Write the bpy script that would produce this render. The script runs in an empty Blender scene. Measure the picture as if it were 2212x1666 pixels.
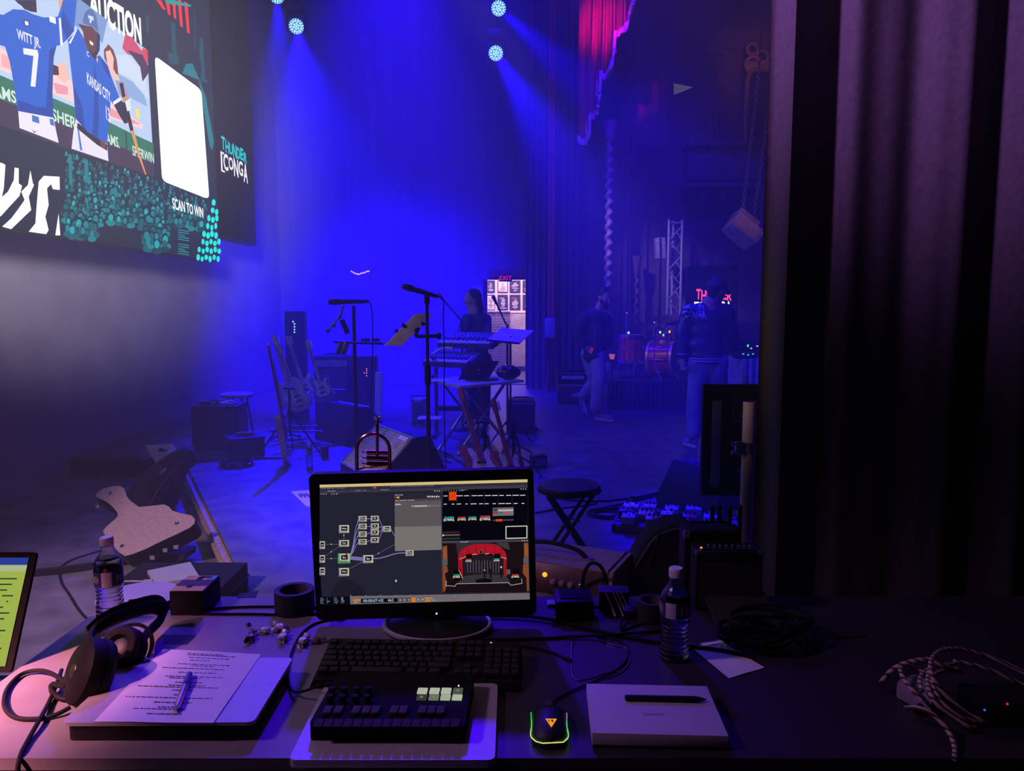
import bpy, bmesh, math, random
from mathutils import Vector as V, Matrix, Euler
from math import radians as R, sin, cos, pi
sc = bpy.context.scene
col = sc.collection
rnd = random.Random(7)

# ------------------------------------------------------------------ camera
CH, PITCH, FPX = 1.48, R(6.0), 1600.0
cd = bpy.data.cameras.new('camera')
cd.sensor_fit = 'HORIZONTAL'; cd.sensor_width = 36.0; cd.lens = FPX / 2212 * 36.0
cd.clip_start = 0.05; cd.clip_end = 100
cam = bpy.data.objects.new('camera', cd); col.objects.link(cam)
cam.location = (0, 0, CH); cam.rotation_euler = (R(90) - PITCH, 0, 0)
sc.camera = cam

# ------------------------------------------------------------------ world, exposure, sampling
w = bpy.data.worlds.new('world'); sc.world = w; w.use_nodes = True
w.node_tree.nodes['Background'].inputs[0].default_value = (0.03, 0.025, 0.06, 1)
w.node_tree.nodes['Background'].inputs[1].default_value = 0.0
vs = sc.view_settings
vs.view_transform = 'Standard'; vs.look = 'None'; vs.exposure = 0.0; vs.gamma = 1.0; vs.use_curve_mapping = False
cy = sc.cycles
cy.use_denoising = True; cy.max_bounces = 6; cy.diffuse_bounces = 2; cy.glossy_bounces = 3; cy.transmission_bounces = 6
cy.transparent_max_bounces = 8; cy.volume_bounces = 1; cy.sample_clamp_indirect = 3.0; cy.caustics_reflective = False; cy.caustics_refractive = False

def spot(name, loc, target, energy, color, size=30, blend=0.6, radius=0.1):
    l = bpy.data.lights.new(name, 'SPOT'); l.energy = energy; l.color = color
    l.spot_size = R(size); l.spot_blend = blend; l.shadow_soft_size = radius
    o = bpy.data.objects.new(name, l); col.objects.link(o); o.location = loc
    o.rotation_euler = (V(target) - V(loc)).to_track_quat('-Z', 'Y').to_euler()
    return o
BLUE = (0.02, 0.0, 1.0)
# blue washes from the stage grid; pink light on the left; added unseen fill spots
spot('wash_rig_light', (-1.5, 9.8, 7.6), (-2.2, 12.6, 1.0), 22000, (0.012, 0.0, 1.0), 55, 1.0, .2)
spot('wash_rig_light', (-0.6, 11.0, 7.8), (-0.6, 12.0, 0.0), 3600, (0.012, 0.0, 1.0), 70, 1.0, .2)
spot('wash_rig_light', (0.6, 9.6, 7.4), (0.4, 7.0, 0.0), 2200, (0.02, 0.0, 1.0), 46, 1.0, .2)
spot('wash_rig_light', (-0.9, 9.4, 7.2), (-1.0, 5.0, 0.0), 2000, (0.03, 0.0, 1.0), 38, 1.0, .2)
spot('wash_rig_light', (-1.4, 8.4, 6.8), (-0.45, 1.7, 0.7), 3000, (0.06, 0.0, 1.0), 14, 1.0, .2)
spot('wash_rig_light', (1.6, 9.2, 7.6), (2.6, 13.6, 3.4), 1500, (0.05, 0.0, 1.0), 50, 1.0, .2)
spot('wash_rig_light', (-0.6, 3.4, 7.4), (1.7, 8.6, 0.6), 2600, (0.02, 0.0, 1.0), 38, 1.0, .2)
spot('fill_light', (-3.9, -1.0, 4.2), (-1.33, 1.2, 0.72), 16000, (1.0, 0.30, 0.40), 10, 1.0, .2)
spot('fill_light', (-3.9, -0.6, 4.6), (-1.95, 3.7, -0.2), 1500, (1.0, 0.62, 0.85), 36, 1.0, .3)  # unseen spot for the lower floor and guitar case
spot('fill_light', (-3.9, 0.6, 4.4), (-0.75, 1.4, 0.7), 260, (0.9, 0.42, 1.0), 40, 1.0, .3)  # added; stands in for the LED wall's light on the tables
spot('fill_light', (-2.4, 6.0, 6.2), (2.0, 11.5, 0.9), 420, (1.0, 0.42, 0.42), 15, 1.0, .2)  # added to give the drum kit a pink side
spot('fill_light', (-1.6, 8.4, 6.4), (2.5, 13.0, 2.2), 1500, (0.9, 0.55, 1.0), 15, 1.0, .2)  # added to brighten the truss and twisted column
spot('fill_light', (0.4, 5.0, 6.2), (3.3, 10.4, 2.9), 420, (1.0, 0.42, 0.55), 9, 1.0, .2)  # added pink spot for the hanging speaker
spot('fill_light', (-3.0, 2.4, 3.4), (-0.95, 5.7, 1.2), 170, (1.0, 0.72, 0.85), 17, 1.0, .2)  # added in place of screen light on the tablet and microphone stand
spot('fill_light', (-3.3, 1.2, 3.8), (1.5, 3.6, 1.1), 420, (1.0, 0.66, 0.72), 10, 1.0, .2)  # added to brighten the pole and the things near it
spot('fill_light', (0.5, -2.8, 2.3), (-4.4, 7.4, 3.1), 10500, (0.92, 0.80, 1.0), 27, 1.0, .3)  # unseen flood put in to brighten the left wall
spot('fill_light', (-2.9, 1.9, 5.2), (1.1, 3.0, 3.0), 2600, (0.62, 0.24, 1.0), 27, 1.0, .3)  # added to graze the curtain folds from the screen's side

# ------------------------------------------------------------------ helpers
_f = V((0, cos(PITCH), -sin(PITCH))); _u = V((0, sin(PITCH), cos(PITCH)))
def _ray(px, py): return _f + V((1, 0, 0)) * ((px - 1106) / FPX) - _u * ((py - 833) / FPX)
def at(px, py, Y):                      # the point a pixel of the photograph shows, at a known distance
    d = _ray(px, py); return V((0, 0, CH)) + d * (Y / d.y)
def on(px, py, z):                      # the same, on a level surface of known height
    d = _ray(px, py); return V((0, 0, CH)) + d * ((z - CH) / d.z)

WM = {}
def mw(o): return WM.get(o.name, Matrix.Identity(4)) if o else Matrix.Identity(4)
def tag(o, label=None, cat=None, group=None, kind=None):
    if label: o['label'] = label
    if cat: o['category'] = cat
    if group: o['group'] = group
    if kind: o['kind'] = kind
    return o
def thing(name, label, cat, loc=(0, 0, 0), rz=0, group=None, rot=None):
    o = bpy.data.objects.new(name, None); col.objects.link(o)
    o.empty_display_size = .05
    o.location = loc; o.rotation_euler = rot if rot else (0, 0, rz)
    WM[o.name] = Matrix.Translation(V(loc)) @ o.rotation_euler.to_matrix().to_4x4()
    return tag(o, label, cat, group)
def copy_tree(o, parent=None):
    c = o.copy(); col.objects.link(c); c.parent = parent
    for ch in o.children: copy_tree(ch, c)
    return c

class MB:
    """collects shapes in one bmesh; build() links them as ONE mesh object"""
    def __init__(s, M=None): s.bm = bmesh.new(); s.M = M or Matrix.Identity(4); s.i = 0; s.mats = []
    def mat(s, m):
        if m not in s.mats: s.mats.append(m)
        s.i = s.mats.index(m); return s
    def v(s, p): return s.bm.verts.new(s.M @ V(p))
    def f(s, vs):
        try: fc = s.bm.faces.new(vs); fc.material_index = s.i; return fc
        except ValueError: return None
    def poly(s, pts): return s.f([s.v(p) for p in pts])
    def box(s, c, d, rot=None, bev=0, taper=1.0):
        m = Matrix.Translation(V(c)) @ (Euler(rot).to_matrix().to_4x4() if rot else Matrix.Identity(4))
        x, y, z = d[0] / 2, d[1] / 2, d[2] / 2
        vs = [s.v(m @ V((sx * x * (taper if sz > 0 else 1), sy * y * (taper if sz > 0 else 1), sz * z))) for sz in (-1, 1) for sx, sy in ((-1, -1), (1, -1), (1, 1), (-1, 1))]
        fs = [s.f([vs[k] for k in q]) for q in ((3, 2, 1, 0), (4, 5, 6, 7), (0, 1, 5, 4), (1, 2, 6, 5), (2, 3, 7, 6), (3, 0, 4, 7))]
        if bev:
            r = bmesh.ops.bevel(s.bm, geom=list({e for f in fs for e in f.edges}), offset=bev, segments=2, affect='EDGES', profile=.6)
            for f in r['faces']: f.material_index = s.i
        return s
    def ring(s, c, r, n, ax, up=None, ph=0, ry=None):
        ax = V(ax).normalized(); u = V(up) if up else (V((1, 0, 0)) if abs(ax.x) < .8 else V((0, 1, 0)))
        u = (u - ax * u.dot(ax)).normalized(); w_ = ax.cross(u)
        return [s.v(V(c) + u * (r * cos(ph + 2 * pi * k / n)) + w_ * ((ry or r) * sin(ph + 2 * pi * k / n))) for k in range(n)]
    def skin(s, rings, cap=True, closed=False):
        n = len(rings[0])
        pairs = list(zip(rings, rings[1:])) + ([(rings[-1], rings[0])] if closed else [])
        for a, b in pairs:
            for k in range(n): s.f([a[k], a[(k + 1) % n], b[(k + 1) % n], b[k]])
        if cap and not closed: s.f(rings[0][::-1]); s.f(rings[-1])
        return s
    def cyl(s, a, b, r, r2=None, n=12, cap=True):
        ax = V(b) - V(a)
        return s.skin([s.ring(a, r, n, ax), s.ring(b, r if r2 is None else r2, n, ax)], cap)
    def tube(s, pts, r, n=6, closed=False, smooth=0):
        pts = [V(p) for p in pts]
        for _ in range(smooth):
            q = []
            m = len(pts)
            for k in range(m if closed else m - 1):
                a, b = pts[k], pts[(k + 1) % m]; q += [a * .75 + b * .25, a * .25 + b * .75]
            if not closed: q = [pts[0]] + q[1:-1] + [pts[-1]]
            pts = q
        m = len(pts); rings = []; up = None
        for k in range(m):
            t = (pts[(k + 1) % m] - pts[k - 1]) if closed or 0 < k < m - 1 else (pts[1] - pts[0] if k == 0 else pts[-1] - pts[-2])
            if t.length < 1e-9: continue
            t.normalize()
            if up is None: up = V((0, 0, 1)) if abs(t.z) < .9 else V((1, 0, 0))
            up = (up - t * up.dot(t))
            if up.length < 1e-6: up = V((1, 0, 0)) if abs(t.x) < .9 else V((0, 1, 0)); up = up - t * up.dot(t)
            up.normalize()
            rr = r[min(k * len(r) // m, len(r) - 1)] if isinstance(r, (list, tuple)) else r
            rings.append(s.ring(pts[k], rr, n, t, up))
        return s.skin(rings, True, closed)
    def lathe(s, prof, n=20, o=(0, 0, 0), ax=(0, 0, 1), cap=True):
        ax = V(ax).normalized()
        return s.skin([s.ring(V(o) + ax * z, max(r, 1e-4), n, ax) for r, z in prof], cap)
    def prism(s, poly, h, m=None, z0=0):
        m = m or Matrix.Identity(4)
        a = [s.v(m @ V((x, y, z0))) for x, y in poly]; b = [s.v(m @ V((x, y, z0 + h))) for x, y in poly]
        n = len(a); s.f(a[::-1]); s.f(b)
        for k in range(n): s.f([a[k], a[(k + 1) % n], b[(k + 1) % n], b[k]])
        return s
    def ball(s, c, r, n=12, sc_=(1, 1, 1), rot=None):
        m = Matrix.Translation(V(c)) @ (Euler(rot).to_matrix().to_4x4() if rot else Matrix.Identity(4)); k2 = max(4, n // 2)
        rings = []
        for k in range(k2 + 1):
            th = pi * k / k2; rr = max(sin(th), 1e-3) * r
            rings.append([s.v(m @ V((rr * cos(2 * pi * j / n) * sc_[0], rr * sin(2 * pi * j / n) * sc_[1], -cos(th) * r * sc_[2]))) for j in range(n)])
        return s.skin(rings)
    def torus(s, c, r, t, ax=(0, 0, 1), n=24, k=8, arc=1.0, a0=0, ry=None):
        ax = V(ax).normalized(); u = V((1, 0, 0)) if abs(ax.x) < .8 else V((0, 1, 0)); u = (u - ax * u.dot(ax)).normalized(); w_ = ax.cross(u)
        m = n if arc >= 1 else n + 1
        return s.tube([V(c) + u * (r * cos(a0 + 2 * pi * arc * j / n)) + w_ * ((ry or r) * sin(a0 + 2 * pi * arc * j / n)) for j in range(m)], t, k, closed=arc >= 1)
    def text(s, body, size, m, ext=0.0, sx=1.0, shear=0.0, align='CENTER', bold=0.0):
        cu = bpy.data.curves.new('t', 'FONT'); cu.body = body; cu.size = size; cu.extrude = ext; cu.align_x = align; cu.align_y = 'CENTER'; cu.shear = shear; cu.offset = bold; cu.resolution_u = 3
        ob = bpy.data.objects.new('t', cu); me = bpy.data.meshes.new_from_object(ob)
        vs = [s.v(m @ V((v.co.x * sx, v.co.y, v.co.z))) for v in me.vertices]
        for p in me.polygons: s.f([vs[k] for k in p.vertices])
        bpy.data.objects.remove(ob); bpy.data.curves.remove(cu); bpy.data.meshes.remove(me)
        return s
    def build(s, name, mats=None, parent=None, world=False, loc=None, angle=35, fix=True):
        if mats and not isinstance(mats, (list, tuple)): mats = [mats]
        mats = s.mats or mats
        if world and parent: s.bm.transform(mw(parent).inverted())
        if loc is not None and not parent: s.bm.transform(Matrix.Translation(-V(loc)))
        if fix: bmesh.ops.recalc_face_normals(s.bm, faces=s.bm.faces)
        me = bpy.data.meshes.new(name); s.bm.to_mesh(me); s.bm.free()
        for m in mats: me.materials.append(m)
        me.shade_smooth(); me.set_sharp_from_angle(angle=R(angle))
        o = bpy.data.objects.new(name, me); col.objects.link(o)
        if parent: o.parent = parent; WM[o.name] = mw(parent)
        elif loc is not None: o.location = loc; WM[o.name] = Matrix.Translation(V(loc))
        return o

def mat(name, c, rough=.6, metal=0.0, var=.25, scale=12, bump=0.0, c2=None, spec=.5, trans=0.0, coat=0.0, stretch=None):
    m = bpy.data.materials.new(name); m.use_nodes = True; nt = m.node_tree; b = nt.nodes['Principled BSDF']; L = nt.links
    tc = nt.nodes.new('ShaderNodeTexCoord'); nz = nt.nodes.new('ShaderNodeTexNoise'); nz.inputs['Scale'].default_value = scale; nz.inputs['Detail'].default_value = 4
    if stretch:
        mp = nt.nodes.new('ShaderNodeMapping'); mp.inputs['Scale'].default_value = stretch; L.new(tc.outputs['Object'], mp.inputs[0]); L.new(mp.outputs[0], nz.inputs['Vector'])
    else: L.new(tc.outputs['Object'], nz.inputs['Vector'])
    cr = nt.nodes.new('ShaderNodeValToRGB'); e = cr.color_ramp.elements
    lo = c2 or tuple(x * (1 - var) for x in c)
    e[0].color = (*lo, 1); e[1].color = (*[min(1, x * (1 + (0 if c2 else var))) for x in c], 1); e[0].position = .3; e[1].position = .7
    L.new(nz.outputs['Fac'], cr.inputs[0]); L.new(cr.outputs[0], b.inputs['Base Color'])
    b.inputs['Roughness'].default_value = rough; b.inputs['Metallic'].default_value = metal; b.inputs['Specular IOR Level'].default_value = spec
    if trans: b.inputs['Transmission Weight'].default_value = trans
    if coat: b.inputs['Coat Weight'].default_value = coat
    if bump:
        bp = nt.nodes.new('ShaderNodeBump'); bp.inputs['Strength'].default_value = bump; bp.inputs['Distance'].default_value = .01
        L.new(nz.outputs['Fac'], bp.inputs['Height']); L.new(bp.outputs[0], b.inputs['Normal'])
    return m
def emit(name, c, st=1.0, light=False):
    m = bpy.data.materials.new(name); m.use_nodes = True; nt = m.node_tree
    nt.nodes.remove(nt.nodes['Principled BSDF']); e = nt.nodes.new('ShaderNodeEmission')
    e.inputs[0].default_value = (*c, 1); e.inputs[1].default_value = st
    nt.links.new(e.outputs[0], nt.nodes['Material Output'].inputs[0])
    if not light: m.cycles.emission_sampling = 'NONE'
    return m
def srgb(r, g, b): return tuple((x / 255 / 12.92) if x <= 10 else ((x / 255 + .055) / 1.055) ** 2.4 for x in (r, g, b))

BLK = mat('black_plastic', (.008, .008, .009), .5, spec=.3)
BLKM = mat('black_satin_metal', (.015, .015, .017), .35, .3)
BLKR = mat('black_rubber', (.006, .006, .0065), .7, spec=.2)
TOLEX = mat('black_vinyl_covering', (.014, .014, .016), .55, bump=.3, scale=160, spec=.15)
FAB = mat('black_woven_fabric', (.02, .019, .022), .9, bump=.3, scale=120)
CHR = mat('chrome', (.75, .75, .78), .18, 1.0, var=.08)
STEEL = mat('grey_metal', (.35, .35, .37), .35, .9, var=.15)
ALU = mat('silver_aluminium', (.55, .55, .57), .42, .55, var=.05)
PAPER = mat('white_paper', (.78, .77, .75), .8, var=.04, scale=30)
INK = mat('black_ink', (.02, .02, .02), .8)
WHITE = mat('white_plastic', (.7, .7, .7), .4, var=.05)
# ------------------------------------------------------------------ the setting
def struct(o): o['kind'] = 'structure'; return o
WALLM = mat('dark_painted_wall', (.05, .048, .055), .85, var=.3, scale=3)
BACKM = mat('dark_backdrop_cloth', (.16, .16, .2), .95, var=.15, scale=2, stretch=(6, 6, .3))
FLOORM = mat('black_stage_paint', (.10, .095, .10), .4, var=.5, scale=5, bump=.05)
FLOORL = mat('worn_grey_floor', (.18, .16, .175), .7, var=.4, scale=4, bump=.08)
PLYM = mat('plywood_edge', (.36, .26, .2), .7, var=.4, scale=30, stretch=(1, 1, 20))
CEILM = mat('black_ceiling', (.02, .02, .022), .9)
ZL = -0.2
XL, XR, YN, YB, ZC = -4.4, 6.0, -3.4, 15.2, 9.2
b = MB().box(((XL + XR) / 2, (YN + YB) / 2, ZL - .05), (XR - XL, YB - YN, .1)); struct(b.build('floor', FLOORL))
b = MB().box(((XL + XR) / 2, (YN + YB) / 2, ZC + .05), (XR - XL, YB - YN, .1)); struct(b.build('ceiling', CEILM))
b = MB().box((XL - .05, (YN + YB) / 2, (ZL + ZC) / 2), (.1, YB - YN, ZC - ZL)); struct(b.build('wall_left', mat('grey_wall_cloth', (.24, .23, .25), .9, var=.12, scale=2)))
b = MB().box((XR + .05, (YN + YB) / 2, (ZL + ZC) / 2), (.1, YB - YN, ZC - ZL)); struct(b.build('wall_right', WALLM))
b = MB().box(((XL + XR) / 2, YN - .05, (ZL + ZC) / 2), (XR - XL, .1, ZC - ZL)); struct(b.build('wall_rear', WALLM))
# the back wall with the lit doorway to the lobby
DY = 14.2
d0, d1 = at(1052, 835, DY), at(1136, 604, DY)
dx0, dx1, dz1 = d0.x, d1.x, d1.z
b = MB()
b.box(((XL + dx0) / 2, DY + .1, (ZL + ZC) / 2), (dx0 - XL, .2, ZC - ZL)); b.box(((XR + dx1) / 2, DY + .1, (ZL + ZC) / 2), (XR - dx1, .2, ZC - ZL))
b.box(((dx0 + dx1) / 2, DY + .1, (dz1 + ZC) / 2), (dx1 - dx0, .2, ZC - dz1)); struct(b.build('wall_back', BACKM))
# the stage deck: painted top board on a plywood layer over a black skirt
e0, e1 = on(540, 1282, 0), on(403, 1003, 0)
ed = (e0 - e1).normalized(); n0 = e0 + ed * 1.62
bk = on(470, 998, 0)
poly = [(n0.x, n0.y), (e1.x, e1.y), (bk.x, bk.y), (bk.x + .6, bk.y + .15), (bk.x + .6, bk.y + .22), (XL, bk.y + .22), (XL, DY), (XR, DY), (XR, n0.y)]
b = MB(); b.mat(FLOORM); b.prism(poly, .028, z0=-.028); struct(b.build('stage_deck'))
b = MB(); b.prism([(x + (.04 if k < 2 else 0), y) for k, (x, y) in enumerate(poly)], -ZL - .03, z0=ZL); struct(b.build('trim_2', CEILM))
eL = (n0 - e1).length; eM = Matrix(((ed.x, -ed.y, 0, e1.x), (ed.y, ed.x, 0, e1.y), (0, 0, 1, 0), (0, 0, 0, 1)))   # x along the edge, -y outwards
for k, (zc, h_, o_, m_) in enumerate(((-.050, .030, -.020, PLYM), (-.086, .026, -.034, PLYM), (-.15, .10, .0, CEILM))):
    b = MB(eM); b.box((eL / 2, o_, zc), (eL, .04, h_)); struct(b.build('trim_1', m_))
# black cable strip lying across the lower floor
def haze(x0, x1, y0, y1, dens, label):
    m = bpy.data.materials.new('stage_haze'); m.use_nodes = True; nt = m.node_tree; nt.nodes.remove(nt.nodes['Principled BSDF'])
    s = nt.nodes.new('ShaderNodeVolumeScatter'); s.inputs['Color'].default_value = (.97, .96, 1, 1); s.inputs['Density'].default_value = dens; s.inputs['Anisotropy'].default_value = .1
    nt.links.new(s.outputs[0], nt.nodes['Material Output'].inputs['Volume'])
    b = MB(); b.box(((x0 + x1) / 2, (y0 + y1) / 2, (ZC + ZL) / 2), (x1 - x0, y1 - y0, ZC - ZL - .02)); o = b.build('haze', m)
    return tag(o, label, 'haze', kind='stuff')
haze(XL + .01, XR - .01, 2.3, 15.1, .024, 'thin theatrical haze filling the stage, glowing blue in the beams')
# tall black masking curtain on the right
CURT = mat('black_velour', (.055, .048, .055), .95, var=.2, scale=40, bump=.1)
def curtain():
    t = thing('masking_curtain', 'tall dark velour curtain hanging in deep folds on the right', 'curtain', (1.0, 3.0, 0))
    b = MB(); n = 260; cols = []
    L = 3.4
    for k in range(n + 1):
        u = k / n; s_ = u * L
        x = .99 + s_ * .80; y = 3.0 - s_ * .42
        ph = s_ * 19 + 5.0 * s_ ** 1.5 + 2.2 * sin(s_ * 3.1 + .4) + 1.1 * sin(s_ * 7.3)
        amp = .065 + .03 * sin(s_ * 6.1 + 1)
        d = amp * sin(ph) + .012 * sin(ph * 2.3)
        cols.append((x, y, d, s_))
    rows = []
    for j in range(9):
        z = ZL + .02 + (7.2 - ZL) * j / 8; f = .6 + .4 * (1 - j / 8)
        rows.append([b.v((x + d * .46 * f + .02 * (1 - j / 8) * sin(s_ * 7), y + d * .9 * f, z)) for x, y, d, s_ in cols])
    for a, c in zip(rows, rows[1:]):
        for k in range(n): b.f([a[k], a[k + 1], c[k + 1], c[k]])
    b.build('cloth', CURT, t, world=True, angle=80)
    b = MB(); b.tube([(.9, 3.06, 7.25), (.99 + L * .8, 3.0 - L * .42, 7.25)], .025, 8); b.build('track', BLKM, t, world=True)
curtain()
# ------------------------------------------------------------------ LED screens on the left
SX = -3.2
def scr(px, py, dx=0.0):               # a point of the screen's face
    d = _ray(px, py); t = SX / d.x; p = V((0, 0, CH)) + d * t; return V((SX + dx, p.y, p.z))
def c1(x, y, dx=0.0): return scr(x * .36013, y * .36013, dx)
SCR = {}
def sm(r, g, b, st=1.15, light=False):
    k = (r, g, b, st)
    if k not in SCR: SCR[k] = emit('screen_light_%d' % len(SCR), srgb(r, g, b), st, light)
    return SCR[k]
def seat_text(b, body, pl, pr, h, dx, sx=None, shear=0, bold=.022):   # text on the screen from pixel pl to pixel pr
    A, B = c1(*pl, dx), c1(*pr, dx); b2 = MB(); b2.text(body, 1.0, Matrix.Identity(4), bold=bold); xs = [v.co.x for v in b2.bm.verts]; w_ = max(xs) - min(xs); mid = (max(xs) + min(xs)) / 2; b2.bm.free()
    up = (c1(pr[0], pr[1] - h, dx) - B).length
    X = (B - A) / w_; Y_ = V((0, 0, up / .72)); Z = V((1, 0, 0)); C = (A + B) / 2 - X * mid
    M = Matrix((( X.x, Y_.x, Z.x, C.x), (X.y, Y_.y, Z.y, C.y), (X.z, Y_.z, Z.z, C.z), (0, 0, 0, 1)))
    b.text(body, 1.0, M, shear=shear, bold=bold)
def logo(b, P, m1, m2):
    """the two-line word mark; P(u, v) with u 0..1 across and v 0..1 upward gives a point"""
    def word(s, u0, u1, v0, v1, wob):
        n = len(s); wd = (u1 - u0) / n
        for k, ch in enumerate(s):
            b2 = MB(); b2.text(ch, 1.0, Matrix.Identity(4), bold=.03); bm = b2.bm
            xs = [v.co.x for v in bm.verts]; ys = [v.co.y for v in bm.verts]; a, c_, e, g = min(xs), max(xs), min(ys), max(ys)
            lo, hi = v0 + wob[k % len(wob)][0], v1 + wob[k % len(wob)][1]
            mp = {v: b.v(P(u0 + wd * (k + .04 + .92 * (v.co.x - a) / max(c_ - a, .25 if ch != 'I' else .5)), lo + (hi - lo) * (v.co.y - e) / (g - e))) for v in bm.verts}
            for f in bm.faces: b.f([mp[v] for v in f.verts])
            bm.free()
    b.mat(m1); word('THUNDER', .04, .97, .60, .95, ((.04, .04), (0, 0), (.02, -.03), (-.03, .02), (.0, -.02), (.03, .02), (0, -.05)))
    b.mat(m2); word('CONGA', .08, .98, .12, .56, ((-.02, .0), (.06, -.02), (-.06, .0), (.03, .02), (-.10, .02)))
    b.poly([P(0, .02), P(.05, .02), P(.05, .56), P(0, .56)]); b.poly([P(0, .02), P(.12, .02), P(.12, .07), P(0, .07)]); b.poly([P(0, .51), P(.12, .51), P(.12, .56), P(0, .56)])

def led_screen():
    br = scr(474, 565); t = thing('led_screen', 'huge LED video wall showing a baseball picture and white card', 'screen', (SX, 5.0, br.z))
    y0, y1, z0, z1 = 2.5, br.y, br.z, br.z + 3.55
    b = MB(); b.box((SX - .07, (y0 + y1) / 2, (z0 + z1) / 2), (.12, y1 - y0, z1 - z0)); b.build('cabinet', BLK, t, world=True)
    b = MB(); b.mat(sm(30, 40, 62, 1.0, True))
    b.poly([(SX, y0, z0), (SX, y1, z0), (SX, y1, z1), (SX, y0, z1)]); b.build('display', None, t, world=True)
    def layer(name, items, dx):
        # flat print of the screen, one part per picture element group
        b = MB()
        for k, (c_, pts) in enumerate(items):
            b.mat(sm(*c_)); b.poly([c1(x, y, dx + k * .0004) for x, y in pts])
        return b.build(name, None, t, world=True)
    # the picture: seats, rail, green board, net
    b = MB(); b.mat(sm(176, 196, 226, 1.25, True)); b.poly([c1(x, y, .003) for x, y in ((480, 0), (880, 300), (912, 860), (620, 720), (0, 455), (-900, 60), (-1400, -700), (-620, -830))]); b.build('picture_background', None, t, world=True)
    layer('picture_stand', [
        ((120, 150, 200), ((420, 0), (480, 0), (640, 120), (610, 260), (560, 200), (430, 150))), ((202, 216, 236), ((690, 330), (760, 330), (850, 420), (880, 520), (870, 560), (780, 470), (700, 430))),
        ((140, 168, 212), ((700, 440), (790, 490), (860, 570), (880, 640), (800, 600), (740, 560))), ((200, 214, 236), ((800, 500), (860, 500), (888, 560), (888, 600))),
        ((205, 70, 105), ((745, 205), (790, 225), (840, 300), (880, 310), (884, 390), (840, 350), (760, 325), (728, 290))), ((70, 45, 75), ((760, 300), (850, 330), (884, 400), (884, 440), (850, 490), (835, 400))), ((225, 50, 60), ((845, 285), (880, 302), (882, 345), (860, 330))),
        ((240, 205, 205), ((-900, 40), (0, 290), (310, 430), (640, 600), (850, 745), (850, 775), (620, 700), (0, 420), (-900, 130))), ((240, 170, 175), ((0, 320), (60, 350), (60, 420), (0, 400))), ((232, 150, 165), ((310, 495), (400, 520), (400, 570), (330, 560))), ((232, 150, 165), ((640, 640), (840, 745), (770, 740), (640, 690))),
        ((245, 185, 170), ((310, 400), (380, 370), (410, 470), (380, 500), (320, 450))), ((60, 40, 50), ((305, 385), (340, 400), (345, 450), (310, 450))),
        ((38, 112, 88), ((-900, 90), (0, 455), (300, 585), (620, 720), (750, 785), (912, 860), (915, 975), (750, 895), (300, 710), (0, 600), (-900, 330))), ((20, 70, 60), ((742, 780), (752, 786), (755, 900), (747, 895))),
        ((62, 50, 74), ((-900, 330), (0, 600), (300, 710), (750, 895), (915, 975), (918, 1062), (630, 970), (390, 890), (0, 752), (-900, 430))), ((245, 215, 90), ((805, 655), (825, 650), (830, 720), (808, 705))),
    ], .006)
    b = MB(); b.mat(sm(205, 225, 215)); seat_text(b, 'WILLIAMS', (-260, 470), (85, 590), 70, .013); seat_text(b, 'SHERWIN', (300, 690), (560, 790), 66, .013); seat_text(b, 'WILLIAMS.', (520, 790), (708, 862), 60, .013); seat_text(b, 'SHERWIN', (785, 905), (915, 955), 55, .013); b.build('board_lettering', None, t, world=True)
    # a spectator, two players
    layer('picture_spectator', [((120, 62, 55), ((612, 300), (640, 265), (670, 300), (690, 360), (700, 450), (660, 430), (615, 350))), ((238, 190, 176), ((622, 310), (650, 300), (672, 350), (668, 410), (690, 450), (705, 470), (690, 500), (660, 450), (640, 430))), ((160, 150, 190), ((680, 480), (730, 490), (765, 580), (770, 650), (700, 560)))], .014)
    J1, J2, SK, WH = (22, 92, 200), (14, 66, 160), (225, 160, 140), (235, 232, 245)
    layer('picture_player', [
        (SK, ((335, 0), (400, 0), (372, 75), (345, 90))), ((50, 32, 40), ((80, 0), (200, 0), (205, 75), (170, 70), (130, 55))), ((28, 34, 62), ((70, 0), (195, 0), (190, 30), (130, 45), (90, 20))),
        (J1, ((0, 90), (60, 55), (130, 60), (180, 85), (245, 105), (330, 100), (350, 45), (362, 0), (445, 0), (428, 185), (385, 238), (352, 268), (322, 276), (305, 345), (298, 560), (305, 708), (90, 668), (68, 520), (40, 370), (12, 280), (-40, 262), (-160, 180), (-120, 60))),
        (J2, ((322, 276), (305, 345), (298, 560), (305, 708), (255, 700), (270, 480), (280, 300))), (J2, ((90, 600), (200, 640), (300, 650), (305, 708), (90, 668))), (J2, ((360, 60), (385, 110), (428, 185), (385, 238), (350, 150))),
        (WH, ((334, 108), (347, 108), (360, 272), (345, 272))), (WH, ((275, 95), (315, 105), (318, 145), (280, 130))), ((20, 30, 60), ((122, 117), (155, 127), (157, 162), (125, 150))), (WH, ((128, 124), (150, 131), (151, 155), (130, 148))),
        (WH, ((118, 288), (205, 300), (211, 330), (192, 522), (163, 517), (180, 336), (121, 325))),
        ((232, 226, 240), ((88, 666), (300, 706), (333, 858), (96, 768))), ((60, 110, 190), ((170, 690), (212, 702), (216, 742), (172, 728))), ((60, 110, 190), ((276, 712), (300, 716), (306, 758), (282, 748))), ((70, 90, 150), ((168, 772), (185, 790), (205, 786), (182, 798))),
    ], .018)
    b = MB(); b.mat(sm(*WH)); seat_text(b, 'WITT JR.', (75, 205), (218, 265), 55, .028); b.build('shirt_lettering', None, t, world=True)
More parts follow.
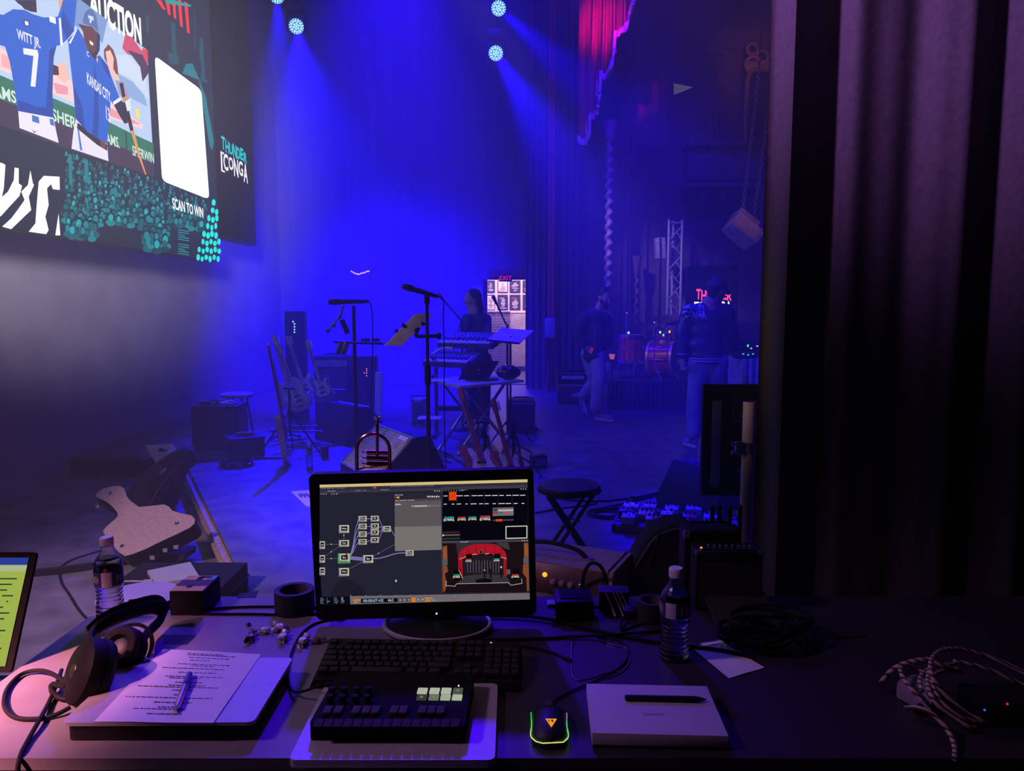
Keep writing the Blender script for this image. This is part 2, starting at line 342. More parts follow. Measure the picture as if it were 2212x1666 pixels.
    layer('picture_player', [
        ((228, 222, 238), ((432, 706), (620, 862), (628, 967), (404, 892), (415, 790))), ((70, 120, 200), ((438, 760), (446, 764), (470, 905), (455, 900))), ((40, 34, 50), ((440, 735), (620, 870), (620, 905), (560, 870), (436, 770))),
        (J1, ((380, 240), (430, 190), (440, 165), (490, 250), (540, 352), (572, 330), (622, 392), (652, 480), (695, 585), (655, 628), (640, 600), (634, 700), (618, 866), (500, 790), (428, 712), (412, 520), (398, 400), (384, 265))),
        (J2, ((540, 360), (560, 500), (570, 700), (560, 830), (530, 810), (540, 600))), (J2, ((415, 520), (470, 640), (480, 770), (428, 712))), (J2, ((572, 335), (622, 395), (640, 480), (600, 420))),
        (WH, ((428, 182), (440, 170), (396, 262), (384, 258))), (WH, ((652, 612), (695, 582), (702, 600), (656, 632))),
        ((24, 30, 62), ((658, 630), (705, 602), (738, 650), (742, 738), (722, 742), (690, 690))),
        ((95, 52, 52), ((440, 140), (470, 150), (525, 160), (560, 200), (566, 300), (545, 362), (505, 310), (478, 240), (470, 190))), ((60, 30, 34), ((500, 300), (530, 320), (560, 300), (545, 362))), ((240, 230, 235), ((508, 240), (532, 258), (530, 275), (512, 262))),
        ((82, 108, 165), ((468, 120), (480, 75), (505, 52), (528, 58), (550, 95), (562, 195), (530, 160), (470, 140))), ((200, 214, 235), ((500, 90), (530, 100), (535, 125), (522, 120), (518, 140), (508, 135), (510, 112), (500, 108))), ((20, 40, 90), ((556, 190), (572, 215), (570, 300), (555, 330), (548, 290))),
        ((226, 190, 90), ((548, 352), (560, 345), (556, 380))),
        ((35, 25, 30), ((688, 500), (710, 495), (722, 560), (770, 760), (776, 790), (755, 790), (705, 580))), ((214, 148, 84), ((757, 785), (777, 780), (815, 930), (852, 1045), (846, 1050), (800, 930))), ((195, 150, 110), ((705, 585), (735, 575), (742, 610), (715, 615))), ((225, 225, 232), ((722, 610), (752, 590), (758, 660), (735, 668))), ((120, 60, 50), ((572, 840), (600, 850), (602, 895), (575, 880))),
    ], .030)
    b = MB(); b.mat(sm(*WH)); seat_text(b, 'KANSAS CITY', (487, 470), (630, 590), 62, .043); seat_text(b, '13', (603, 680), (626, 700), 80, .043); seat_text(b, 'C', (485, 320), (500, 330), 30, .043); b.build('shirt_lettering', None, t, world=True)
    # titles, card, art
    b = MB(); b.mat(sm(245, 245, 248, 1.3, True)); seat_text(b, 'AUCTION', (530, 20), (845, 200), 148, .004, bold=.04)
    seat_text(b, 'SCAN TO WIN', (1026, 1222), (1212, 1282), 58, .012)
    for pts in (((80, 1005), (105, 1010), (105, 1100), (125, 1115), (110, 1175), (40, 1250), (0, 1295), (-60, 1330), (-40, 1220), (40, 1150), (75, 1080)), ((175, 1022), (190, 1100), (197, 1110), (165, 1180), (180, 1260), (60, 1375), (5, 1360), (60, 1310), (105, 1250), (140, 1200), (120, 1150), (160, 1110)),
                ((255, 1055), (350, 1060), (352, 1140), (310, 1135), (300, 1105), (275, 1130), (285, 1230), (265, 1300), (285, 1380), (270, 1405), (165, 1390), (205, 1340), (212, 1240), (225, 1090)), ((345, 1280), (355, 1412), (325, 1412)), ((-60, 960), (10, 980), (25, 990), (15, 1130), (0, 1200), (-60, 1240))):
        b.poly([c1(x, y, .008) for x, y in pts])
    b.build('title_lettering', None, t, world=True)
    layer('title_lettering', [((238, 40, 52), p) for p in (((925, -10), (955, -10), (990, 60), (972, 55)), ((985, 0), (1010, 0), (1018, 95), (1003, 85)), ((1028, 0), (1045, 0), (1052, 115), (1037, 107)), ((1060, 0), (1080, 0), (1092, 165), (1075, 155)), ((1098, 8), (1120, 18), (1132, 203), (1117, 195)), ((985, 0), (1030, -20), (1052, 30), (1040, 40)))] + [((20, 150, 150), ((965, -10), (1000, -10), (1140, 30), (1138, 42), (1000, 20)))], .008)
    b = MB(); b.mat(sm(250, 250, 252, 1.7, True))
    q = [(921, 333), (1202, 540), (1250, 1197), (966, 1085)]; rc = []
    for k in range(4):
        p, c_, n_ = V(q[k - 1]), V(q[k]), V(q[(k + 1) % 4]); a, e = c_ + (p - c_).normalized() * 34, c_ + (n_ - c_).normalized() * 34
        rc += [a * (1 - s_) ** 2 + c_ * 2 * s_ * (1 - s_) + e * s_ ** 2 for s_ in (0, .25, .5, .75, 1)]
    b.poly([c1(x, y, .01) for x, y in rc]); b.build('white_card', None, t, world=True)
    g = random.Random(3); b = MB(); k = 0
    tone = [(6, 62, 74), (8, 92, 104), (10, 126, 138), (14, 160, 168)]
    def oval(x, y, rx, ry, m, dx, n=9): b.mat(m); b.poly([c1(x + rx * cos(2 * pi * j / n + .3) * (1 + .12 * g.random()), y + ry * sin(2 * pi * j / n + .3), dx) for j in range(n)])
    for row in range(12):
        v = row / 11
        for u in range(26):
            x = 400 + 34 * u + g.uniform(-12, 12); top = 905 + (x - 400) * .32; bot = 1322 + x * .152
            y = top + 12 + (bot - top) * v * .95 + g.uniform(-12, 12)
            if x > 1235 - v * 40: continue
            if x > 1010 and y > 1330 + .1 * (x - 1000): continue
            if x > 560 and x < 860 and y > 1310 + abs(x - 690) * .25 + (690 - x) * .3 and y > 1330: continue
            s_ = (10 + 15 * v) * g.uniform(.75, 1.25)
            oval(x, y + s_ * 1.5, s_ * 1.1, s_ * .8, sm(*tone[g.choice((0, 1, 1, 2))]), .004 + k * .00001); oval(x, y - s_ * .2, s_ * .8, s_ * 1.15, sm(4, 44, 58), .0041 + k * .00001); oval(x, y + s_ * .1, s_ * .55, s_ * .9, sm(*tone[g.choice((1, 1, 2, 2, 3))]), .0042 + k * .00001); k += 1
    b.build('crowd_picture', None, t, world=True)['kind'] = 'stuff'
    layer('picture_art', [((10, 120, 132), p) for p in (((500, 950), (525, 960), (530, 1120), (550, 1230), (558, 1440), (530, 1436), (515, 1250), (505, 1120)), ((660, 1140), (690, 1120), (705, 1160), (715, 1260), (690, 1300), (655, 1220)), ((405, 920), (425, 930), (430, 1120), (410, 1100)), ((1110, 385), (1150, 380), (1190, 470), (1230, 580), (1280, 850), (1270, 900), (1255, 880), (1225, 700), (1190, 480), (1090, 440)))] +
          [((14, 78, 92), p) for p in (((1195, 225), (1212, 230), (1218, 320), (1225, 470), (1252, 498), (1198, 490), (1205, 420), (1192, 310)), ((1000, 310), (1060, 330), (1070, 390), (1010, 380)), ((1020, 130), (1045, 140), (1055, 330), (1030, 320)), ((870, 90), (885, 95), (890, 200), (875, 195)), ((1158, 60), (1164, 60), (1168, 300), (1162, 300)))], .005)
    b = MB(); b.mat(sm(14, 222, 214, 1.25))
    for j in range(8):
        for i in range(6):
            y = 1215 + 47 * j + 10 * (i % 2); xl = 1282 - 14.5 * j - 4; xr = 1288 + 4.2 * j; x = xl + 24 * i + (8 if j % 2 else 0)
            if x < xr + 6: oval(x, y, 9.5 + g.uniform(-1, 2), 19 + g.uniform(-3, 2), sm(14, 222, 214, 1.25), .007)
    b.build('picture_art', None, t, world=True)
    b = MB(); b.mat(sm(20, 150, 155))
    for j in range(11):
        if j != 5: b.poly([c1(x, y, .006) for x, y in ((1065, 1376 + j * 14), (1130 - 22 * (j % 3 == 2), 1386 + j * 14.2), (1130 - 22 * (j % 3 == 2), 1391 + j * 14.2), (1065, 1381 + j * 14))])
    b.build('small_print', None, t, world=True)
led_screen()
def logo_screen():
    a, c_ = c1(1316, 805), c1(1488, 1062)
    y0, y1 = scr(474, 565).y + .03, c_.y + .22
    t = thing('led_screen', 'black narrow LED panel with a small teal and white word mark', 'screen', (SX, (y0 + y1) / 2, 2.5))
    b = MB(); b.box((SX - .07, (y0 + y1) / 2, 4.0), (.12, y1 - y0, 3.5)); b.build('cabinet', BLK, t, world=True)
    b = MB(); b.mat(sm(12, 12, 18, 1.0)); b.poly([(SX, y0 + .01, 2.27), (SX, y1 - .01, 2.27), (SX, y1 - .01, 5.73), (SX, y0 + .01, 5.73)]); b.build('display', None, t, world=True)
    zt, zb = c1(1320, 808).z, c1(1325, 1015).z
    b = MB(); logo(b, lambda u, v: V((SX + .004, a.y + (c_.y - a.y) * u, zb - .03 + (zt - zb + .03) * v)), sm(10, 200, 205), sm(240, 235, 240)); b.build('word_mark', None, t, world=True)
logo_screen()
# ------------------------------------------------------------------ moving-head wash lights seen from the front
LENS = emit('cyan_white_lens', (.50, .95, 1.0), 1.15); LENS2 = emit('lens_rim_glow', (.0, .14, .45), 1.0)
def wash_light(px, py, Y, aim, label, en, size, face=None):
    p = at(px, py, Y); r = .115
    fdir = ((V(face) if face else V((0, 0, CH))) - p).normalized()
    t = thing('stage_wash_light', label, 'stage light', p, group='stage wash lights')
    M = Matrix.Translation(p) @ fdir.to_track_quat('Z', 'Y').to_matrix().to_4x4()
    b = MB(M); b.lathe([(.06, -.26), (r, -.2), (r + .012, -.02), (r + .012, .0), (r, .004)], 24); b.build('lamp_head', BLK, t, world=True)
    b = MB(M); b.lathe([(r, .002), (r, .006)], 24); b.build('lens_plate', LENS2, t, world=True)
    k = 0
    for q, n in ((0, 1), (.038, 6), (.076, 12), (.102, 18)):
        for j in range(n):
            if q > .1 and j % 1: continue
            a = 2 * pi * j / n + q * 9; b = MB(M); b.ball((q * cos(a), q * sin(a), .006), .0185 if q < .1 else .012, 8, (1, 1, .4)); b.build('lens', LENS, t, world=True)
    b = MB(Matrix.Translation(p))
    for s_ in (-1, 1): b.box((s_ * (r + .03), 0, .05), (.03, .06, .3))
    b.box((0, 0, .2), (2 * r + .09, .06, .03)); b.build('yoke', BLK, t, world=True)
    b = MB(Matrix.Translation(p)); b.box((0, 0, .27), (.26, .2, .12), bev=.01); b.build('base', BLK, t, world=True)
    b = MB(Matrix.Translation(p)); b.box((0, .08, .27), (.05, .19, .04)); b.torus((0, .16, .27), .034, .009, (0, 0, 1), 12, 6); b.build('clamp', STEEL, t, world=True)
    s_ = spot('wash_beam_light', p + (V(aim) - p).normalized() * .16, aim, en, (.006, .0, 1.0), size, .8, .06)
    return t
wash_light(640, 57, 12.0, at(760, 800, 8.0), 'bright stage wash light high on the left, nearest the LED screen', 10000, 34)
wash_light(598, -9, 12.0, at(640, 700, 9.0), 'stage wash light cut by the top edge on the left', 6500, 26)
wash_light(1077, 18, 12.0, at(1420, 330, 9.6), 'upper stage wash light of the pair right of centre, tilted', 7500, 20, face=at(1500, 900, 1.0))
wash_light(1071, 115, 12.0, at(1700, 1150, 4.5), 'lower stage wash light of the pair right of centre', 19000, 15, face=at(1300, 900, 1.0))
for px, py, Y, lab in ((615, 57, 12.17, 'dark hanging pipe behind the left wash lights'), (1074, 115, 12.17, 'dark hanging pipe behind the right pair of wash lights')):
    p = at(px, py, Y); t = thing('lighting_pipe', lab, 'pipe', p); b = MB()
    b.cyl((p.x, Y, p.z + .3), (p.x, Y, ZC), .024); b.build('tube', BLKM, t, world=True)
    b = MB(); b.cyl((p.x, Y, p.z + .28), (p.x, Y, p.z + .3), .03); b.build('end_cap', BLKR, t, world=True)
spot('beam_light', at(1900, -420, 10.5), at(900, 190, 11.0), 5200, (.10, .0, 1.0), 4.5, .5, .03)
spot('beam_light', at(1840, -360, 10.5), at(900, 240, 11.0), 5200, (.10, .0, 1.0), 4.5, .5, .03)
# ------------------------------------------------------------------ lobby behind the back wall
LOBW = mat('lobby_wall_paint', (.8, .72, .68), .7, var=.05)
def lobby():
    x0, x1 = -1.6, 1.6
    b = MB(); b.box(((x0 + x1) / 2, 17.55, 1.4), (x1 - x0, .1, 3.2)); struct(b.build('wall_lobby', LOBW))
    b = MB(); b.box(((x0 + x1) / 2, 16, -.03), (x1 - x0, 3.2, .06)); struct(b.build('floor_lobby', FLOORM))
    b = MB(); b.box(((x0 + x1) / 2, 16, 3.03), (x1 - x0, 3.2, .06)); struct(b.build('ceiling_lobby', LOBW))
    for s_, x in (('left', x0), ('right', x1)):
        b = MB(); b.box((x, 16, 1.4), (.06, 3.2, 3.2)); struct(b.build('wall_lobby_' + s_, LOBW))
    l = bpy.data.lights.new('lobby_lamp', 'AREA'); l.energy = 130; l.color = (1, .64, .70); l.size = 1.6; o = bpy.data.objects.new('lobby_lamp', l); col.objects.link(o); o.location = (.0, 16.3, 2.9); o.rotation_euler = (R(38), 0, 0)
    PF = mat('dark_poster_frame', (.015, .013, .02), .5); PP = mat('pale_poster_paper', (.75, .68, .7), .7); PD = mat('dark_poster_ink', (.03, .025, .05), .7); PR = mat('red_poster_ink', (.45, .08, .16), .7)
    g = random.Random(5); kinds = ['dark poster with a small pale motif', 'pale poster with a ragged dark border', 'dark poster with a rounded pale title block', 'dark poster partly hidden by the door edge', 'pale poster partly hidden by the curtain', 'dark poster with a mountain shape', 'red headed poster with a figure', 'dark narrow poster at the door edge']
    for r_, (ya, yb) in enumerate(((606, 632), (637, 671))):
        for c_, (xa, xb) in enumerate(((1050, 1069), (1075, 1097), (1101, 1124), (1129, 1150))):
            a, e = at(xa, yb, 17.47), at(xb, ya, 17.47); w_, h_ = e.x - a.x, e.z - a.z
            t = thing('framed_poster', kinds[r_ * 4 + c_] + (', upper row' if r_ == 0 else ', lower row') + ' on the lobby wall', 'poster', ((a.x + e.x) / 2, 17.48, a.z), group='framed posters on the lobby wall')
            b = MB(); b.box((0, 0, h_ / 2), (w_, .03, h_)); b.build('frame', PF, t)
            lt = (r_, c_) in ((0, 1), (1, 0)); b = MB(); b.box((0, -.017, h_ / 2), (w_ * .86, .006, h_ * .88)); b.build('print', PP if lt else PD, t)
            b = MB(); n = 0
            for k in range(9):
                zz = h_ * (.14 + .08 * k); ww = w_ * g.uniform(.15, .62)
                b.mat((PD if lt else PP) if (k < 7 or (r_, c_) != (1, 2)) else PR); b.box((g.uniform(-.08, .08) * w_, -.021, zz), (ww, .002, h_ * g.uniform(.02, .05)))
            b.build('print_lettering', None, t)['kind'] = 'stuff'
    a, e = at(1052, 676, 17.45), at(1145, 671, 17.45); b = MB(); b.box(((a.x + e.x) / 2, 17.47, (a.z + e.z) / 2), (e.x - a.x, .05, e.z - a.z)); struct(b.build('trim_3', LOBW))
    MESHM = mat('dark_perforated_panel', (.10, .08, .16), .5, .3); a, e = at(1055, 716, 17.2), at(1100, 676, 17.2)
    t = thing('mesh_screen', 'dark perforated metal panel standing below the posters in the lobby', 'panel', ((a.x + e.x) / 2, 17.2, 0)); b = MB(); n = 14
    for k in range(n + 1):
        u = k / n; b.cyl((a.x + (e.x - a.x) * u, 17.2, .01), (a.x + (e.x - a.x) * u, 17.2, e.z), .012, n=4)
    for k in range(22): z = .03 + (e.z - .04) * k / 21; b.cyl((a.x, 17.21, z), (e.x, 17.21, z), .012, n=4)
    o = b.build('mesh', MESHM, t, world=True); o['kind'] = 'stuff'
    b = MB(); b.box((0, 0, e.z + .015), (e.x - a.x + .04, .04, .03)); b.build('rail', MESHM, t)
    a, e = at(1101, 800, 17.3), at(1145, 678, 17.3); t = thing('lobby_panel', 'plain pale panel right of the perforated screen in the lobby', 'panel', ((a.x + e.x) / 2, 17.3, 0)); b = MB(); b.box((0, 0, e.z / 2), (e.x - a.x, .05, e.z), bev=.006); b.build('board', mat('lilac_panel_paint', (.4, .34, .42), .6), t)
    b = MB(); b.box((0, -.028, .06), (e.x - a.x, .01, .1)); b.build('kick_strip', BLK, t)
lobby()
RED_LIT = mat('red_lit_tint', (.25, .04, .05), .6)
a, e = at(1058, 598, 14.1), at(1133, 583, 14.1); b = MB(); b.box(((a.x + e.x) / 2, 14.15, (a.z + e.z) / 2), (e.x - a.x, .08, e.z - a.z), bev=.01); struct(b.build('trim_4', RED_LIT))  # header panel; the reddish light on it is put into its colour
def exit_sign():
    p = at(1092, 601.5, 14.06); t = thing('exit_sign', 'small red lit exit sign above the lobby doorway', 'sign', (p.x, p.y, p.z - .06)); 
    b = MB(); b.box((0, .02, .06), (.24, .06, .12), bev=.006); b.build('case', BLK, t)
    b = MB(Matrix.Translation((0, -.014, .06)) @ Matrix.Rotation(R(90), 4, 'X')); b.text('EXIT', .115, Matrix.Identity(4)); b.build('lettering', emit('red_exit_light', (1, .02, .08), 1.1), t)
exit_sign()
# door jamb
for px in (1049, 1139):
    p = at(px, 700, DY - .03); b = MB(); b.box((p.x, DY - .02, (dz1 + .0) / 2), (.07, .1, dz1)); struct(b.build('trim_5', BLKM))

# ------------------------------------------------------------------ proscenium wall and house wall to the right of the stage
PLAS = mat('painted_plaster', (.09, .06, .065), .8, var=.35, scale=6, bump=.2); GILT = mat('dull_gilt_plaster', (.34, .17, .09), .55, .2, var=.35, scale=14)
DVEL = mat('dark_blue_velour', (.06, .05, .09), .95, var=.3, scale=8, stretch=(8, 8, .3))
def leg(name, label, xa, xb, Y, z1, m, n=9, amp=.05, z0=.02):
    a, e = at(xa, 700, Y).x, at(xb, 700, Y).x; t = thing(name, label, 'curtain', ((a + e) / 2, Y, z0)); b = MB(); N = n * 8
    top = [b.v((a + (e - a) * k / N, Y + amp * sin(2 * pi * n * k / N) + .3 * amp * sin(5 * k / N * pi), z1)) for k in range(N + 1)]; bot = [b.v((a + (e - a) * k / N, Y + amp * 1.1 * sin(2 * pi * n * k / N + .2), z0)) for k in range(N + 1)]
    for k in range(N): b.f([top[k], top[k + 1], bot[k + 1], bot[k]])
    b.build('cloth', m, t, world=True, angle=80); b = MB(); b.cyl((a, Y, z1 + .02), (e, Y, z1 + .02), .025); b.build('batten', BLKM, t, world=True)
leg('wing_curtain', 'dark folded wing curtain right of the lobby doorway', 1138, 1252, 13.3, 8.6, DVEL, 8)
REDP = mat('red_painted_pipe', (.55, .05, .06), .5)
for px, lab in ((1186, 'left one of two tall red pipes before the wing curtain'), (1194, 'right one of two tall red pipes before the wing curtain')):
    p = at(px, 700, 13.1); t = thing('red_pipe', lab, 'pipe', (p.x, 13.1, 1.2), group='tall red pipes'); b = MB(); b.cyl((0, 0, .02), (0, 0, 7.9), .028, n=10); b.build('tube', REDP, t)
    b = MB()
    for z in (.8, 2.6, 4.6): b.box((0, .05, z), (.05, .09, .04))
    b.build('bracket', BLKM, t); b = MB(); b.tube([(0, 0, .02), (.02, -.02, -.5), (.05 if px > 1190 else -.05, -.06, -1.18)], .02, 6, smooth=2); b.build('cable', REDP, t)
p = at(1188, 730, 12.85); t = thing('junction_box', 'grey electrical box on the wall under the red pipes', 'box', (p.x, 12.85, p.z)); GREYB = mat('grey_enamel', (.3, .29, .33), .5)
b = MB(); b.box((0, 0, .17), (.17, .12, .34), bev=.01); b.build('case', GREYB, t); b = MB(); b.box((0, -.065, .17), (.14, .012, .3), bev=.003); b.build('door', GREYB, t); b = MB(); b.tube([(.03, -.075, .25), (0, -.085, .3), (-.05, -.075, .28)], .006); b.build('cable', STEEL, t); b = MB(); b.box((0, .05, -.6), (.05, .05, 1.18)); b.build('stand', BLKM, t)

def house_wall():
    Y = 13.6; x0, x1 = at(1252, 600, Y).x, XR
    b = MB(); b.box(((x0 + x1) / 2, Y + .1, ZC / 2), (x1 - x0, .2, ZC)); struct(b.build('wall_proscenium', PLAS))
    for k, px in enumerate((1262, 1276, 1336, 1350, 1364, 1392, 1420)):
        p = at(px, 600, Y - .02); b = MB(); b.box((p.x, Y - .03, 4.2), (.055, .06, 8.4)); b.box((p.x, Y - .05, .3), (.085, .1, .6)); struct(b.build('trim_6', PLAS))
    # scroll work strip
    b = MB(); p0 = at(1283, 600, Y - .06)
    for k in range(15):
        z = at(1283, 318 + 20.5 * k, Y).z; b.torus((p0.x + .015 * (-1) ** k, Y - .05, z), .062, .011, (0, 1, 0), 14, 5, ry=.075); b.torus((p0.x, Y - .05, z), .028, .009, (0, 1, 0), 10, 5)
    struct(b.build('trim_7', PLAS))
    # pilaster, cornice, balcony front, arch
    a, e = at(1518, 330, Y), at(1552, 125, Y); b = MB(); b.box(((a.x + e.x) / 2, Y - .06, (a.z + e.z) / 2), (e.x - a.x, .12, e.z - a.z))
    for k in range(4): b.box((a.x + (e.x - a.x) * (k + .5) / 4, Y - .13, (a.z + e.z) / 2), (.035, .03, e.z - a.z - .15))
    b.box(((a.x + e.x) / 2, Y - .1, e.z + .05), (e.x - a.x + .12, .2, .1)); b.box(((a.x + e.x) / 2, Y - .1, a.z - .05), (e.x - a.x + .16, .22, .1)); struct(b.build('trim_8', PLAS))
    a, e = at(1475, 408, Y), at(1700, 322, Y); b = MB(); zc = (a.z + e.z) / 2
    b.box(((a.x + e.x) / 2, Y - .2, zc), (e.x - a.x, .4, e.z - a.z - .16)); b.box(((a.x + e.x) / 2, Y - .26, e.z), (e.x - a.x + .1, .54, .09)); b.box(((a.x + e.x) / 2, Y - .24, a.z), (e.x - a.x + .1, .5, .08)); struct(b.build('trim_9', PLAS))
    for k in range(5):
        px = 1500 + 44 * k; q = at(px, 366, Y - .41); b = MB(); b.box((q.x, q.y, q.z), (.26, .03, .34), bev=.01); b.box((q.x, q.y - .02, q.z), (.18, .03, .25), bev=.01); struct(b.build('trim_10', PLAS))
        q = at(px + 20, 418, Y - .3); b = MB(); b.lathe([(.03, -.16), (.07, -.05), (.09, .06), (.05, .1)], 10, q); struct(b.build('trim_11', PLAS))
    # twisted gilt edge of the arch on the far right
    b = MB(); pts = [at(x, y, Y - .12) for x, y in ((1612, 330), (1610, 270), (1612, 220), (1614, 180), (1618, 160), (1628, 152), (1645, 150), (1668, 156))]; b.tube(pts, .045, 8, smooth=1); struct(b.build('trim_12', GILT))
    q = at(1626, 140, Y - .1); b = MB(); b.torus(q, .13, .035, (0, 1, 0), 16, 6); b.torus(q + V((.16, 0, .13)), .1, .03, (0, 1, 0), 14, 6); b.torus(q + V((-.02, 0, .26)), .09, .03, (0, 1, 0), 14, 6); b.box(q + V((.1, .03, -.02)), (.42, .05, .2), bev=.02); struct(b.build('trim_13', GILT))
    b = MB(); b.mat(CEILM); b.prism([(x, z) for x, z in [(lambda v: (v.x, v.z))(at(px, py, Y - .01)) for px, py in ((1616, 330), (1614, 220), (1618, 175), (1630, 160), (1700, 160), (1700, 330))]], .02, Matrix.Translation((0, Y, 0)) @ Matrix.Rotation(R(90), 4, 'X')); struct(b.build('trim_14'))
    for k in range(12):   # relief sprigs on the upper wall
        q = at(1465 + 22 * (k % 6) + 5 * (k // 6), 40 + 36 * (k // 6) + 9 * (k % 3), Y); b = MB(); b.torus(q - V((0, .01, 0)), .11, .009, (0, 1, 0), 12, 5, arc=.7, a0=k * 1.7); struct(b.build('trim_15', PLAS))
    # lit plaster patch; its light is put in as a dim glow
    b = MB(); b.mat(emit('lit_plaster_glow', (.07, .068, .085), 1.0)); q = [at(x, y, Y - .03) for x, y in ((1454, 178), (1502, 188), (1476, 199), (1454, 207))]; b.poly(q); b.mat(PLAS)
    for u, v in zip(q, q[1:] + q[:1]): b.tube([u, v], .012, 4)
    struct(b.build('lit_patch_1'))
house_wall()
COLM = mat('gilded_column_paint', (.34, .22, .24), .4, 0, var=.2)
def twisted_column(px, ya, yb, Y, wpx, label, m):
    a, e = at(px, yb, Y), at(px, ya, Y); r = wpx / 2 / FPX * Y; t = thing('twisted_column', label, 'column', (a.x, Y, 0)); H_ = e.z
    b = MB(); n = 150; rings = []
    for j in range(n + 1):
        z = .5 + (H_ - .5) * j / n; ph = z * 2 * pi / (21.5 / FPX * Y) 
        rings.append([b.v((a.x + r * (.72 + .28 * cos(th - ph)) * cos(th), Y + r * (.72 + .28 * cos(th - ph)) * sin(th), z)) for th in [2 * pi * k / 14 for k in range(14)]])
    b.skin(rings); b.build('shaft', m, t, world=True)
    b = MB(); b.lathe([(r * 1.8, .0), (r * 1.8, .3), (r * 1.5, .36), (r * 1.4, .46), (r, .5)], 16, (a.x, Y, 0)); b.build('base', m, t, world=True)
    b = MB(); b.lathe([(r, H_), (r * 1.2, H_ + .03), (r * 1.1, H_ + .1), (r * 1.6, H_ + .25), (r * 1.7, H_ + .3)], 16, (a.x, Y, 0)); b.build('capital', m, t, world=True)
twisted_column(1310, 302, 850, 12.8, 19, 'tall spiral twisted column under the red drape', COLM)
twisted_column(1371, 590, 850, 13.2, 12, 'shorter dim spiral column behind the drum kit', PLAS)

RVEL = mat('crimson_velvet', (.42, .015, .05), .8, var=.15, scale=20); FRNG = mat('pale_gold_fringe', (.7, .5, .45), .7)
def drape():
    Y = 12.2; prof = [(1250, 296), (1256, 303), (1264, 305), (1270, 290), (1271, 250), (1280, 250), (1288, 243), (1291, 200), (1293, 166), (1304, 167), (1312, 160), (1319, 135), (1324, 92), (1326, 76), (1340, 78), (1350, 62), (1356, 36), (1363, 8), (1368, -40), (1376, -160)]
    t = thing('stage_drape', 'red velvet drape with stepped fringed edge hanging from above', 'drape', at(1290, 300, Y)); b = MB(); N = 120; zt = ZC - .1; cols = []
    def low(px):
        for (x0, y0), (x1, y1) in zip(prof, prof[1:]):
            if x0 <= px <= x1: return y0 + (y1 - y0) * (px - x0) / (x1 - x0)
        return prof[-1][1]
    for k in range(N + 1):
        px = 1250 + 126 * k / N; q = at(px, low(px), Y); d = .10 * sin(k / N * 2 * pi * 5.2) + .05 * sin(k / N * 2 * pi * 11 + 1) - .25 * k / N
        cols.append((q.x, q.z, d))
    rows = [[b.v((x + (.05 * sin(6 * f + x * 9)) * f, Y + d * (1 - .5 * f), z + (zt - z) * f)) for x, z, d in cols] for f in (0, .06, .15, .3, .45, .6, .8, 1)]
    for p_, q_ in zip(rows, rows[1:]):
        for k in range(N): b.f([p_[k], p_[k + 1], q_[k + 1], q_[k]])
    b.build('cloth', RVEL, t, world=True, angle=70)
    b = MB(); g = random.Random(2)
    for k in range(N):
        (x0, z0, d0), (x1, z1, d1) = cols[k], cols[k + 1]; L_ = max(1, int(abs(z1 - z0) / .06))
        for j in range(L_ + 1):
            u = j / (L_ + 1); c_ = V((x0 + (x1 - x0) * u, Y + d0 - .015, z0 + (z1 - z0) * u)); h = .05 + .02 * g.random(); w_ = .016
            b.poly([c_ + V((-w_, 0, .03)), c_ + V((w_ + .012, 0, .03)), c_ + V((w_ + .012, -.01, -h)), c_ + V((-w_, -.01, -h))])
    b.build('fringe', FRNG, t, world=True)['kind'] = 'stuff'
    for px, py in ((1326, 76), (1293, 168), (1271, 250)):
        q = at(px, py, Y - .1); b = MB(); b.lathe([(.012, .08), (.03, .04), (.018, .0), (.035, -.06), (.05, -.28), (.02, -.29)], 10, q); b.build('tassel', FRNG, t, world=True)
drape()
spot('drape_fill_light', (-.6, 6.5, 7.9), at(1305, 60, 12.2), 4200, (1.0, .01, .8), 9, .9, .15)  # added magenta spot that tints the red drape
spot('gilt_fill_light', (4.6, 10.2, 6.6), at(1625, 130, 13.5), 60, (1.0, .35, .12), 30, .9, .1)  # unseen orange spot put on the gilt arch

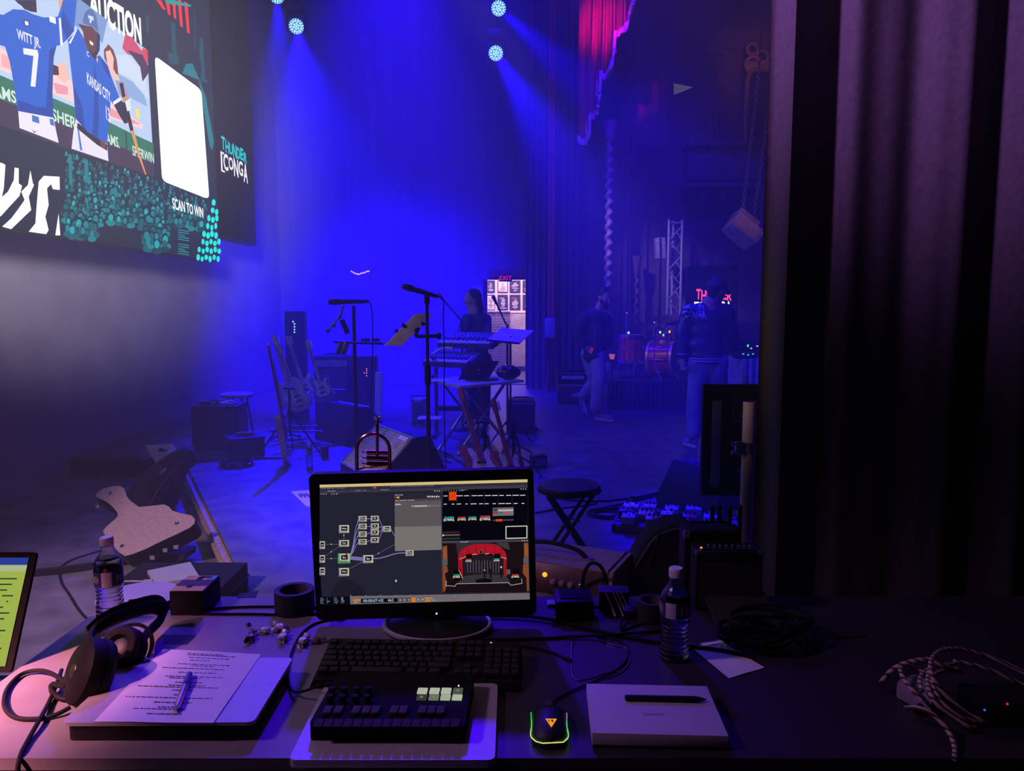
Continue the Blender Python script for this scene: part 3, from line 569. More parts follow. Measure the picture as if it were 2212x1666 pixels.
def truss_tower():
    Y = 13.0; a, e = at(1438, 690, Y), at(1466, 690, Y); zt = at(1440, 476, Y).z; w_ = e.x - a.x; x0 = a.x
    t = thing('truss_tower', 'upright silver lattice truss tower behind the drum kit', 'truss', (x0 + w_ / 2, Y, 0)); cs = [(x0, Y - w_ / 2), (x0 + w_, Y - w_ / 2), (x0 + w_ * .55, Y + w_ / 2)]
    for x, y in cs: b = MB(); b.cyl((x, y, .03), (x, y, zt), .024, n=10); b.build('chord', ALU, t, world=True)
    n = 11
    for (xa, ya), (xb, yb) in ((cs[0], cs[1]), (cs[1], cs[2]), (cs[2], cs[0])):
        for k in range(n):
            z0, z1 = .1 + (zt - .2) * k / n, .1 + (zt - .2) * (k + 1) / n
            if k % 2: z0, z1 = z1, z0
            b = MB(); b.cyl((xa, ya, z0), (xb, yb, z1), .011, n=6); b.build('brace', ALU, t, world=True)
        b = MB(); b.cyl((xa, ya, zt - .05), (xb, yb, zt - .05), .011, n=6); b.build('brace', ALU, t, world=True)
    b = MB(); b.box((x0 + w_ / 2, Y, .015), (.36, .36, .03)); b.build('base_plate', STEEL, t, world=True)
    p = at(1430, 558, Y - .25); q = at(1440, 512, Y - .25); t = thing('column_speaker', 'slim dark speaker hung on the left side of the truss tower', 'speaker', (p.x, Y - .05, p.z)); h = q.z - p.z
    b = MB(); b.box((0, 0, h / 2), (.16, .18, h), rot=(0, R(-3), 0), bev=.012); b.build('cabinet', GREYB, t); b = MB(); b.box((-.004, -.092, h / 2), (.03, .006, h * .94), rot=(0, R(-3), 0)); b.build('grille', BLK, t); b = MB(); b.box((.09, .02, h * .55), (.07, .05, .06)); b.build('clamp', STEEL, t)
truss_tower()
def logo_panel():
    Y = 12.6; a, e = at(1478, 800, Y), at(1594, 575, Y); t = thing('led_screen', 'upright LED panel with red and white word mark behind the person in the jacket', 'screen', ((a.x + e.x) / 2, Y, 0)); w_ = e.x - a.x; z1 = e.z
    b = MB(); b.box((0, 0, (z1 + .5) / 2), (w_, .1, z1 - .5)); b.build('cabinet', BLK, t); b = MB(); b.box((0, .0, .25), (w_ * .8, .2, .5)); b.build('plinth', BLKM, t)
    b = MB(); b.mat(sm(10, 6, 14, .8)); b.poly([(-w_ / 2 + .02, -.052, .55), (w_ / 2 - .02, -.052, .55), (w_ / 2 - .02, -.052, z1 - .03), (-w_ / 2 + .02, -.052, z1 - .03)]); b.build('display', None, t)
    l, r_ = at(1497, 688, Y), at(1582, 624, Y); X = (a.x + e.x) / 2
    b = MB(); logo(b, lambda u, v: V((l.x - X + (r_.x - l.x) * u, -.056, l.z + (r_.z - l.z) * v)), emit('red_logo_light', (1, .06, .2), 1.6), emit('white_logo_light', (1, .95, .9), 1.6)); b.build('word_mark', None, t)
logo_panel()
def hanging_box():
    p = at(1612, 495, 10.5); t = thing('hanging_speaker', 'tilted loudspeaker box hung on chains beside the black curtain', 'speaker', p); M = Matrix.Rotation(R(38), 4, 'Y') @ Matrix.Rotation(R(-12), 4, 'X')
    b = MB(M); b.box((0, .12, 0), (.44, .4, .22), bev=.012); b.build('cabinet', mat('pale_speaker_paint', (.5, .4, .42), .6), t); b = MB(M); b.box((-.02, -.085, 0), (.36, .012, .17)); b.build('grille', mat('pink_lit_grille', (.6, .4, .38), .7), t)  # pinkish light on the speaker's face is put into the grille colour
    b = MB(M); b.box((-.06, .16, .17), (.34, .3, .1), bev=.008); b.build('amplifier_case', GREYB, t)
    for dx in (-.1, .1):
        b = MB(); a0 = M @ V((dx, .12, .11)); a1 = V((dx + .25, .12, 2.2)); n = 44
        for k in range(n): c_ = a0 + (a1 - a0) * (k / n); b.torus(c_, .022, .006, (1, 0, 0) if k % 2 else (0, 1, 0), 8, 4, ry=.03)
        b.build('chain', STEEL, t)['kind'] = 'stuff'
        b = MB(); b.cyl(a1 + V((0, 0, -.04)), (a1.x, a1.y, ZC - p.z), .008, n=5); b.build('wire', STEEL, t)
hanging_box()
def string_lights():
    t = thing('light_string', 'short sagging string of tiny warm bulbs high on the back wall', 'string light', at(778, 592, 14.0)); n = 14; pts = []
    for k in range(n):
        u = k / (n - 1); pts.append(at(759 + 38 * u, 586 + 6.5 * (1 - abs(1 - 2 * min(1, u * 1.1)) ** 2) * (1 if u < .5 else .75), 14.0))
    b = MB(); b.tube(pts, .006, 4); b.build('wire', BLKR, t, world=True); bm_ = emit('warm_bulb', (1, .55, .4), 1.4)
    for q in pts: b = MB(); b.ball(q, .013, 6); b.build('bulb', bm_, t, world=True)
    a, e = pts[0], pts[-1]; b = MB(); b.box((a.x, 14.1, a.z), (.03, .2, .03)); b.box((e.x, 14.1, e.z), (.03, .2, .03)); b.build('hook', BLKM, t, world=True)
string_lights()
# ------------------------------------------------------------------ the working desk in the foreground
DZ = .72
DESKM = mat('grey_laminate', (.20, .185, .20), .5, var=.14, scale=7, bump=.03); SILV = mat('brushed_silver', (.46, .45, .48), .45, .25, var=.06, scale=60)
def D(px, py, dz=0): return on(px, py, DZ + dz)
def rrect(w_, d_, r, n=5, cx=0, cy=0):
    out = []
    for sx, sy, a0 in ((1, 1, 0), (-1, 1, 90), (-1, -1, 180), (1, -1, 270)):
        for k in range(n + 1): a = R(a0 + 90 * k / n); out.append((cx + sx * (w_ / 2 - r) + r * cos(a), cy + sy * (d_ / 2 - r) + r * sin(a)))
    return out
def frame_of(p0, px_, py_):   # local frame: origin p0, x towards px_, y towards py_ (level)
    X = V(px_) - V(p0); return V(p0), math.atan2(X.y, X.x), X.length, (V(py_) - V(p0)).length
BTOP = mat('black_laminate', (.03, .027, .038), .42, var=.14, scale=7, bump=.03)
def desk(x0, x1, m, label):
    y0, y1 = 1.183, 1.89; t = thing('folding_table', label, 'table', ((x0 + x1) / 2, (y0 + y1) / 2, ZL)); C_ = Matrix.Translation(((x0 + x1) / 2, (y0 + y1) / 2, 0))
    b = MB(C_); b.prism(rrect(x1 - x0, y1 - y0, .012), .022, z0=DZ - .022); b.build('tabletop', m, t, world=True)
    b = MB(C_); b.prism(rrect(x1 - x0 - .004, y1 - y0 - .004, .012), .018, z0=DZ - .04); b.build('edge_band', BLKR, t, world=True)
    for x in (x0 + .09, x1 - .09):
        for y in (y0 + .07, y1 - .07): b = MB(); b.cyl((x, y, ZL + .0), (x, y, DZ - .04), .016, n=10); b.build('leg', BLKM, t, world=True)
        b = MB(); b.cyl((x, y0 + .07, .1), (x, y1 - .07, .1), .012, n=8); b.build('cross_bar', BLKM, t, world=True)
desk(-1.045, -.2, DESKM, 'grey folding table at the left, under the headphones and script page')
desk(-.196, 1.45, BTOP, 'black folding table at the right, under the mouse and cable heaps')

MY = 1.70
def m2(x, y, d=0.0): return at(660 + x / 4.254, 1000 + y / 4.254, MY - d)
def monitor():
    c_ = m2(1090, 735); base = D(940, 1380); t = thing('computer_monitor', 'black widescreen monitor showing a node editor and a stage picture', 'monitor', (base.x, base.y, DZ))
    roll = Matrix.Translation((c_.x, MY, c_.z)) @ Matrix.Rotation(R(-1.45), 4, 'Y')
    w_, h_ = (at(1156, 1100, MY) - at(673, 1100, MY)).x, at(900, 1018, MY).z - at(900, 1333, MY).z
    zc = (at(915, 1020, MY).z + at(915, 1332, MY).z) / 2 - c_.z; xc = (at(673, 1100, MY).x + at(1156, 1100, MY).x) / 2 - c_.x
    b = MB(roll @ Matrix.Rotation(R(90), 4, 'X')); b.prism(rrect(w_, h_, .014, cx=xc, cy=zc), .022, z0=-.026); b.prism(rrect(w_ * .7, h_ * .6, .03, cx=xc, cy=zc), .03, z0=-.055); b.build('housing', BLK, t, world=True)
    sw, sh = (m2(2050, 700) - m2(129, 700)).x + .004, (m2(1090, 175).z - m2(1090, 1282).z) + .004
    b = MB(roll @ Matrix.Rotation(R(90), 4, 'X')); o_ = rrect(w_, h_, .014, cx=xc, cy=zc); i_ = rrect(sw, sh, .001); A = [b.v((x, y, -.0035)) for x, y in o_]; B = [b.v((x, y, -.0035)) for x, y in i_]; A2 = [b.v((x, y, .0025)) for x, y in o_]; B2 = [b.v((x, y, .001)) for x, y in i_]; n = len(A)
    for k in range(n):
        j = (k + 1) % n; b.f([A2[k], A2[j], B2[j], B2[k]]); b.f([A[k], A[j], A2[j], A2[k]]); b.f([B[k], B[j], B2[j], B2[k]])
    b.build('bezel', BLK, t, world=True)
    q = at(943, 1326, MY - .004); b = MB(); b.box(q, (.0035, .002, .0035)); b.build('power_light', emit('blue_power_light', (.15, .4, 1), 3), t, world=True)
    b = MB(); b.box((base.x, MY + .035, (DZ + c_.z) / 2), (.08, .03, c_.z - DZ), bev=.006); b.build('stand_neck', BLK, t, world=True)
    b = MB(Matrix.Translation((base.x, MY - .0, DZ)) @ Matrix.Diagonal((1, .74, 1, 1))); b.lathe([(.128, .0), (.128, .006), (.118, .012), (.05, .02), (.0, .02)], 40); b.build('stand_base', BLK, t, world=True)
    b = MB(Matrix.Translation((base.x, MY - .0, DZ)) @ Matrix.Diagonal((1, .74, 1, 1))); b.torus((0, 0, .009), .126, .006, n=48, k=8); o = b.build('base_rim', ALU, t, world=True)
    # --- what the screen shows, flat and in its plane
    scn = None
    def layer(name, items, d):
        b = MB()
        for k, (c, pts) in enumerate(items): b.mat(sm(*c, .8)); b.poly([m2(x, y, d + k * .000004) for x, y in pts])
        o = b.build(name, None, scn or t, world=True); return o
    def rect(x0, y0, x1, y1, sl=-.026): return ((x0, y0), (x1, y0 + (x1 - x0) * sl), (x1, y1 + (x1 - x0) * sl), (x0, y1))
    def stroke(p, q, w_=5):
        d = V((q[0] - p[0], q[1] - p[1])).normalized() * w_ / 2; n_ = (-d.y, d.x); return ((p[0] + n_[0], p[1] + n_[1]), (q[0] + n_[0], q[1] + n_[1]), (q[0] - n_[0], q[1] - n_[1]), (p[0] - n_[0], p[1] - n_[1]))
    def words(body, x, y, h, c, d, sx=1.0, align='LEFT', name='screen_text', st=.9):
        p = m2(x, y, d); u = (m2(x + 10, y - .26, d) - p) / 10; up = (m2(x, y - 10, d) - p) / 10; sz = h / .7
        M = Matrix(((u.x * sz, up.x * sz, 0, p.x), (0, 0, -1, p.y), (u.z * sz, up.z * sz, 0, p.z), (0, 0, 0, 1)))
        b.mat(sm(*c, st)); b.text(body, 1.0, M, sx=sx, align=align)
    scn = layer('display', [((38, 38, 56), ((130, 200), (2040, 150), (2062, 1255), (128, 1308)))], .0006)
    b0 = [((228, 205, 140), ((130, 202), (2040, 152), (2040, 180), (130, 228))), ((62, 60, 76), rect(130, 258, 1250, 282)), ((50, 48, 64), rect(130, 228, 2040, 254)), ((66, 62, 78), rect(1252, 224, 2040, 250)), ((7, 6, 18), ((1256, 250), (2040, 232), (2046, 704), (1256, 716))), ((72, 68, 82), ((1256, 718), (2046, 704), (2046, 724), (1256, 740))), ((120, 112, 118), ((408, 1226), (2058, 1196), (2062, 1256), (412, 1302))), ((12, 12, 26), ((130, 1232), (405, 1226), (408, 1300), (128, 1306))), ((60, 60, 75), ((1248, 230), (1256, 230), (1258, 1196), (1250, 1196))), ((34, 30, 46), ((260, 1130), (330, 1070), (430, 1080), (520, 1150), (570, 1218), (230, 1224)))]
    b0 += [((98, 92, 96), ((818, 300), (1244, 288), (1250, 800), (822, 812))), ((44, 42, 54), ((818, 288), (1244, 276), (1244, 325), (818, 338))), ((74, 70, 80), ((818, 338), (1244, 326), (1244, 345), (818, 358))), ((130, 124, 122), ((818, 590), (1248, 580), (1250, 800), (822, 812)))]
    layer('display_panels', b0, .0008)
    # node network
    L_ = []; nodes = [(485, 490, 562, 542), (485, 560, 562, 612), (485, 632, 562, 684), (485, 702, 562, 754), (598, 488, 673, 540), (598, 558, 673, 610), (598, 614, 673, 666), (598, 684, 673, 736), (710, 582, 783, 636), (306, 574, 400, 646), (306, 712, 400, 772), (306, 838, 404, 912), (306, 968, 400, 1042), (527, 850, 622, 922), (918, 806, 994, 856), (128, 722, 178, 792), (128, 850, 178, 918), (128, 964, 178, 1032)]
    WR = (150, 140, 205); GR = (110, 108, 122)
    for p, q in (((400, 600), (352, 712)),): L_.append((GR, stroke((352, 646), (352, 712), 4)))
    for y in (516, 586, 658, 728):
        pts = [(408, 860), (430, 800), (450, 700), (468, 600), (478, y + (860 - y) * .1), (488, y)]
        pts = [(410, 862), (440, 862 + (y - 862) * .35), (462, 862 + (y - 862) * .75), (488, y)]
        for u, v in zip(pts, pts[1:]): L_.append((WR, stroke(u, v, 5)))
    for k, y in enumerate((514, 584, 640, 710)):
        L_.append((WR, stroke((562, (516, 586, 658, 728)[k]), (598, y), 5))); L_.append((WR, stroke((673, y), (694, (y + 605) / 2), 5))); L_.append((WR, stroke((694, (y + 605) / 2), (712, 606), 5)))
    for u, v in (((783, 606), (800, 640)), ((800, 640), (820, 672))): L_.append((WR, stroke(u, v, 5)))
    for k in range(4): L_.append((WR, stroke((406, 862 + 8 * k), (530, 872 + 9 * k), 6)))
    cv = [(620, 880), (680, 878), (740, 862), (800, 842), (860, 830), (920, 828)]
    for u, v in zip(cv, cv[1:]): L_.append((WR, stroke(u, v, 8)))
    for u, v in (((178, 750), (306, 748)), ((178, 860), (306, 770)), ((178, 882), (306, 880)), ((620, 860), (818, 750)), ((410, 972), (527, 908))): L_.append((GR, stroke(u, v, 4)))
    for x, y in ((236, 749), (236, 818), (236, 880), (352, 668), (670, 832)): L_.append(((200, 198, 205), rect(x - 5, y - 5, x + 5, y + 5)))
    layer('node_wires', L_, .0010)
    nb = [((40, 200, 80), rect(298, 834, 411, 926))]; nb.append(((38, 38, 56), rect(305, 842, 404, 918)))
    for x0, y0, x1, y1 in nodes:
        nb.append(((206, 198, 178), rect(x0, y0, x1, y1))); nb.append(((150, 140, 190), rect(x0, y0 + 4, x0 + 10, y1 - 4))); nb.append(((18, 16, 22), rect(x0 + (x1 - x0) * .22, y0 + (y1 - y0) * .16, x0 + (x1 - x0) * .84, y0 + (y1 - y0) * .72)))
        nb.append(((60, 56, 66), rect(x0 + 4, y1 - 10, x1 - 18, y1 - 5)))
    nb.append(((230, 40, 40), rect(366, 832, 386, 850))); layer('network_node', nb, .0012)
    b = MB(); lab = ['Out'] * 4 + ['Fit'] * 4 + ['Key', 'Win', 'Cin', 'Bas', 'Win', 'Bas', 'Out', 'os', 'as', 'os']
    for (x0, y0, x1, y1), s_ in zip(nodes, lab): words(s_, (x0 + x1) / 2 + 2, (y0 + y1) / 2 - 4, 17, (245, 242, 235), .0026, align='CENTER')
    words('Base visuals', 822, 296, 11, (230, 226, 220), .0026); words('?', 822, 318, 15, (230, 226, 220), .0026); words('Base  Extensions  Common', 826, 348, 11, (220, 216, 210), .0026); words('Visuals', 826, 378, 11, (220, 216, 210), .0026); words('Base', 975, 398, 12, (235, 230, 222), .0026); words('off', 1125, 397, 12, (235, 230, 222), .0026)
    words('00:00:07:43', 528, 1271, 26, (175, 225, 250), .0026, 1.05); words('463', 755, 1265, 26, (175, 225, 250), .0026)
    for k, (s_, v_) in enumerate((('Start:', '1'), ('Rstart:', '1'), ('FPS:', '60.0'), ('Rsnd:', '1'))): words(s_, 136, 1246 + 15 * k, 10, (150, 165, 200), .0026); words(v_, 196, 1245 + 15 * k, 10, (190, 215, 245), .0026)
    for k, (s_, v_) in enumerate((('End:', '600'), ('Rend:', '600'), ('Tempo:', '120.0'), ('T Sig:', '4   4'))): words(s_, 262, 1243 + 15 * k, 10, (150, 165, 200), .0026); words(v_, 326, 1242 + 15 * k, 10, (190, 215, 245), .0026)
    words('File  Edit  Dialogs  Help   |  Wiki  |  Layout', 140, 236, 9, (170, 168, 178), .0026); words('Timer  15 of 27 pane layout  os  thundercong 2024 pane editor do so enter accessible', 780, 218, 8, (165, 165, 175), .0026)
    words('Pane Layout', 204, 260, 10, (190, 188, 195), .0026); words('Pane Layout', 694, 248, 10, (190, 188, 195), .0026); words('TouchEdit   |  Cams', 455, 255, 9, (170, 168, 178), .0026); words('/ visuals / >>', 1415, 252, 10, (190, 188, 195), .0026); words('base_pane1', 1425, 728, 11, (230, 228, 235), .0026); words('/ / >>', 280, 284, 9, (180, 178, 190), .0026); words('Range Limit', 1098, 1244, 10, (235, 230, 226), .0026); words('Once', 1160, 1262, 10, (235, 230, 226), .0026); words('MIDI', 450, 1284, 9, (235, 230, 226), .0026)
    b.build('screen_text', None, scn, world=True)['kind'] = 'stuff'
    # right column: cue grid, logos, swatches, meters
    g = random.Random(4); it = [((240, 72, 18), rect(1318, 268, 1388, 346)), ((110, 20, 5), rect(1345, 304, 1360, 309)), ((240, 80, 20), rect(622, 222, 648, 236)), ((236, 128, 24), rect(438, 1254, 505, 1272)), ((238, 132, 20), rect(972, 1240, 1012, 1280)), ((236, 128, 24), rect(1098, 1256, 1150, 1278)), ((14, 14, 28), rect(510, 1250, 708, 1290)), ((14, 14, 28), rect(716, 1246, 846, 1284)), ((90, 86, 92), rect(846, 1240, 970, 1280)), ((200, 200, 202), rect(862, 1258, 880, 1266)), ((200, 200, 202), rect(905, 1254, 916, 1268)), ((200, 200, 202), rect(946, 1254, 956, 1266)), ((200, 200, 202), rect(1030, 1253, 1040, 1263)), ((200, 200, 202), rect(1070, 1250, 1082, 1262))]
    for k in range(6): it.append(((50, 46, 66), rect(1258 + 128 * k, 268, 1261 + 128 * k, 400)))
    for k in range(12):
        x = 1288 + 64.5 * k
        if k != 1: it.append(((238, 234, 230), rect(x - g.uniform(16, 32), 302 - k * .6, x + g.uniform(16, 30), 309 - k * .6)))
        it.append(((238, 234, 230), rect(x - g.uniform(8, 32), 377 - k * .6, x + g.uniform(6, 30), 384 - k * .6)))
    it += [((120, 116, 122), rect(1720, 414, 1912, 490)), ((205, 202, 190), rect(1770, 432, 1908, 446)), ((70, 66, 76), rect(1726, 420, 1764, 446)), ((200, 40, 40), rect(1722, 452, 1766, 468)), ((20, 140, 120), rect(1772, 451, 1814, 467)), ((220, 70, 110), rect(1818, 450, 1862, 466)), ((130, 124, 128), rect(1868, 449, 1910, 465)), ((74, 70, 82), rect(1722, 522, 1912, 536)), ((236, 72, 20), rect(1750, 518, 1808, 540))]
    it += [((236, 232, 215), rect(1838, 582, 2038, 700)), ((8, 7, 20), rect(1846, 590, 2030, 691))]
    it += [((26, 18, 30), rect(1258, 628, 1420, 708)), ((120, 40, 60), rect(1258, 640, 1420, 645)), ((210, 200, 160), rect(1258, 664, 1420, 668)), ((40, 140, 80), rect(1258, 698, 1420, 702)), ((236, 228, 205), rect(1258, 660, 1272, 674))]
    for k in range(4): it.append(((60, 30, 44), rect(1300 + 34 * k, 630, 1303 + 34 * k, 700)))
    for k in range(8): it.append(((190, 186, 190), rect(1260 + 25 * k, 254, 1268 + 25 * k, 260)))
    for k in range(6): it.append(((190, 186, 190), rect(140 + 22 * k + (30 if k > 2 else 0), 284, 150 + 22 * k + (30 if k > 2 else 0), 291)))
    for k in range(6): it.append(((236, 200 - 10 * k, 130 + 20 * k) if k % 2 else (225, 222, 225), rect(1118 + 20 * k, 304, 1132 + 20 * k, 318)))
    it += [((236, 165, 80), rect(838, 310, 862, 328)), ((190, 186, 184), rect(1005, 392, 1118, 406)), ((122, 118, 120), rect(1150, 388, 1240, 402)), ((230, 228, 220), rect(822, 384, 878, 389))]
    for k in range(3): it.append(((190, 186, 190), rect(1182 + 22 * k, 254, 1192 + 22 * k, 264))); it.append(((190, 186, 190), rect(1975 + 22 * k, 238, 1985 + 22 * k, 246))); it.append(((190, 186, 190), rect(1985 + 22 * k, 712, 1995 + 22 * k, 720)))
    for k in range(12): it.append(((150, 140, 150), rect(412 + 137 * k, 1214, 418 + 137 * k, 1226)))
    it += [((250, 246, 235), rect(824, 1076, 838, 1096)), ((38, 38, 56), rect(828, 1081, 834, 1091))]
    layer('display_widget', it, .0014)['kind'] = 'stuff'
    b = MB()
    for x, y, w_, h_, c in ((1270, 540, 100, 46, (30, 200, 180)), (1398, 534, 78, 38, (240, 90, 50)), (1496, 531, 78, 38, (30, 200, 180)), (1602, 534, 100, 48, (245, 90, 120))):
        logo(b, lambda u, v: m2(x + w_ * u, y - w_ * u * .026 - h_ * v, .0026), sm(*c, .9), sm(240, 236, 220, .9))
    b.build('screen_mark', None, scn, world=True)['kind'] = 'stuff'
    # the stage picture in the lower right pane
    s_ = [((28, 17, 24), ((1257, 742), (2046, 724), (2055, 1186), (1260, 1196))), ((58, 48, 50), ((1380, 742), (1700, 735), (1800, 760), (1780, 800), (1480, 810), (1400, 860))), ((70, 60, 58), ((1750, 735), (1860, 732), (1880, 800), (1830, 790)))]
    OR = (142, 78, 44)
    s_ += [(OR, ((1258, 770), (1300, 760), (1305, 880), (1290, 900), (1262, 905))), ((92, 92, 100), ((1258, 888), (1305, 884), (1305, 940), (1260, 945))), (OR, ((1260, 945), (1300, 945), (1310, 1000), (1280, 1020), (1300, 1130), (1275, 1190), (1262, 1190))), (OR, ((2005, 735), (2046, 734), (2050, 880), (2010, 870))), ((92, 92, 100), ((2000, 870), (2048, 870), (2050, 930), (2002, 925))), (OR, ((2000, 930), (2050, 930), (2054, 1180), (2035, 1180), (2030, 1060), (1995, 1010)))]
    for k in range(7): s_.append(((190, 110, 70), ((1266, 792 + 15 * k), (1298, 782 + 15 * k), (1298, 787 + 15 * k), (1266, 797 + 15 * k)))); s_.append(((190, 110, 70), ((2010, 762 + 15 * k), (2044, 752 + 15 * k), (2044, 757 + 15 * k), (2010, 767 + 15 * k))))
    RD, RD2 = (186, 24, 44), (120, 12, 28)
    s_ += [(RD, ((1405, 990), (1402, 870), (1425, 810), (1480, 768), (1560, 748), (1650, 744), (1740, 752), (1800, 780), (1836, 820), (1850, 880), (1846, 985), (1852, 1040), (1822, 1050), (1820, 880), (1790, 850), (1740, 860), (1700, 830), (1660, 846), (1620, 825), (1580, 850), (1530, 845), (1470, 880), (1440, 878), (1446, 1065), (1414, 985)))]
    s_ += [((34, 28, 38), ((1444, 880), (1530, 846), (1580, 852), (1660, 848), (1740, 862), (1820, 882), (1822, 1040), (1700, 1060), (1560, 1055), (1450, 1060)))]
    s_ += [(RD2, stroke(p, q, 5)) for p, q in (((1425, 830), (1470, 870)), ((1480, 780), (1520, 840)), ((1560, 752), (1580, 845)), ((1650, 748), (1655, 840)), ((1740, 756), (1735, 850)), ((1800, 785), (1785, 850)), ((1420, 890), (1428, 1000)), ((1836, 885), (1838, 1035)))]
    s_ += [((96, 80, 70), ((1590, 805), (1630, 803), (1628, 838), (1594, 838))), ((20, 14, 20), ((1602, 812), (1620, 812), (1618, 832), (1604, 832)))]
    s_ += [((98, 90, 108), stroke((1490 + 26 * k, 890 + (k % 3) * 6), (1490 + 26 * k, 1010), 6)) for k in range(12)]
    s_ += [((60, 54, 62), ((1460, 1040), (1640, 1020), (1830, 1036), (1860, 1060), (1880, 1104), (1390, 1112), (1430, 1075))), ((16, 10, 18), ((1560, 1075), (1640, 1060), (1720, 1072), (1700, 1105), (1570, 1106))), ((14, 10, 16), ((1360, 985), (1425, 980), (1430, 1080), (1360, 1085))), ((14, 10, 16), ((1900, 975), (1965, 972), (1970, 1065), (1905, 1070))), ((14, 10, 16), ((1472, 840), (1528, 838), (1530, 912), (1474, 915))), ((14, 10, 16), ((1735, 836), (1786, 834), (1788, 900), (1738, 902))), ((96, 92, 96), ((1845, 980), (1880, 978), (1882, 1025), (1850, 1026)))]
    s_ += [((196, 190, 182), stroke(p, q, 5)) for p, q in (((1290, 1128), (1372, 1136)), ((1372, 1136), (1388, 1112)), ((1388, 1112), (1866, 1102)), ((1866, 1102), (1888, 1126)), ((1888, 1126), (1990, 1108)), ((1290, 1128), (1295, 1085)), ((1990, 1108), (1985, 1065)))]
    s_ += [((210, 180, 130), stroke(p, q, 6)) for p, q in (((1415, 885), (1440, 878)), ((1440, 878), (1475, 862)), ((1530, 845), (1575, 838)), ((1650, 838), (1690, 832)), ((1790, 868), (1845, 880)), ((1408, 985), (1446, 1065)))]
    s_ += [((20, 16, 20), stroke((x, 975), (x + 2, 1060), 14)) for x in (1645, 1700, 1798)] + [((210, 170, 150), rect(1638, 980, 1650, 994)), ((225, 205, 160), rect(1790, 952, 1806, 968)), ((120, 30, 40), ((1262, 1178), (1290, 1176), (1280, 1190), (1264, 1190)))]
    layer('stage_picture', s_, .0016)['kind'] = 'stuff'
    b = MB()
    for x, y, w_, h_, c in ((1472, 914, 55, 32, (240, 90, 50)), (1732, 908, 52, 30, (30, 200, 180)), (1356, 1062, 66, 38, (30, 200, 180)), (1894, 1060, 70, 36, (245, 80, 80))): logo(b, lambda u, v: m2(x + w_ * u, y - w_ * u * .026 - h_ * v, .0030), sm(*c, .9), sm(240, 236, 220, .9))
    b.build('screen_mark', None, scn, world=True)['kind'] = 'stuff'
monitor()

KEYM = mat('black_keycap', (.03, .029, .034), .6, var=.1, spec=.25)
def keyboard():
    p, a, w_, _ = frame_of(D(668, 1488), D(1126, 1496), D(708, 1388)); d_ = .146
    t = thing('computer_keyboard', 'full-size black keyboard in front of the monitor', 'keyboard', (p.x, p.y, DZ), a)
    b = MB(); A = [(0, 0), (w_, 0), (w_, d_), (0, d_)]; vs = [b.v((x, y, 0)) for x, y in A] + [b.v((x + (.006 if x == 0 else -.006), y + (.006 if y == 0 else -.006), .016 if y == 0 else .040)) for x, y in A]
    b.f(vs[3::-1]); b.f(vs[4:]); [b.f([vs[k], vs[(k + 1) % 4], vs[4 + (k + 1) % 4], vs[4 + k]]) for k in range(4)]; b.build('case', BLK, t)
    U = w_ * .0425; meshes = {}
    rows = [([1, -1, 1, 1, 1, 1, -.5, 1, 1, 1, 1, -.5, 1, 1, 1, 1], [1] * 3, []), ([1] * 13 + [2], [1] * 3, [1] * 4), ([1.5] + [1] * 12 + [1.5], [1] * 3, [1] * 4), ([1.75] + [1] * 11 + [2.25], [], [1] * 3 + [1]), ([2.25] + [1] * 10 + [2.75], [-1, 1, -1], [1] * 4), ([1.25] * 3 + [6.25] + [1.25] * 2 + [1.5], [1] * 3, [2, 1, 1])]
    def key(x, y, wu):
        z = .016 + .024 * y / d_; k_ = (round(wu, 2),)
        if k_ not in meshes:
            b = MB(); kw, kd = U * wu * .93, U * .9; b.box((kw / 2, kd / 2, .004), (kw, kd, .008), taper=1 - .22 / max(wu, 1) if wu > 1 else .78, bev=.0008); o = b.build('key', KEYM, t); meshes[k_] = o.data
        else: o = bpy.data.objects.new('key', meshes[k_]); col.objects.link(o); o.parent = t
        o.location = (x, y, z + .001); o.rotation_euler = (.155, 0, 0)
    for j, (main, nav, num) in enumerate(rows):
        y = d_ - .030 - j * U * 1.0 - (.005 if j else 0)
        for x0, line in ((.010, main), (.010 + U * 15.4, nav), (.010 + U * 18.75, num)):
            x = x0
            for u in line:
                if u > 0: key(x, y, u)
                x += U * abs(u)
    b = MB(); b.box((.010 + U * 19.2, d_ - .012, .0392), (.004, .0015, .0012)); b.build('indicator_light', emit('white_indicator', (.8, .9, 1), 1.0), t)
keyboard()
def silver_laptop():
    p, a, w_, _ = frame_of(D(622, 1650, .01), D(1069, 1650, .01), D(1065, 1482, .01)); d_ = .252
    t = thing('laptop', 'closed silver laptop lying under the small music controller', 'laptop', (p.x + w_ / 2, p.y + d_ / 2 + .002, DZ), a)
    b = MB(); b.prism(rrect(w_, d_, .012), .008, z0=.001); b.build('base', SILV, t); b = MB(); b.prism(rrect(w_, d_, .012), .0055, z0=.0096); b.build('lid', SILV, t)
    b = MB(); b.box((0, d_ / 2 - .004, .0085), (w_ * .7, .006, .010)); b.build('hinge', BLK, t)
    b = MB()
    for sx in (-1, 1):
        for sy in (-1, 1): b.cyl((sx * w_ * .42, sy * d_ * .4, 0), (sx * w_ * .42, sy * d_ * .4, .001), .008)
    b.build('rubber_foot', BLKR, t)
silver_laptop()
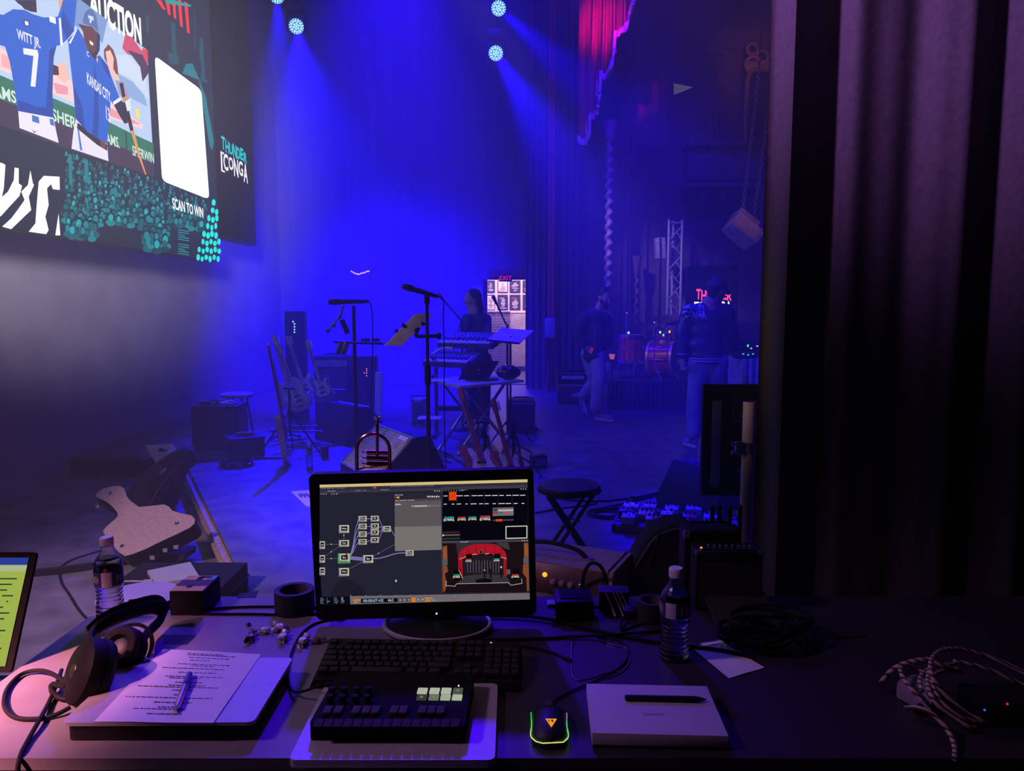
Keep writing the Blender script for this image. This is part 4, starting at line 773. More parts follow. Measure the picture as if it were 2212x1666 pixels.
def controller():
    z = .0152; p, a, w_, _ = frame_of(D(668, 1588, z + .01), D(1003, 1596, z + .01), D(706, 1486, z + .01)); d_ = .186
    t = thing('music_controller', 'small black key and pad controller with lit pads', 'controller', (p.x, p.y, DZ + z), a); hb = .03
    def q(cx, cy):   # crop pixel to local
        v = D(600 + cx / 3.814, 1320 + cy / 3.814, z + hb) - V((p.x, p.y, DZ + z)); return (v.x * cos(-a) - v.y * sin(-a), v.x * sin(-a) + v.y * cos(-a))
    MATTE = mat('matte_black_plastic', (.010, .0095, .010), .75, spec=.08); b = MB(); b.prism(rrect(w_, d_, .008, cx=w_ / 2, cy=d_ / 2), hb); b.build('body', MATTE, t)
    b = MB()
    for k in range(4): b.cyl((.02 + (w_ - .04) * (k % 2), .02 + (d_ - .04) * (k // 2), 0), (.02 + (w_ - .04) * (k % 2), .02 + (d_ - .04) * (k // 2), .0005), .006)
    b.build('rubber_foot', BLKR, t)
    for cy, n0 in ((700, 0), (765, 4)):
        for cx in (445, 548, 650, 748):
            x, y = q(cx - (14 if n0 else 0), cy); b = MB(); b.lathe([(.0085, 0), (.0085, .002), (.007, .004), (.006, .016), (.0045, .0165), (0, .0165)], 16, (x, y, hb)); b.box((x, y + .004, hb + .0168), (.001, .004, .0006)); b.build('knob', BLKR, t)
    lv = [1, 1, 1, .18, .10, .35, .85, 1.0]
    for k in range(8):
        x, y = q((1192, 1292, 1388, 1484)[k % 4] - (6 if k > 3 else 0), 668 if k < 4 else 722); b = MB(); b.box((x, y, hb + .002), (.0183, .0175 if k < 4 else .016, .004), bev=.001)
        b.build('pad', emit('lit_pad_%d' % k, tuple(c * lv[k] * .55 for c in (.86, .95, .74)), .85), t)
        if lv[k] < .5: b = MB(); b.cyl((x, y - .002, hb + .004), (x, y - .002, hb + .0044), .003); b.build('pad_light', emit('pad_dim_light', (.5, .55, .35), .35), t)
    x, y = q(1490, 621); b = MB(); b.ball((x, y, hb + .001), .0016, 8); b.build('indicator_light', emit('white_led', (1, 1, .9), 1.2), t)
    def slab(cx, cy, kw, kd, h, m):
        x, y = q(cx, cy); b = MB(); b.box((x, y, hb + h / 2), (kw, kd, h), bev=.001); b.build('key', m, t)
    W_ = mat('charcoal_key', (.035, .03, .033), .7, var=.06, spec=.15); B_ = mat('grey_black_key', (.07, .055, .058), .7, var=.06, spec=.15)
    for k in range(15): slab(338 + 80.5 * k, 938, .0155, .024, .004, W_)
    for cx in (412, 500, 648, 730, 806, 960, 1036, 1192, 1268, 1344): slab(cx, 838, .0140, .024, .007, B_)
    x, y = q(330, 690); b = MB(); b.cyl((.002, d_ - .03, .018), (-.018, d_ - .031, .018), .0045, n=10); b.build('plug', BLKR, t)
    t2 = thing('usb_cable', 'thin black cable curving from the music controller to the monitor', 'cable', D(625, 1470), 0)
    b = MB(); b.tube([(p.x - .019, p.y + d_ - .031, DZ + z + .018), D(640, 1500, .014), D(624, 1485, .004), D(621, 1450, .003), D(630, 1405, .003), D(650, 1368, .003), D(680, 1345, .003), D(730, 1336, .003)], .0026, 8, smooth=3); b.build('cord', BLKR, t2, world=True)
    b = MB(); b.cyl(D(727, 1336, .0045), D(745, 1334, .0045), .0044, n=10); b.build('plug', BLKR, t2, world=True)
controller()
def mouse():
    c_ = D(1186, 1575); t = thing('computer_mouse', 'black wired mouse with a green glowing rim and orange triangle', 'mouse', (c_.x, c_.y - .004, DZ), R(-2)); L_, W_, H_ = .062, .034, .036
    def prof(u): return W_ * (1 - .10 * cos(u * 2.2)) * (max(0, 1 - abs(u) ** 5)) ** .5
    b = MB(); rings = []
    for j in range(15):
        u = -1 + 2 * j / 14; uu = max(-.995, min(.995, u)); w_ = prof(uu); h = H_ * (1 - .62 * max(0, uu) ** 1.6 - .5 * max(0, -uu) ** 2.6)
        rings.append([b.v((w_ * cos(th) * (1 if sin(th) < .3 else 1), uu * L_, .002 + max(0, h - .002) * max(0, sin(th)) ** .8)) for th in [pi * k / 12 for k in range(13)]])
    for r0, r1 in zip(rings, rings[1:]):
        for k in range(12): b.f([r0[k], r0[k + 1], r1[k + 1], r1[k]])
        b.f([r0[12], r0[0], r1[0], r1[12]])
    b.f(rings[0]); b.f(rings[-1][::-1]); b.build('shell', mat('matte_black_shell', (.01, .01, .012), .55), t, angle=60)
    b = MB(); b.box((0, L_ * .52, H_ * .72), (.001, L_ * .8, .006)); b.build('button_split', BLKR, t)
    b = MB(); b.cyl((-.004, L_ * .62, H_ * .70), (.004, L_ * .62, H_ * .70), .010, n=16); b.build('scroll_wheel', STEEL, t)
    cols = [(.02, .62, .10), (.15, .70, .16), (.55, .75, .22), (.62, .75, .20), (.30, .72, .2), (.05, .62, .18), (.25, .2, .3)]
    us = [.62 - 1.60 * k / 21 for k in range(22)]; pts = [V((-prof(u) * 1.02 - .0006, u * L_ * (1 if u > -.9 else 1.045), .011 + .003 * max(0, -u))) for u in us]; pts += [V((-p_.x, p_.y, p_.z)) for p_ in pts[:-1][::-1]]
    for k, c in enumerate(cols): b = MB(); b.tube(pts[6 * k:6 * k + 7], .0012, 6); b.build('rim_light', emit('rim_glow_%d' % k, c, .9), t)
    b = MB(); M = Matrix.Translation((0.003, -L_ * .52, H_ * .935)) @ Matrix.Rotation(R(14), 4, 'X'); b.prism([(-.010, .008), (.010, .008), (0, -.011)], .0008, M); b.build('emblem', emit('orange_emblem', (.95, .36, .03), .9), t)
    b = MB(M); g = random.Random(1)
    for k in range(9): x = g.uniform(-.0055, .0055); b.cyl((x, g.uniform(.0, .006), .0008), (x, g.uniform(.0, .006), .0011), .0007, n=5)
    b.build('emblem_speck', mat('dark_speck', (.1, .03, .01), .8), t)['kind'] = 'stuff'
    for sx in (-1, 1): b = MB(); b.box((sx * .005, L_ * .96, .012), (.004, .006, .010)); b.build('front_light', STEEL, t)
    t2 = thing('mouse_cable', 'thin black mouse cable running back across the table', 'cable', D(1300, 1400)); b = MB(); b.tube([(c_.x + .002, c_.y + .060, DZ + .008), D(1195, 1515, .003), D(1235, 1492, .003), D(1290, 1470, .003), D(1345, 1440, .003), D(1362, 1410, .003), D(1345, 1385, .003), D(1310, 1376, .003)], .0019, 6, smooth=3); b.build('cord', BLKR, t2, world=True)
    b = MB(); b.cyl(D(1309, 1376, .003), D(1290, 1374, .003), .0042, n=8); b.build('strain_relief', BLKR, t2, world=True)
mouse()
def tablet_box():
    h = .028; p, a, w_, d_ = frame_of(D(1284, 1587, h), D(1580, 1594, h), D(1280, 1480, h)); t = thing('tablet_box', 'flat pale carton box with tiny script lettering, right of the mouse', 'box', (p.x + w_ / 2, p.y + d_ / 2, DZ), a)
    b = MB(); b.box((0, 0, .009), (w_ - .004, d_ - .004, .018)); b.build('tray', BLK, t); b = MB(); b.box((0, 0, h / 2 + .003), (w_, d_, h - .006), bev=.0008); b.build('lid', mat('pale_carton', (.50, .47, .52), .75, var=.04), t)
    b = MB(); x = -.018
    for k in range(9): b.torus((x + .0042 * k, -.022, h), .0018 if k else .0034, .00035, (0, 0, 1), 10, 4, ry=.0030 if k % 3 else .0046)
    b.build('script_lettering', INK, t)['kind'] = 'stuff'
    u, v = D(1350, 1507, h + .006), D(1526, 1511, h + .006); t = thing('stylus', 'black stylus pen lying across the pale carton box', 'pen', ((u.x + v.x) / 2, (u.y + v.y) / 2, DZ + h))
    d = (v - u); L_ = d.length; b = MB(); b.lathe([(.0045, 0), (.0055, .003), (.0055, L_ - .022), (.0045, L_ - .014)], 12, (u.x, u.y, DZ + h + .0056), (d.x, d.y, 0)); b.build('barrel', BLK, t, world=True)
    e = u + d * ((L_ - .014) / L_); b = MB(); b.lathe([(.0045, 0), (.0012, .013), (.0006, .0145)], 12, (e.x, e.y, DZ + h + .0056), (d.x, d.y, 0)); b.build('tip', BLKR, t, world=True)
tablet_box()

PET = bpy.data.materials.new('clear_plastic'); PET.use_nodes = True
def _pet(m, ior, tint, rough):
    b = m.node_tree.nodes['Principled BSDF']; nz = m.node_tree.nodes.new('ShaderNodeTexNoise'); nz.inputs['Scale'].default_value = 40; bp = m.node_tree.nodes.new('ShaderNodeBump'); bp.inputs['Strength'].default_value = .12; bp.inputs['Distance'].default_value = .004
    m.node_tree.links.new(nz.outputs['Fac'], bp.inputs['Height']); m.node_tree.links.new(bp.outputs[0], b.inputs['Normal'])
    b.inputs['Base Color'].default_value = (*tint, 1); b.inputs['Transmission Weight'].default_value = 1; b.inputs['IOR'].default_value = ior; b.inputs['Roughness'].default_value = rough
_pet(PET, 1.38, (.96, .96, 1), .04)
WATERM = bpy.data.materials.new('drinking_water'); WATERM.use_nodes = True; _pet(WATERM, 1.33, (.95, .96, 1), .0)
LBLB = mat('blue_bottle_label', (.03, .04, .14), .5); LBLW = mat('white_bottle_label', (.55, .52, .58), .5)
def bottle(p, label, fill, H_=.203, lab_a=.098, lab_h=.036, turn=0):
    t = thing('water_bottle', label, 'bottle', p, turn); k = H_ / .203
    def rad(z):
        z /= k
        if z < .004: return .024 + z * 1.8
        if z < .085: return .0315 + .0012 * sin(z * 620) - .003 * math.exp(-((z - .06) / .02) ** 2)
        if z < .135: return .0322
        if z < .178: u = (z - .135) / .043; return .0322 - .0195 * (u * u * (3 - 2 * u))
        return .0127
    zs = [.0005 + (.185 * k) * j / 74 for j in range(75)]
    b = MB(); n = 28; b.skin([b.ring((0, 0, z), rad(z), n, (0, 0, 1)) for z in zs], True); inn = [b.ring((0, 0, z), max(.004, rad(z) - .0006), n, (0, 0, 1)) for z in [zs[0] + .001] + zs[2:-1:2] + [zs[-1] - .0005]]; b.skin(inn[::-1], True); b.build('shell', PET, t, fix=False, angle=60)
    b = MB(); zz = [z for z in zs[1:] if z < fill * k] + [fill * k]; b.skin([b.ring((0, 0, z + .0006), rad(z) - .0012, n, (0, 0, 1)) for z in zz], True); b.build('water', WATERM, t, angle=60)
    b = MB(); b.mat(LBLB); r0 = .0328
    rg = []
    for z in (lab_a * k, (lab_a + lab_h) * k): rg.append(b.ring((0, 0, z), r0, 36, (0, 0, 1)))
    for j in range(36):
        b.mat(LBLW if j % 12 in (7, 8, 9, 10) else LBLB); b.f([rg[0][j], rg[0][(j + 1) % 36], rg[1][(j + 1) % 36], rg[1][j]])
    b.mat(LBLW)
    for q in range(3):
        for j in range(6):
            a = 2 * pi * (q * 12 + 1.2 + j * .85) / 36; hh = .012 + .008 * ((j * 7 + q) % 3) / 2; b.box((cos(a) * (r0 + .0003), sin(a) * (r0 + .0003), (lab_a + lab_h / 2) * k), (.0006, .002, hh), rot=(0, 0, a))
    b.build('label', None, t)
    b = MB(); b.lathe([(.0148, .1835 * k), (.0152, .185 * k), (.0152, .2005 * k), (.0135, .203 * k), (0, .203 * k)], 24); 
    for j in range(24): a = 2 * pi * j / 24; b.box((.0152 * cos(a), .0152 * sin(a), .193 * k), (.0008, .0012, .013), rot=(0, 0, a))
    b.build('cap', mat('white_bottle_cap', (.78, .76, .8), .45, var=.04), t)
    b = MB(); b.torus((0, 0, .1815 * k), .0143, .0014, n=24, k=6); b.build('neck_ring', PET, t)
    return t
bottle(D(1456, 1421), 'clear water bottle standing right of the monitor near the papers', .145, .203, .100, .034, R(30))
bottle(D(240, 1335), 'clear water bottle standing behind the headphones on the left', .15, .205, .088, .036, R(80))

def sheet(name, label, cat, pts, z, m=PAPER, curl=.0, parts=None):
    q = [D(x, y, z) for x, y in pts]; c_ = sum(q, V()) / 4; t = thing(name, label, cat, (c_.x, c_.y, DZ + z)); b = MB(); n = 10; g = []
    for j in range(n + 1):
        v = j / n; row = []
        for i in range(n + 1):
            u = i / n; P = (q[0] * (1 - u) + q[1] * u) * (1 - v) + (q[3] * (1 - u) + q[2] * u) * v; P.z += curl * (max(0, v - .7) / .3) ** 2 * (1 + .3 * sin(u * 9)) + .0004 * sin(u * 7 + v * 5); row.append(P)
        g.append(row)
    tp = [[b.v(P + V((0, 0, .0009))) for P in r] for r in g]; bt = [[b.v(P + V((0, 0, .0003))) for P in r] for r in g]
    for j in range(n):
        for i in range(n): b.f([tp[j][i], tp[j][i + 1], tp[j + 1][i + 1], tp[j + 1][i]]); b.f([bt[j][i], bt[j + 1][i], bt[j + 1][i + 1], bt[j][i + 1]])
    for k in range(n):
        b.f([tp[0][k], bt[0][k], bt[0][k + 1], tp[0][k + 1]]); b.f([tp[n][k + 1], bt[n][k + 1], bt[n][k], tp[n][k]]); b.f([tp[k + 1][0], bt[k + 1][0], bt[k][0], tp[k][0]]); b.f([tp[k][n], bt[k][n], bt[k + 1][n], tp[k + 1][n]])
    b.build('sheet', m, t, world=True, angle=60); return t, q
sheet('paper_sheet', 'blank pale paper sheet lying under black cable right of the bottle', 'paper', ((1490, 1397), (1568, 1392), (1652, 1443), (1575, 1466)), .001)
sheet('paper_sheet', 'small folded pale paper peeking out above the larger sheet on the right', 'paper', ((1512, 1391), (1556, 1384), (1566, 1390), (1522, 1396)), .0025)

def left_laptop():
    h = .036; q = [D(x, y, h) for x, y in ((131, 1562), (547, 1561), (628, 1421), (262, 1408))]; p, a, w_, d_ = frame_of(q[0], q[1], q[3]); d_ = (q[2] - q[1]).length; sk = .0
    t = thing('laptop', 'thick black laptop with blue lit silver lid under the script page', 'laptop', (p.x + w_ / 2 + .0, p.y + d_ / 2, DZ), a)
    b = MB(); b.prism(rrect(w_ - .012, d_ - .01, .012), .029, z0=.001); b.build('base', BLK, t); b = MB(); b.prism(rrect(w_, d_, .012), .0065, z0=.0302); b.build('lid', SILV, t)
    b = MB(); b.box((0, d_ / 2 - .008, .028), (w_ * .6, .012, .016), bev=.003); b.build('hinge', BLK, t)
    b = MB()
    for sx in (-1, 1): b.box((sx * w_ * .4, 0, .0005), (.02, d_ * .7, .001))
    b.build('rubber_foot', BLKR, t)
    t, q = sheet('script_page', 'printed script page with centred lines lying on the closed laptop', 'paper', ((203, 1560), (461, 1563), (564, 1414), (352, 1403)), .0372, curl=.0)
    g = random.Random(9); b = MB()
    def pp(u, v): return (q[0] * (1 - u) + q[1] * u) * (1 - v) + (q[3] * (1 - u) + q[2] * u) * v
    v = .955; k = 0
    for L_, ln in ((.36, 0), (.48, 1), (.4, 1), (.20, 2), (.50, 0), (.22, 1), (.60, 2), (.36, 2), (.54, 0), (.30, 2), (.26, 1), (.34, 0), (.74, 1), (.2, 2), (.10, 1), (.78, 2), (.34, 2), (.2, 0), (.46, 2), (.30, 2), (.40, 1), (.60, 0)):
        u0 = .5 - L_ / 2 + (.03 if k % 3 else -.04); x = u0
        while x < u0 + L_:
            wd = g.uniform(.018, .06); P, Q = pp(x, v), pp(min(x + wd, u0 + L_), v); dv = pp(x, v - .0095) - P
            zz = V((0, 0, .0013)); b.poly([P + zz, P + dv + zz, Q + dv + zz, Q + zz]); x += wd + .010
        v -= .024 + .018 * ln; k += 1
        if v < .06: break
    b.build('printed_lines', INK, t, world=True)['kind'] = 'stuff'
    b = MB(); P, Q = pp(.32, .935), pp(.68, .935); zz = V((0, 0, .0013)); dv = pp(.32, .931) - P; b.poly([P + zz, P + dv + zz, Q + dv + zz, Q + zz]); b.build('underline', INK, t, world=True)
    A, B = D(379, 1534, .0455), D(411, 1453, .0455); t = thing('ballpoint_pen', 'silver and blue ballpoint pen lying on the script page', 'pen', ((A.x + B.x) / 2, (A.y + B.y) / 2, DZ + .0385)); d = B - A; L_ = d.length
    PENM = mat('silver_pen_metal', (.5, .5, .55), .3, .8); zz = V((0, 0, -.001))
    b = MB(); b.lathe([(.0015, 0), (.0035, .006), (.0062, .016), (.0062, L_ * .62)], 14, A + zz, d); b.build('barrel', PENM, t, world=True)
    b = MB(); b.lathe([(.0064, L_ * .62), (.0064, L_ - .012), (.005, L_ - .004), (.003, L_)], 14, A + zz, d); b.build('cap', mat('blue_pen_cap', (.12, .12, .45), .35, .4), t, world=True)
    b = MB(); u = d.normalized(); c_ = A + zz + u * (L_ * .8); b.tube([A + zz + u * (L_ - .006) + V((.0, 0, .006)), c_ + V((.002, 0, .0095)), A + zz + u * (L_ * .62) + V((.001, 0, .008))], .0012, 6); b.build('clip', PENM, t, world=True)
left_laptop()

def headphones():
    t = thing('headphones', 'large black padded headphones lying on their side with a thick cord', 'headphones', D(230, 1440)); Pd = mat('black_leatherette', (.006, .0055, .006), .6, bump=.2, scale=200, spec=.25); HB = mat('matte_black_cup', (.006, .006, .0065), .6, spec=.2); GR = mat('dark_driver_cloth', (.05, .045, .05), .5)
    def cup(c_, nrm, r, s_):
        M = Matrix.Translation(c_) @ V(nrm).to_track_quat('Z', 'Y').to_matrix().to_4x4()
        b = MB(M); b.lathe([(r * .3, .036), (r * .72, .034), (r * .95, .024), (r, .012), (r * .98, .0)], 26); cu = b.build('ear_cup', HB, t, world=True)
        b = MB(M); b.torus((0, 0, -.008), r * .72, r * .27, n=26, k=10); b.build('ear_cushion', Pd, cu, world=True)
        b = MB(M); b.ball((0, 0, -.004), r * .52, 16, (1, 1, .35)); b.build('driver_cloth', GR, cu, world=True)
        return M
    c1_, c2_ = D(200, 1452, .056), D(262, 1402, .058)
    n1 = V((-.62, -.55, .38)); n2 = V((.55, .62, .55))
    M1 = cup(c1_, n1, .064, 1); M2 = cup(c2_, -V((-.15, -.7, .62)) * -1 * -1, .046, -1)
    # band: from the near cup over the back right corner to the far cup
    pts = [c1_ + V((-.012, .02, .035)), D(190, 1375, .085), D(225, 1345, .10), D(285, 1322, .095), D(335, 1308, .07), D(356, 1318, .04), D(345, 1345, .028), D(315, 1368, .03), c2_ + V((.03, .0, -.012))]
    def strap(pts, wd, th, name, m, parent=t):
        b = MB(); P = [V(p) for p in pts]
        for _ in range(3):
            Q = []
            for a, e in zip(P, P[1:]): Q += [a * .75 + e * .25, a * .25 + e * .75]
            P = [P[0]] + Q[1:-1] + [P[-1]]
        rings = []
        for k, p in enumerate(P):
            d = (P[min(k + 1, len(P) - 1)] - P[max(k - 1, 0)]).normalized(); s_ = V((.35, .25, 1)); s_ = (s_ - d * s_.dot(d)).normalized(); o_ = d.cross(s_)
            f = .55 + .45 * sin(pi * k / (len(P) - 1)) ** .5; rings.append([b.v(p + s_ * (wd / 2 * f * cos(a)) + o_ * (th / 2 * sin(a))) for a in [2 * pi * j / 10 for j in range(10)]])
        b.skin(rings); return b.build(name, m, parent, world=True, angle=60)
    strap(pts, .036, .017, 'headband', Pd); strap([p + V((-.004, .004, .012)) for p in pts[1:7]], .030, .006, 'band_cover', HB)
    for c_, M in ((c1_, M1), (c2_, M2)):
        b = MB(M); b.torus((0, 0, .018), .056, .0042, n=24, k=6, arc=.55, a0=R(-10)); b.build('yoke', BLKM, t, world=True)
    q = M1 @ V((0, 0, .0362)); b = MB(M1); b.lathe([(.014, .036), (.012, .0375), (0, .0378)], 16); b.build('cup_badge', BLKM, t, world=True)
    b = MB(); b.tube([c1_ + V((-.04, -.02, -.02)), D(110, 1475, .02), D(112, 1498, .008), D(135, 1512, .006), D(165, 1509, .006), D(190, 1496, .02)], .0055, 8, smooth=3); b.build('cord', BLKR, t, world=True)
    t2 = thing('headphone_cable', 'thick black cord looping over the left corner of the table', 'cable', D(60, 1520)); b = MB()
    b.tube([D(150, 1480, .02), D(100, 1446, .012), D(50, 1452, .006), D(24, 1475, .0045), D(9, 1500, .0045), D(8, 1530, .0045), D(30, 1553, .0045), D(80, 1555, .0045), D(120, 1546, .006), D(152, 1528, .012)], .0042, 8, smooth=3); b.build('loop', BLKR, t2, world=True)
    b = MB(); b.tube([D(133, 1448, .013), D(122, 1480, .011), D(105, 1520, .0055), D(85, 1556, .011), D(60, 1600, .0048), D(40, 1638, .004), V((-.83, 1.166, DZ - .03)), V((-.83, 1.160, DZ - .3)), V((-.83, 1.158, DZ - .6))], .0042, 8, smooth=2); b.build('hanging_end', BLKR, t2, world=True)
headphones()

def candies():
    g = random.Random(11); FO = mat('shiny_twist_wrap', (.85, .78, .84), .2, .15, var=.3, scale=200); CO = [mat('caramel_candy', (.35, .17, .09), .4), mat('dark_candy', (.06, .04, .04), .35), mat('grey_candy', (.3, .28, .36), .35)]
    spots = [(537, 1352, 1, .5, 'tiny dark candy, farthest from the keyboard'), (541, 1383, 1, .95, 'round dark wrapped candy, leftmost of the near ones'), (573, 1368, 2, .9, 'grey candy in crinkled clear wrap, between two others'), (606, 1361, 0, .95, 'caramel candy with wrapper ends sticking up'), (612, 1383, 2, 1, 'flat wrapped candy in front of the caramel one'), (655, 1392, 0, 1, 'caramel candy beside the controller cable'), (683, 1390, 1, .9, 'dark wrapped candy touching the keyboard corner')]
    for x, y, m, s_, lab in spots:
        p = D(x, y); t = thing('wrapped_candy', lab, 'candy', p, g.uniform(0, 3), 'wrapped candies on the table'); r = .011 * s_
        b = MB(); b.ball((0, 0, r * .72), r, 12, (1.15, 1, .72)); b.build('sweet', CO[m], t)
        if s_ < .6: continue
        b = MB(); b.ball((0, 0, r * .74), r * 1.06, 9, (1.2, 1.02, .74)); 
        for v in b.bm.verts: v.co += V((g.uniform(-1, 1), g.uniform(-1, 1), 0)) * .0011
        for sx in (-1, 1):
            for k in range(7):
                a0, a1 = 2 * pi * k / 7, 2 * pi * (k + 1) / 7; o_ = V((sx * r * 1.1, 0, r * .8)); e = r * g.uniform(.7, 1.5)
                b.poly([o_ + V((0, 0, .0008 * k)), o_ + V((sx * e, cos(a0) * r * .9, max(-r * .7, sin(a0) * r * .8))), o_ + V((sx * e * g.uniform(.6, 1.1), cos(a1) * r * .9, max(-r * .7, sin(a1) * r * .8)))])
        b.build('wrapper', FO if m != 1 else mat('dark_twist_wrap', (.2, .17, .2), .25, .3), t, angle=20)
candies()
def tape_roll(px, py, r, h, label, core=True):
    p = D(px, py); t = thing('tape_roll', label, 'tape', p); b = MB(); n = 32
    o_ = [b.ring((0, 0, z), rr, n, (0, 0, 1)) for z, rr in ((0, r), (h, r), (h, r * .78), (0, r * .78))]; b.skin(o_, False, True); b.build('tape', mat('black_cloth_tape', (.02, .02, .021), .6, bump=.2, scale=60), t)
    b = MB(); o_ = [b.ring((0, 0, z), rr, n, (0, 0, 1)) for z, rr in ((.0005, r * .78), (h - .0006, r * .78), (h - .0006, r * .73), (.0005, r * .73))]; b.skin(o_, False, True); b.build('core', mat('card_core', (.10, .09, .10), .8), t)
tape_roll(637, 1319, .049, .056, 'black gaffer tape roll standing flat left of the monitor'); tape_roll(1408, 1338, .038, .05, 'black tape roll at the back of the table, behind the right bottle')

def marked_box():
    h = .062; q = [D(x, y, h) for x, y in ((352, 1278), (427, 1276), (461, 1239), (386, 1238))]; p, a, w_, d_ = frame_of(q[0], q[1], q[3]); d_ = (q[2] - q[1]).length * .92
    t = thing('equipment_box', 'small black box with yellow label strips and black tape on top', 'box', (p.x + w_ / 2 + .015, p.y + d_ / 2, DZ), a - R(4)); b = MB(); b.box((0, 0, h / 2), (w_, d_, h), bev=.003); b.build('case', BLK, t)
    YEL = mat('yellow_label_tape', (.85, .66, .14), .7); TEA = mat('teal_label_corner', (.15, .5, .45), .7); GT = mat('grey_tape', (.09, .075, .09), .7)
    for y0, y1, m in ((-.48, -.18, YEL), (.20, .46, YEL)): b = MB(); b.box((0, (y0 + y1) / 2 * d_, h + .0005), (w_ * .94, (y1 - y0) * d_, .001)); b.build('label_strip', m, t)
    b = MB(); b.box((w_ * .36, .33 * d_, h + .0012), (w_ * .22, .26 * d_, .0008)); b.build('label_corner', TEA, t)
    b = MB(); b.box((0, 0, h + .0008), (w_ * .97, .38 * d_, .0012)); b.build('tape_band', GT, t); b = MB(); b.box((.0, .26 * d_, h + .0016), (.012, .2 * d_, .001)); b.box((.012, .36 * d_, h + .0016), (.03, .01, .001)); b.box((-.004, -.22 * d_, h + .0016), (.012, .14 * d_, .001)); b.build('tape_mark', INK, t)
    b = MB(); b.box((w_ * .1, -d_ / 2 - .0005, h * .45), (w_ * .3, .002, h * .12)); b.build('front_slot', BLKR, t)
marked_box()
def plate():
    p = D(300, 1296); t = thing('white_plate', 'white round plate at the back left corner behind the headphones', 'plate', p); b = MB(); b.lathe([(.05, 0), (.062, .002), (.098, .010), (.100, .012), (.096, .0115), (.06, .004), (0, .004)], 36); b.build('dish', WHITE, t)
    b = MB(); b.box((.02, -.02, .0052), (.07, .035, .002), rot=(0, 0, .3)); b.build('black_strip', BLKR, t)
plate()
TAPEM = mat('black_gaffer_tape', (.022, .021, .022), .65, bump=.2, scale=90)
def strip(label, pts, h=.0005):
    q = [D(x, y) for x, y in pts]; c_ = sum(q, V()) / len(q); b = MB(); lo = [b.v(v_ + V((0, 0, .0002))) for v_ in q]; hi = [b.v(v_ + V((0, 0, .0002 + h))) for v_ in q]; n = len(q); b.f(hi); b.f(lo[::-1])
    for k in range(n): b.f([lo[k], lo[(k + 1) % n], hi[(k + 1) % n], hi[k]])
    return tag(b.build('tape_strip', TAPEM, None, loc=c_), label, 'tape', 'tape strips on the table')
strip('torn black tape strip stuck beside the headphones', ((352, 1372), (424, 1372), (418, 1380), (404, 1393), (352, 1391)))
strip('black tape patch on the back edge left of the tape roll', ((516, 1284), (560, 1276), (552, 1292), (512, 1292)))
strip('dark tape strip on the table right of the monitor stand', ((1280, 1330), (1345, 1330), (1346, 1344), (1282, 1344)))
strip('short tape strip behind the plate on the back left corner', ((420, 1295), (470, 1292), (468, 1300), (422, 1303)))
def tcable(name, label, pts, r=.003, m=None, n=7, sm_=3):
    P = [p if isinstance(p, V) else (D(*p) if len(p) == 3 else D(p[0], p[1], r + .0004)) for p in pts]; t = thing(name, label, 'cable', P[len(P) // 2])
    b = MB(); b.tube(P, r, n, smooth=sm_); b.build('cord', m or BLKR, t, world=True); b = MB(); d = (P[1] - P[0]).normalized(); b.cyl(P[0] - d * .012, P[0] + d * .004, r * 1.6, n=8); b.build('plug', BLKR, t, world=True); return t
tcable('power_cable', 'upper of two black cables lying left of the monitor', [(430, 1318), (480, 1313), (560, 1310), (640, 1312), (720, 1313)])
tcable('power_cable', 'lower of two black cables lying left of the monitor', [(425, 1326), (470, 1327), (540, 1326), (620, 1329), (700, 1326)])
tcable('power_cable', 'thick black cable crossing from the monitor stand to the right bottle', [(1000, 1335), (1080, 1330, .006), (1160, 1332, .008), (1240, 1350, .006), (1330, 1372), (1420, 1388), (1500, 1398), (1560, 1404), (1620, 1420)], .0042)
tcable('power_cable', 'black cable running level just in front of the thick one', [(985, 1383), (1060, 1382), (1150, 1381), (1240, 1375), (1320, 1372, .012), (1400, 1366), (1430, 1362)], .0034)
tcable('power_cable', 'black cable curving below the others to a bright plug', [(1225, 1424), (1190, 1408), (1140, 1396), (1060, 1392), (1000, 1392)], .0026)
tcable('thin_wire', 'thin shiny wire standing in a loop on the table right of the monitor', [(1236, 1384, .006), (1234, 1410), (1235, 1440), (1237, 1470), (1270, 1468), (1310, 1452), (1340, 1450)], .0013, STEEL)
tcable('thin_wire', 'thin wire bent behind the loop, near the tape roll', [(1308, 1388), (1330, 1396), (1352, 1398), (1361, 1412), (1360, 1436), (1340, 1455), (1310, 1466)], .0013, STEEL)
tcable('power_cable', 'black cable sagging from the tape roll toward the bottle', [(1344, 1340, .01), (1336, 1366), (1370, 1352), (1400, 1345)], .0026)

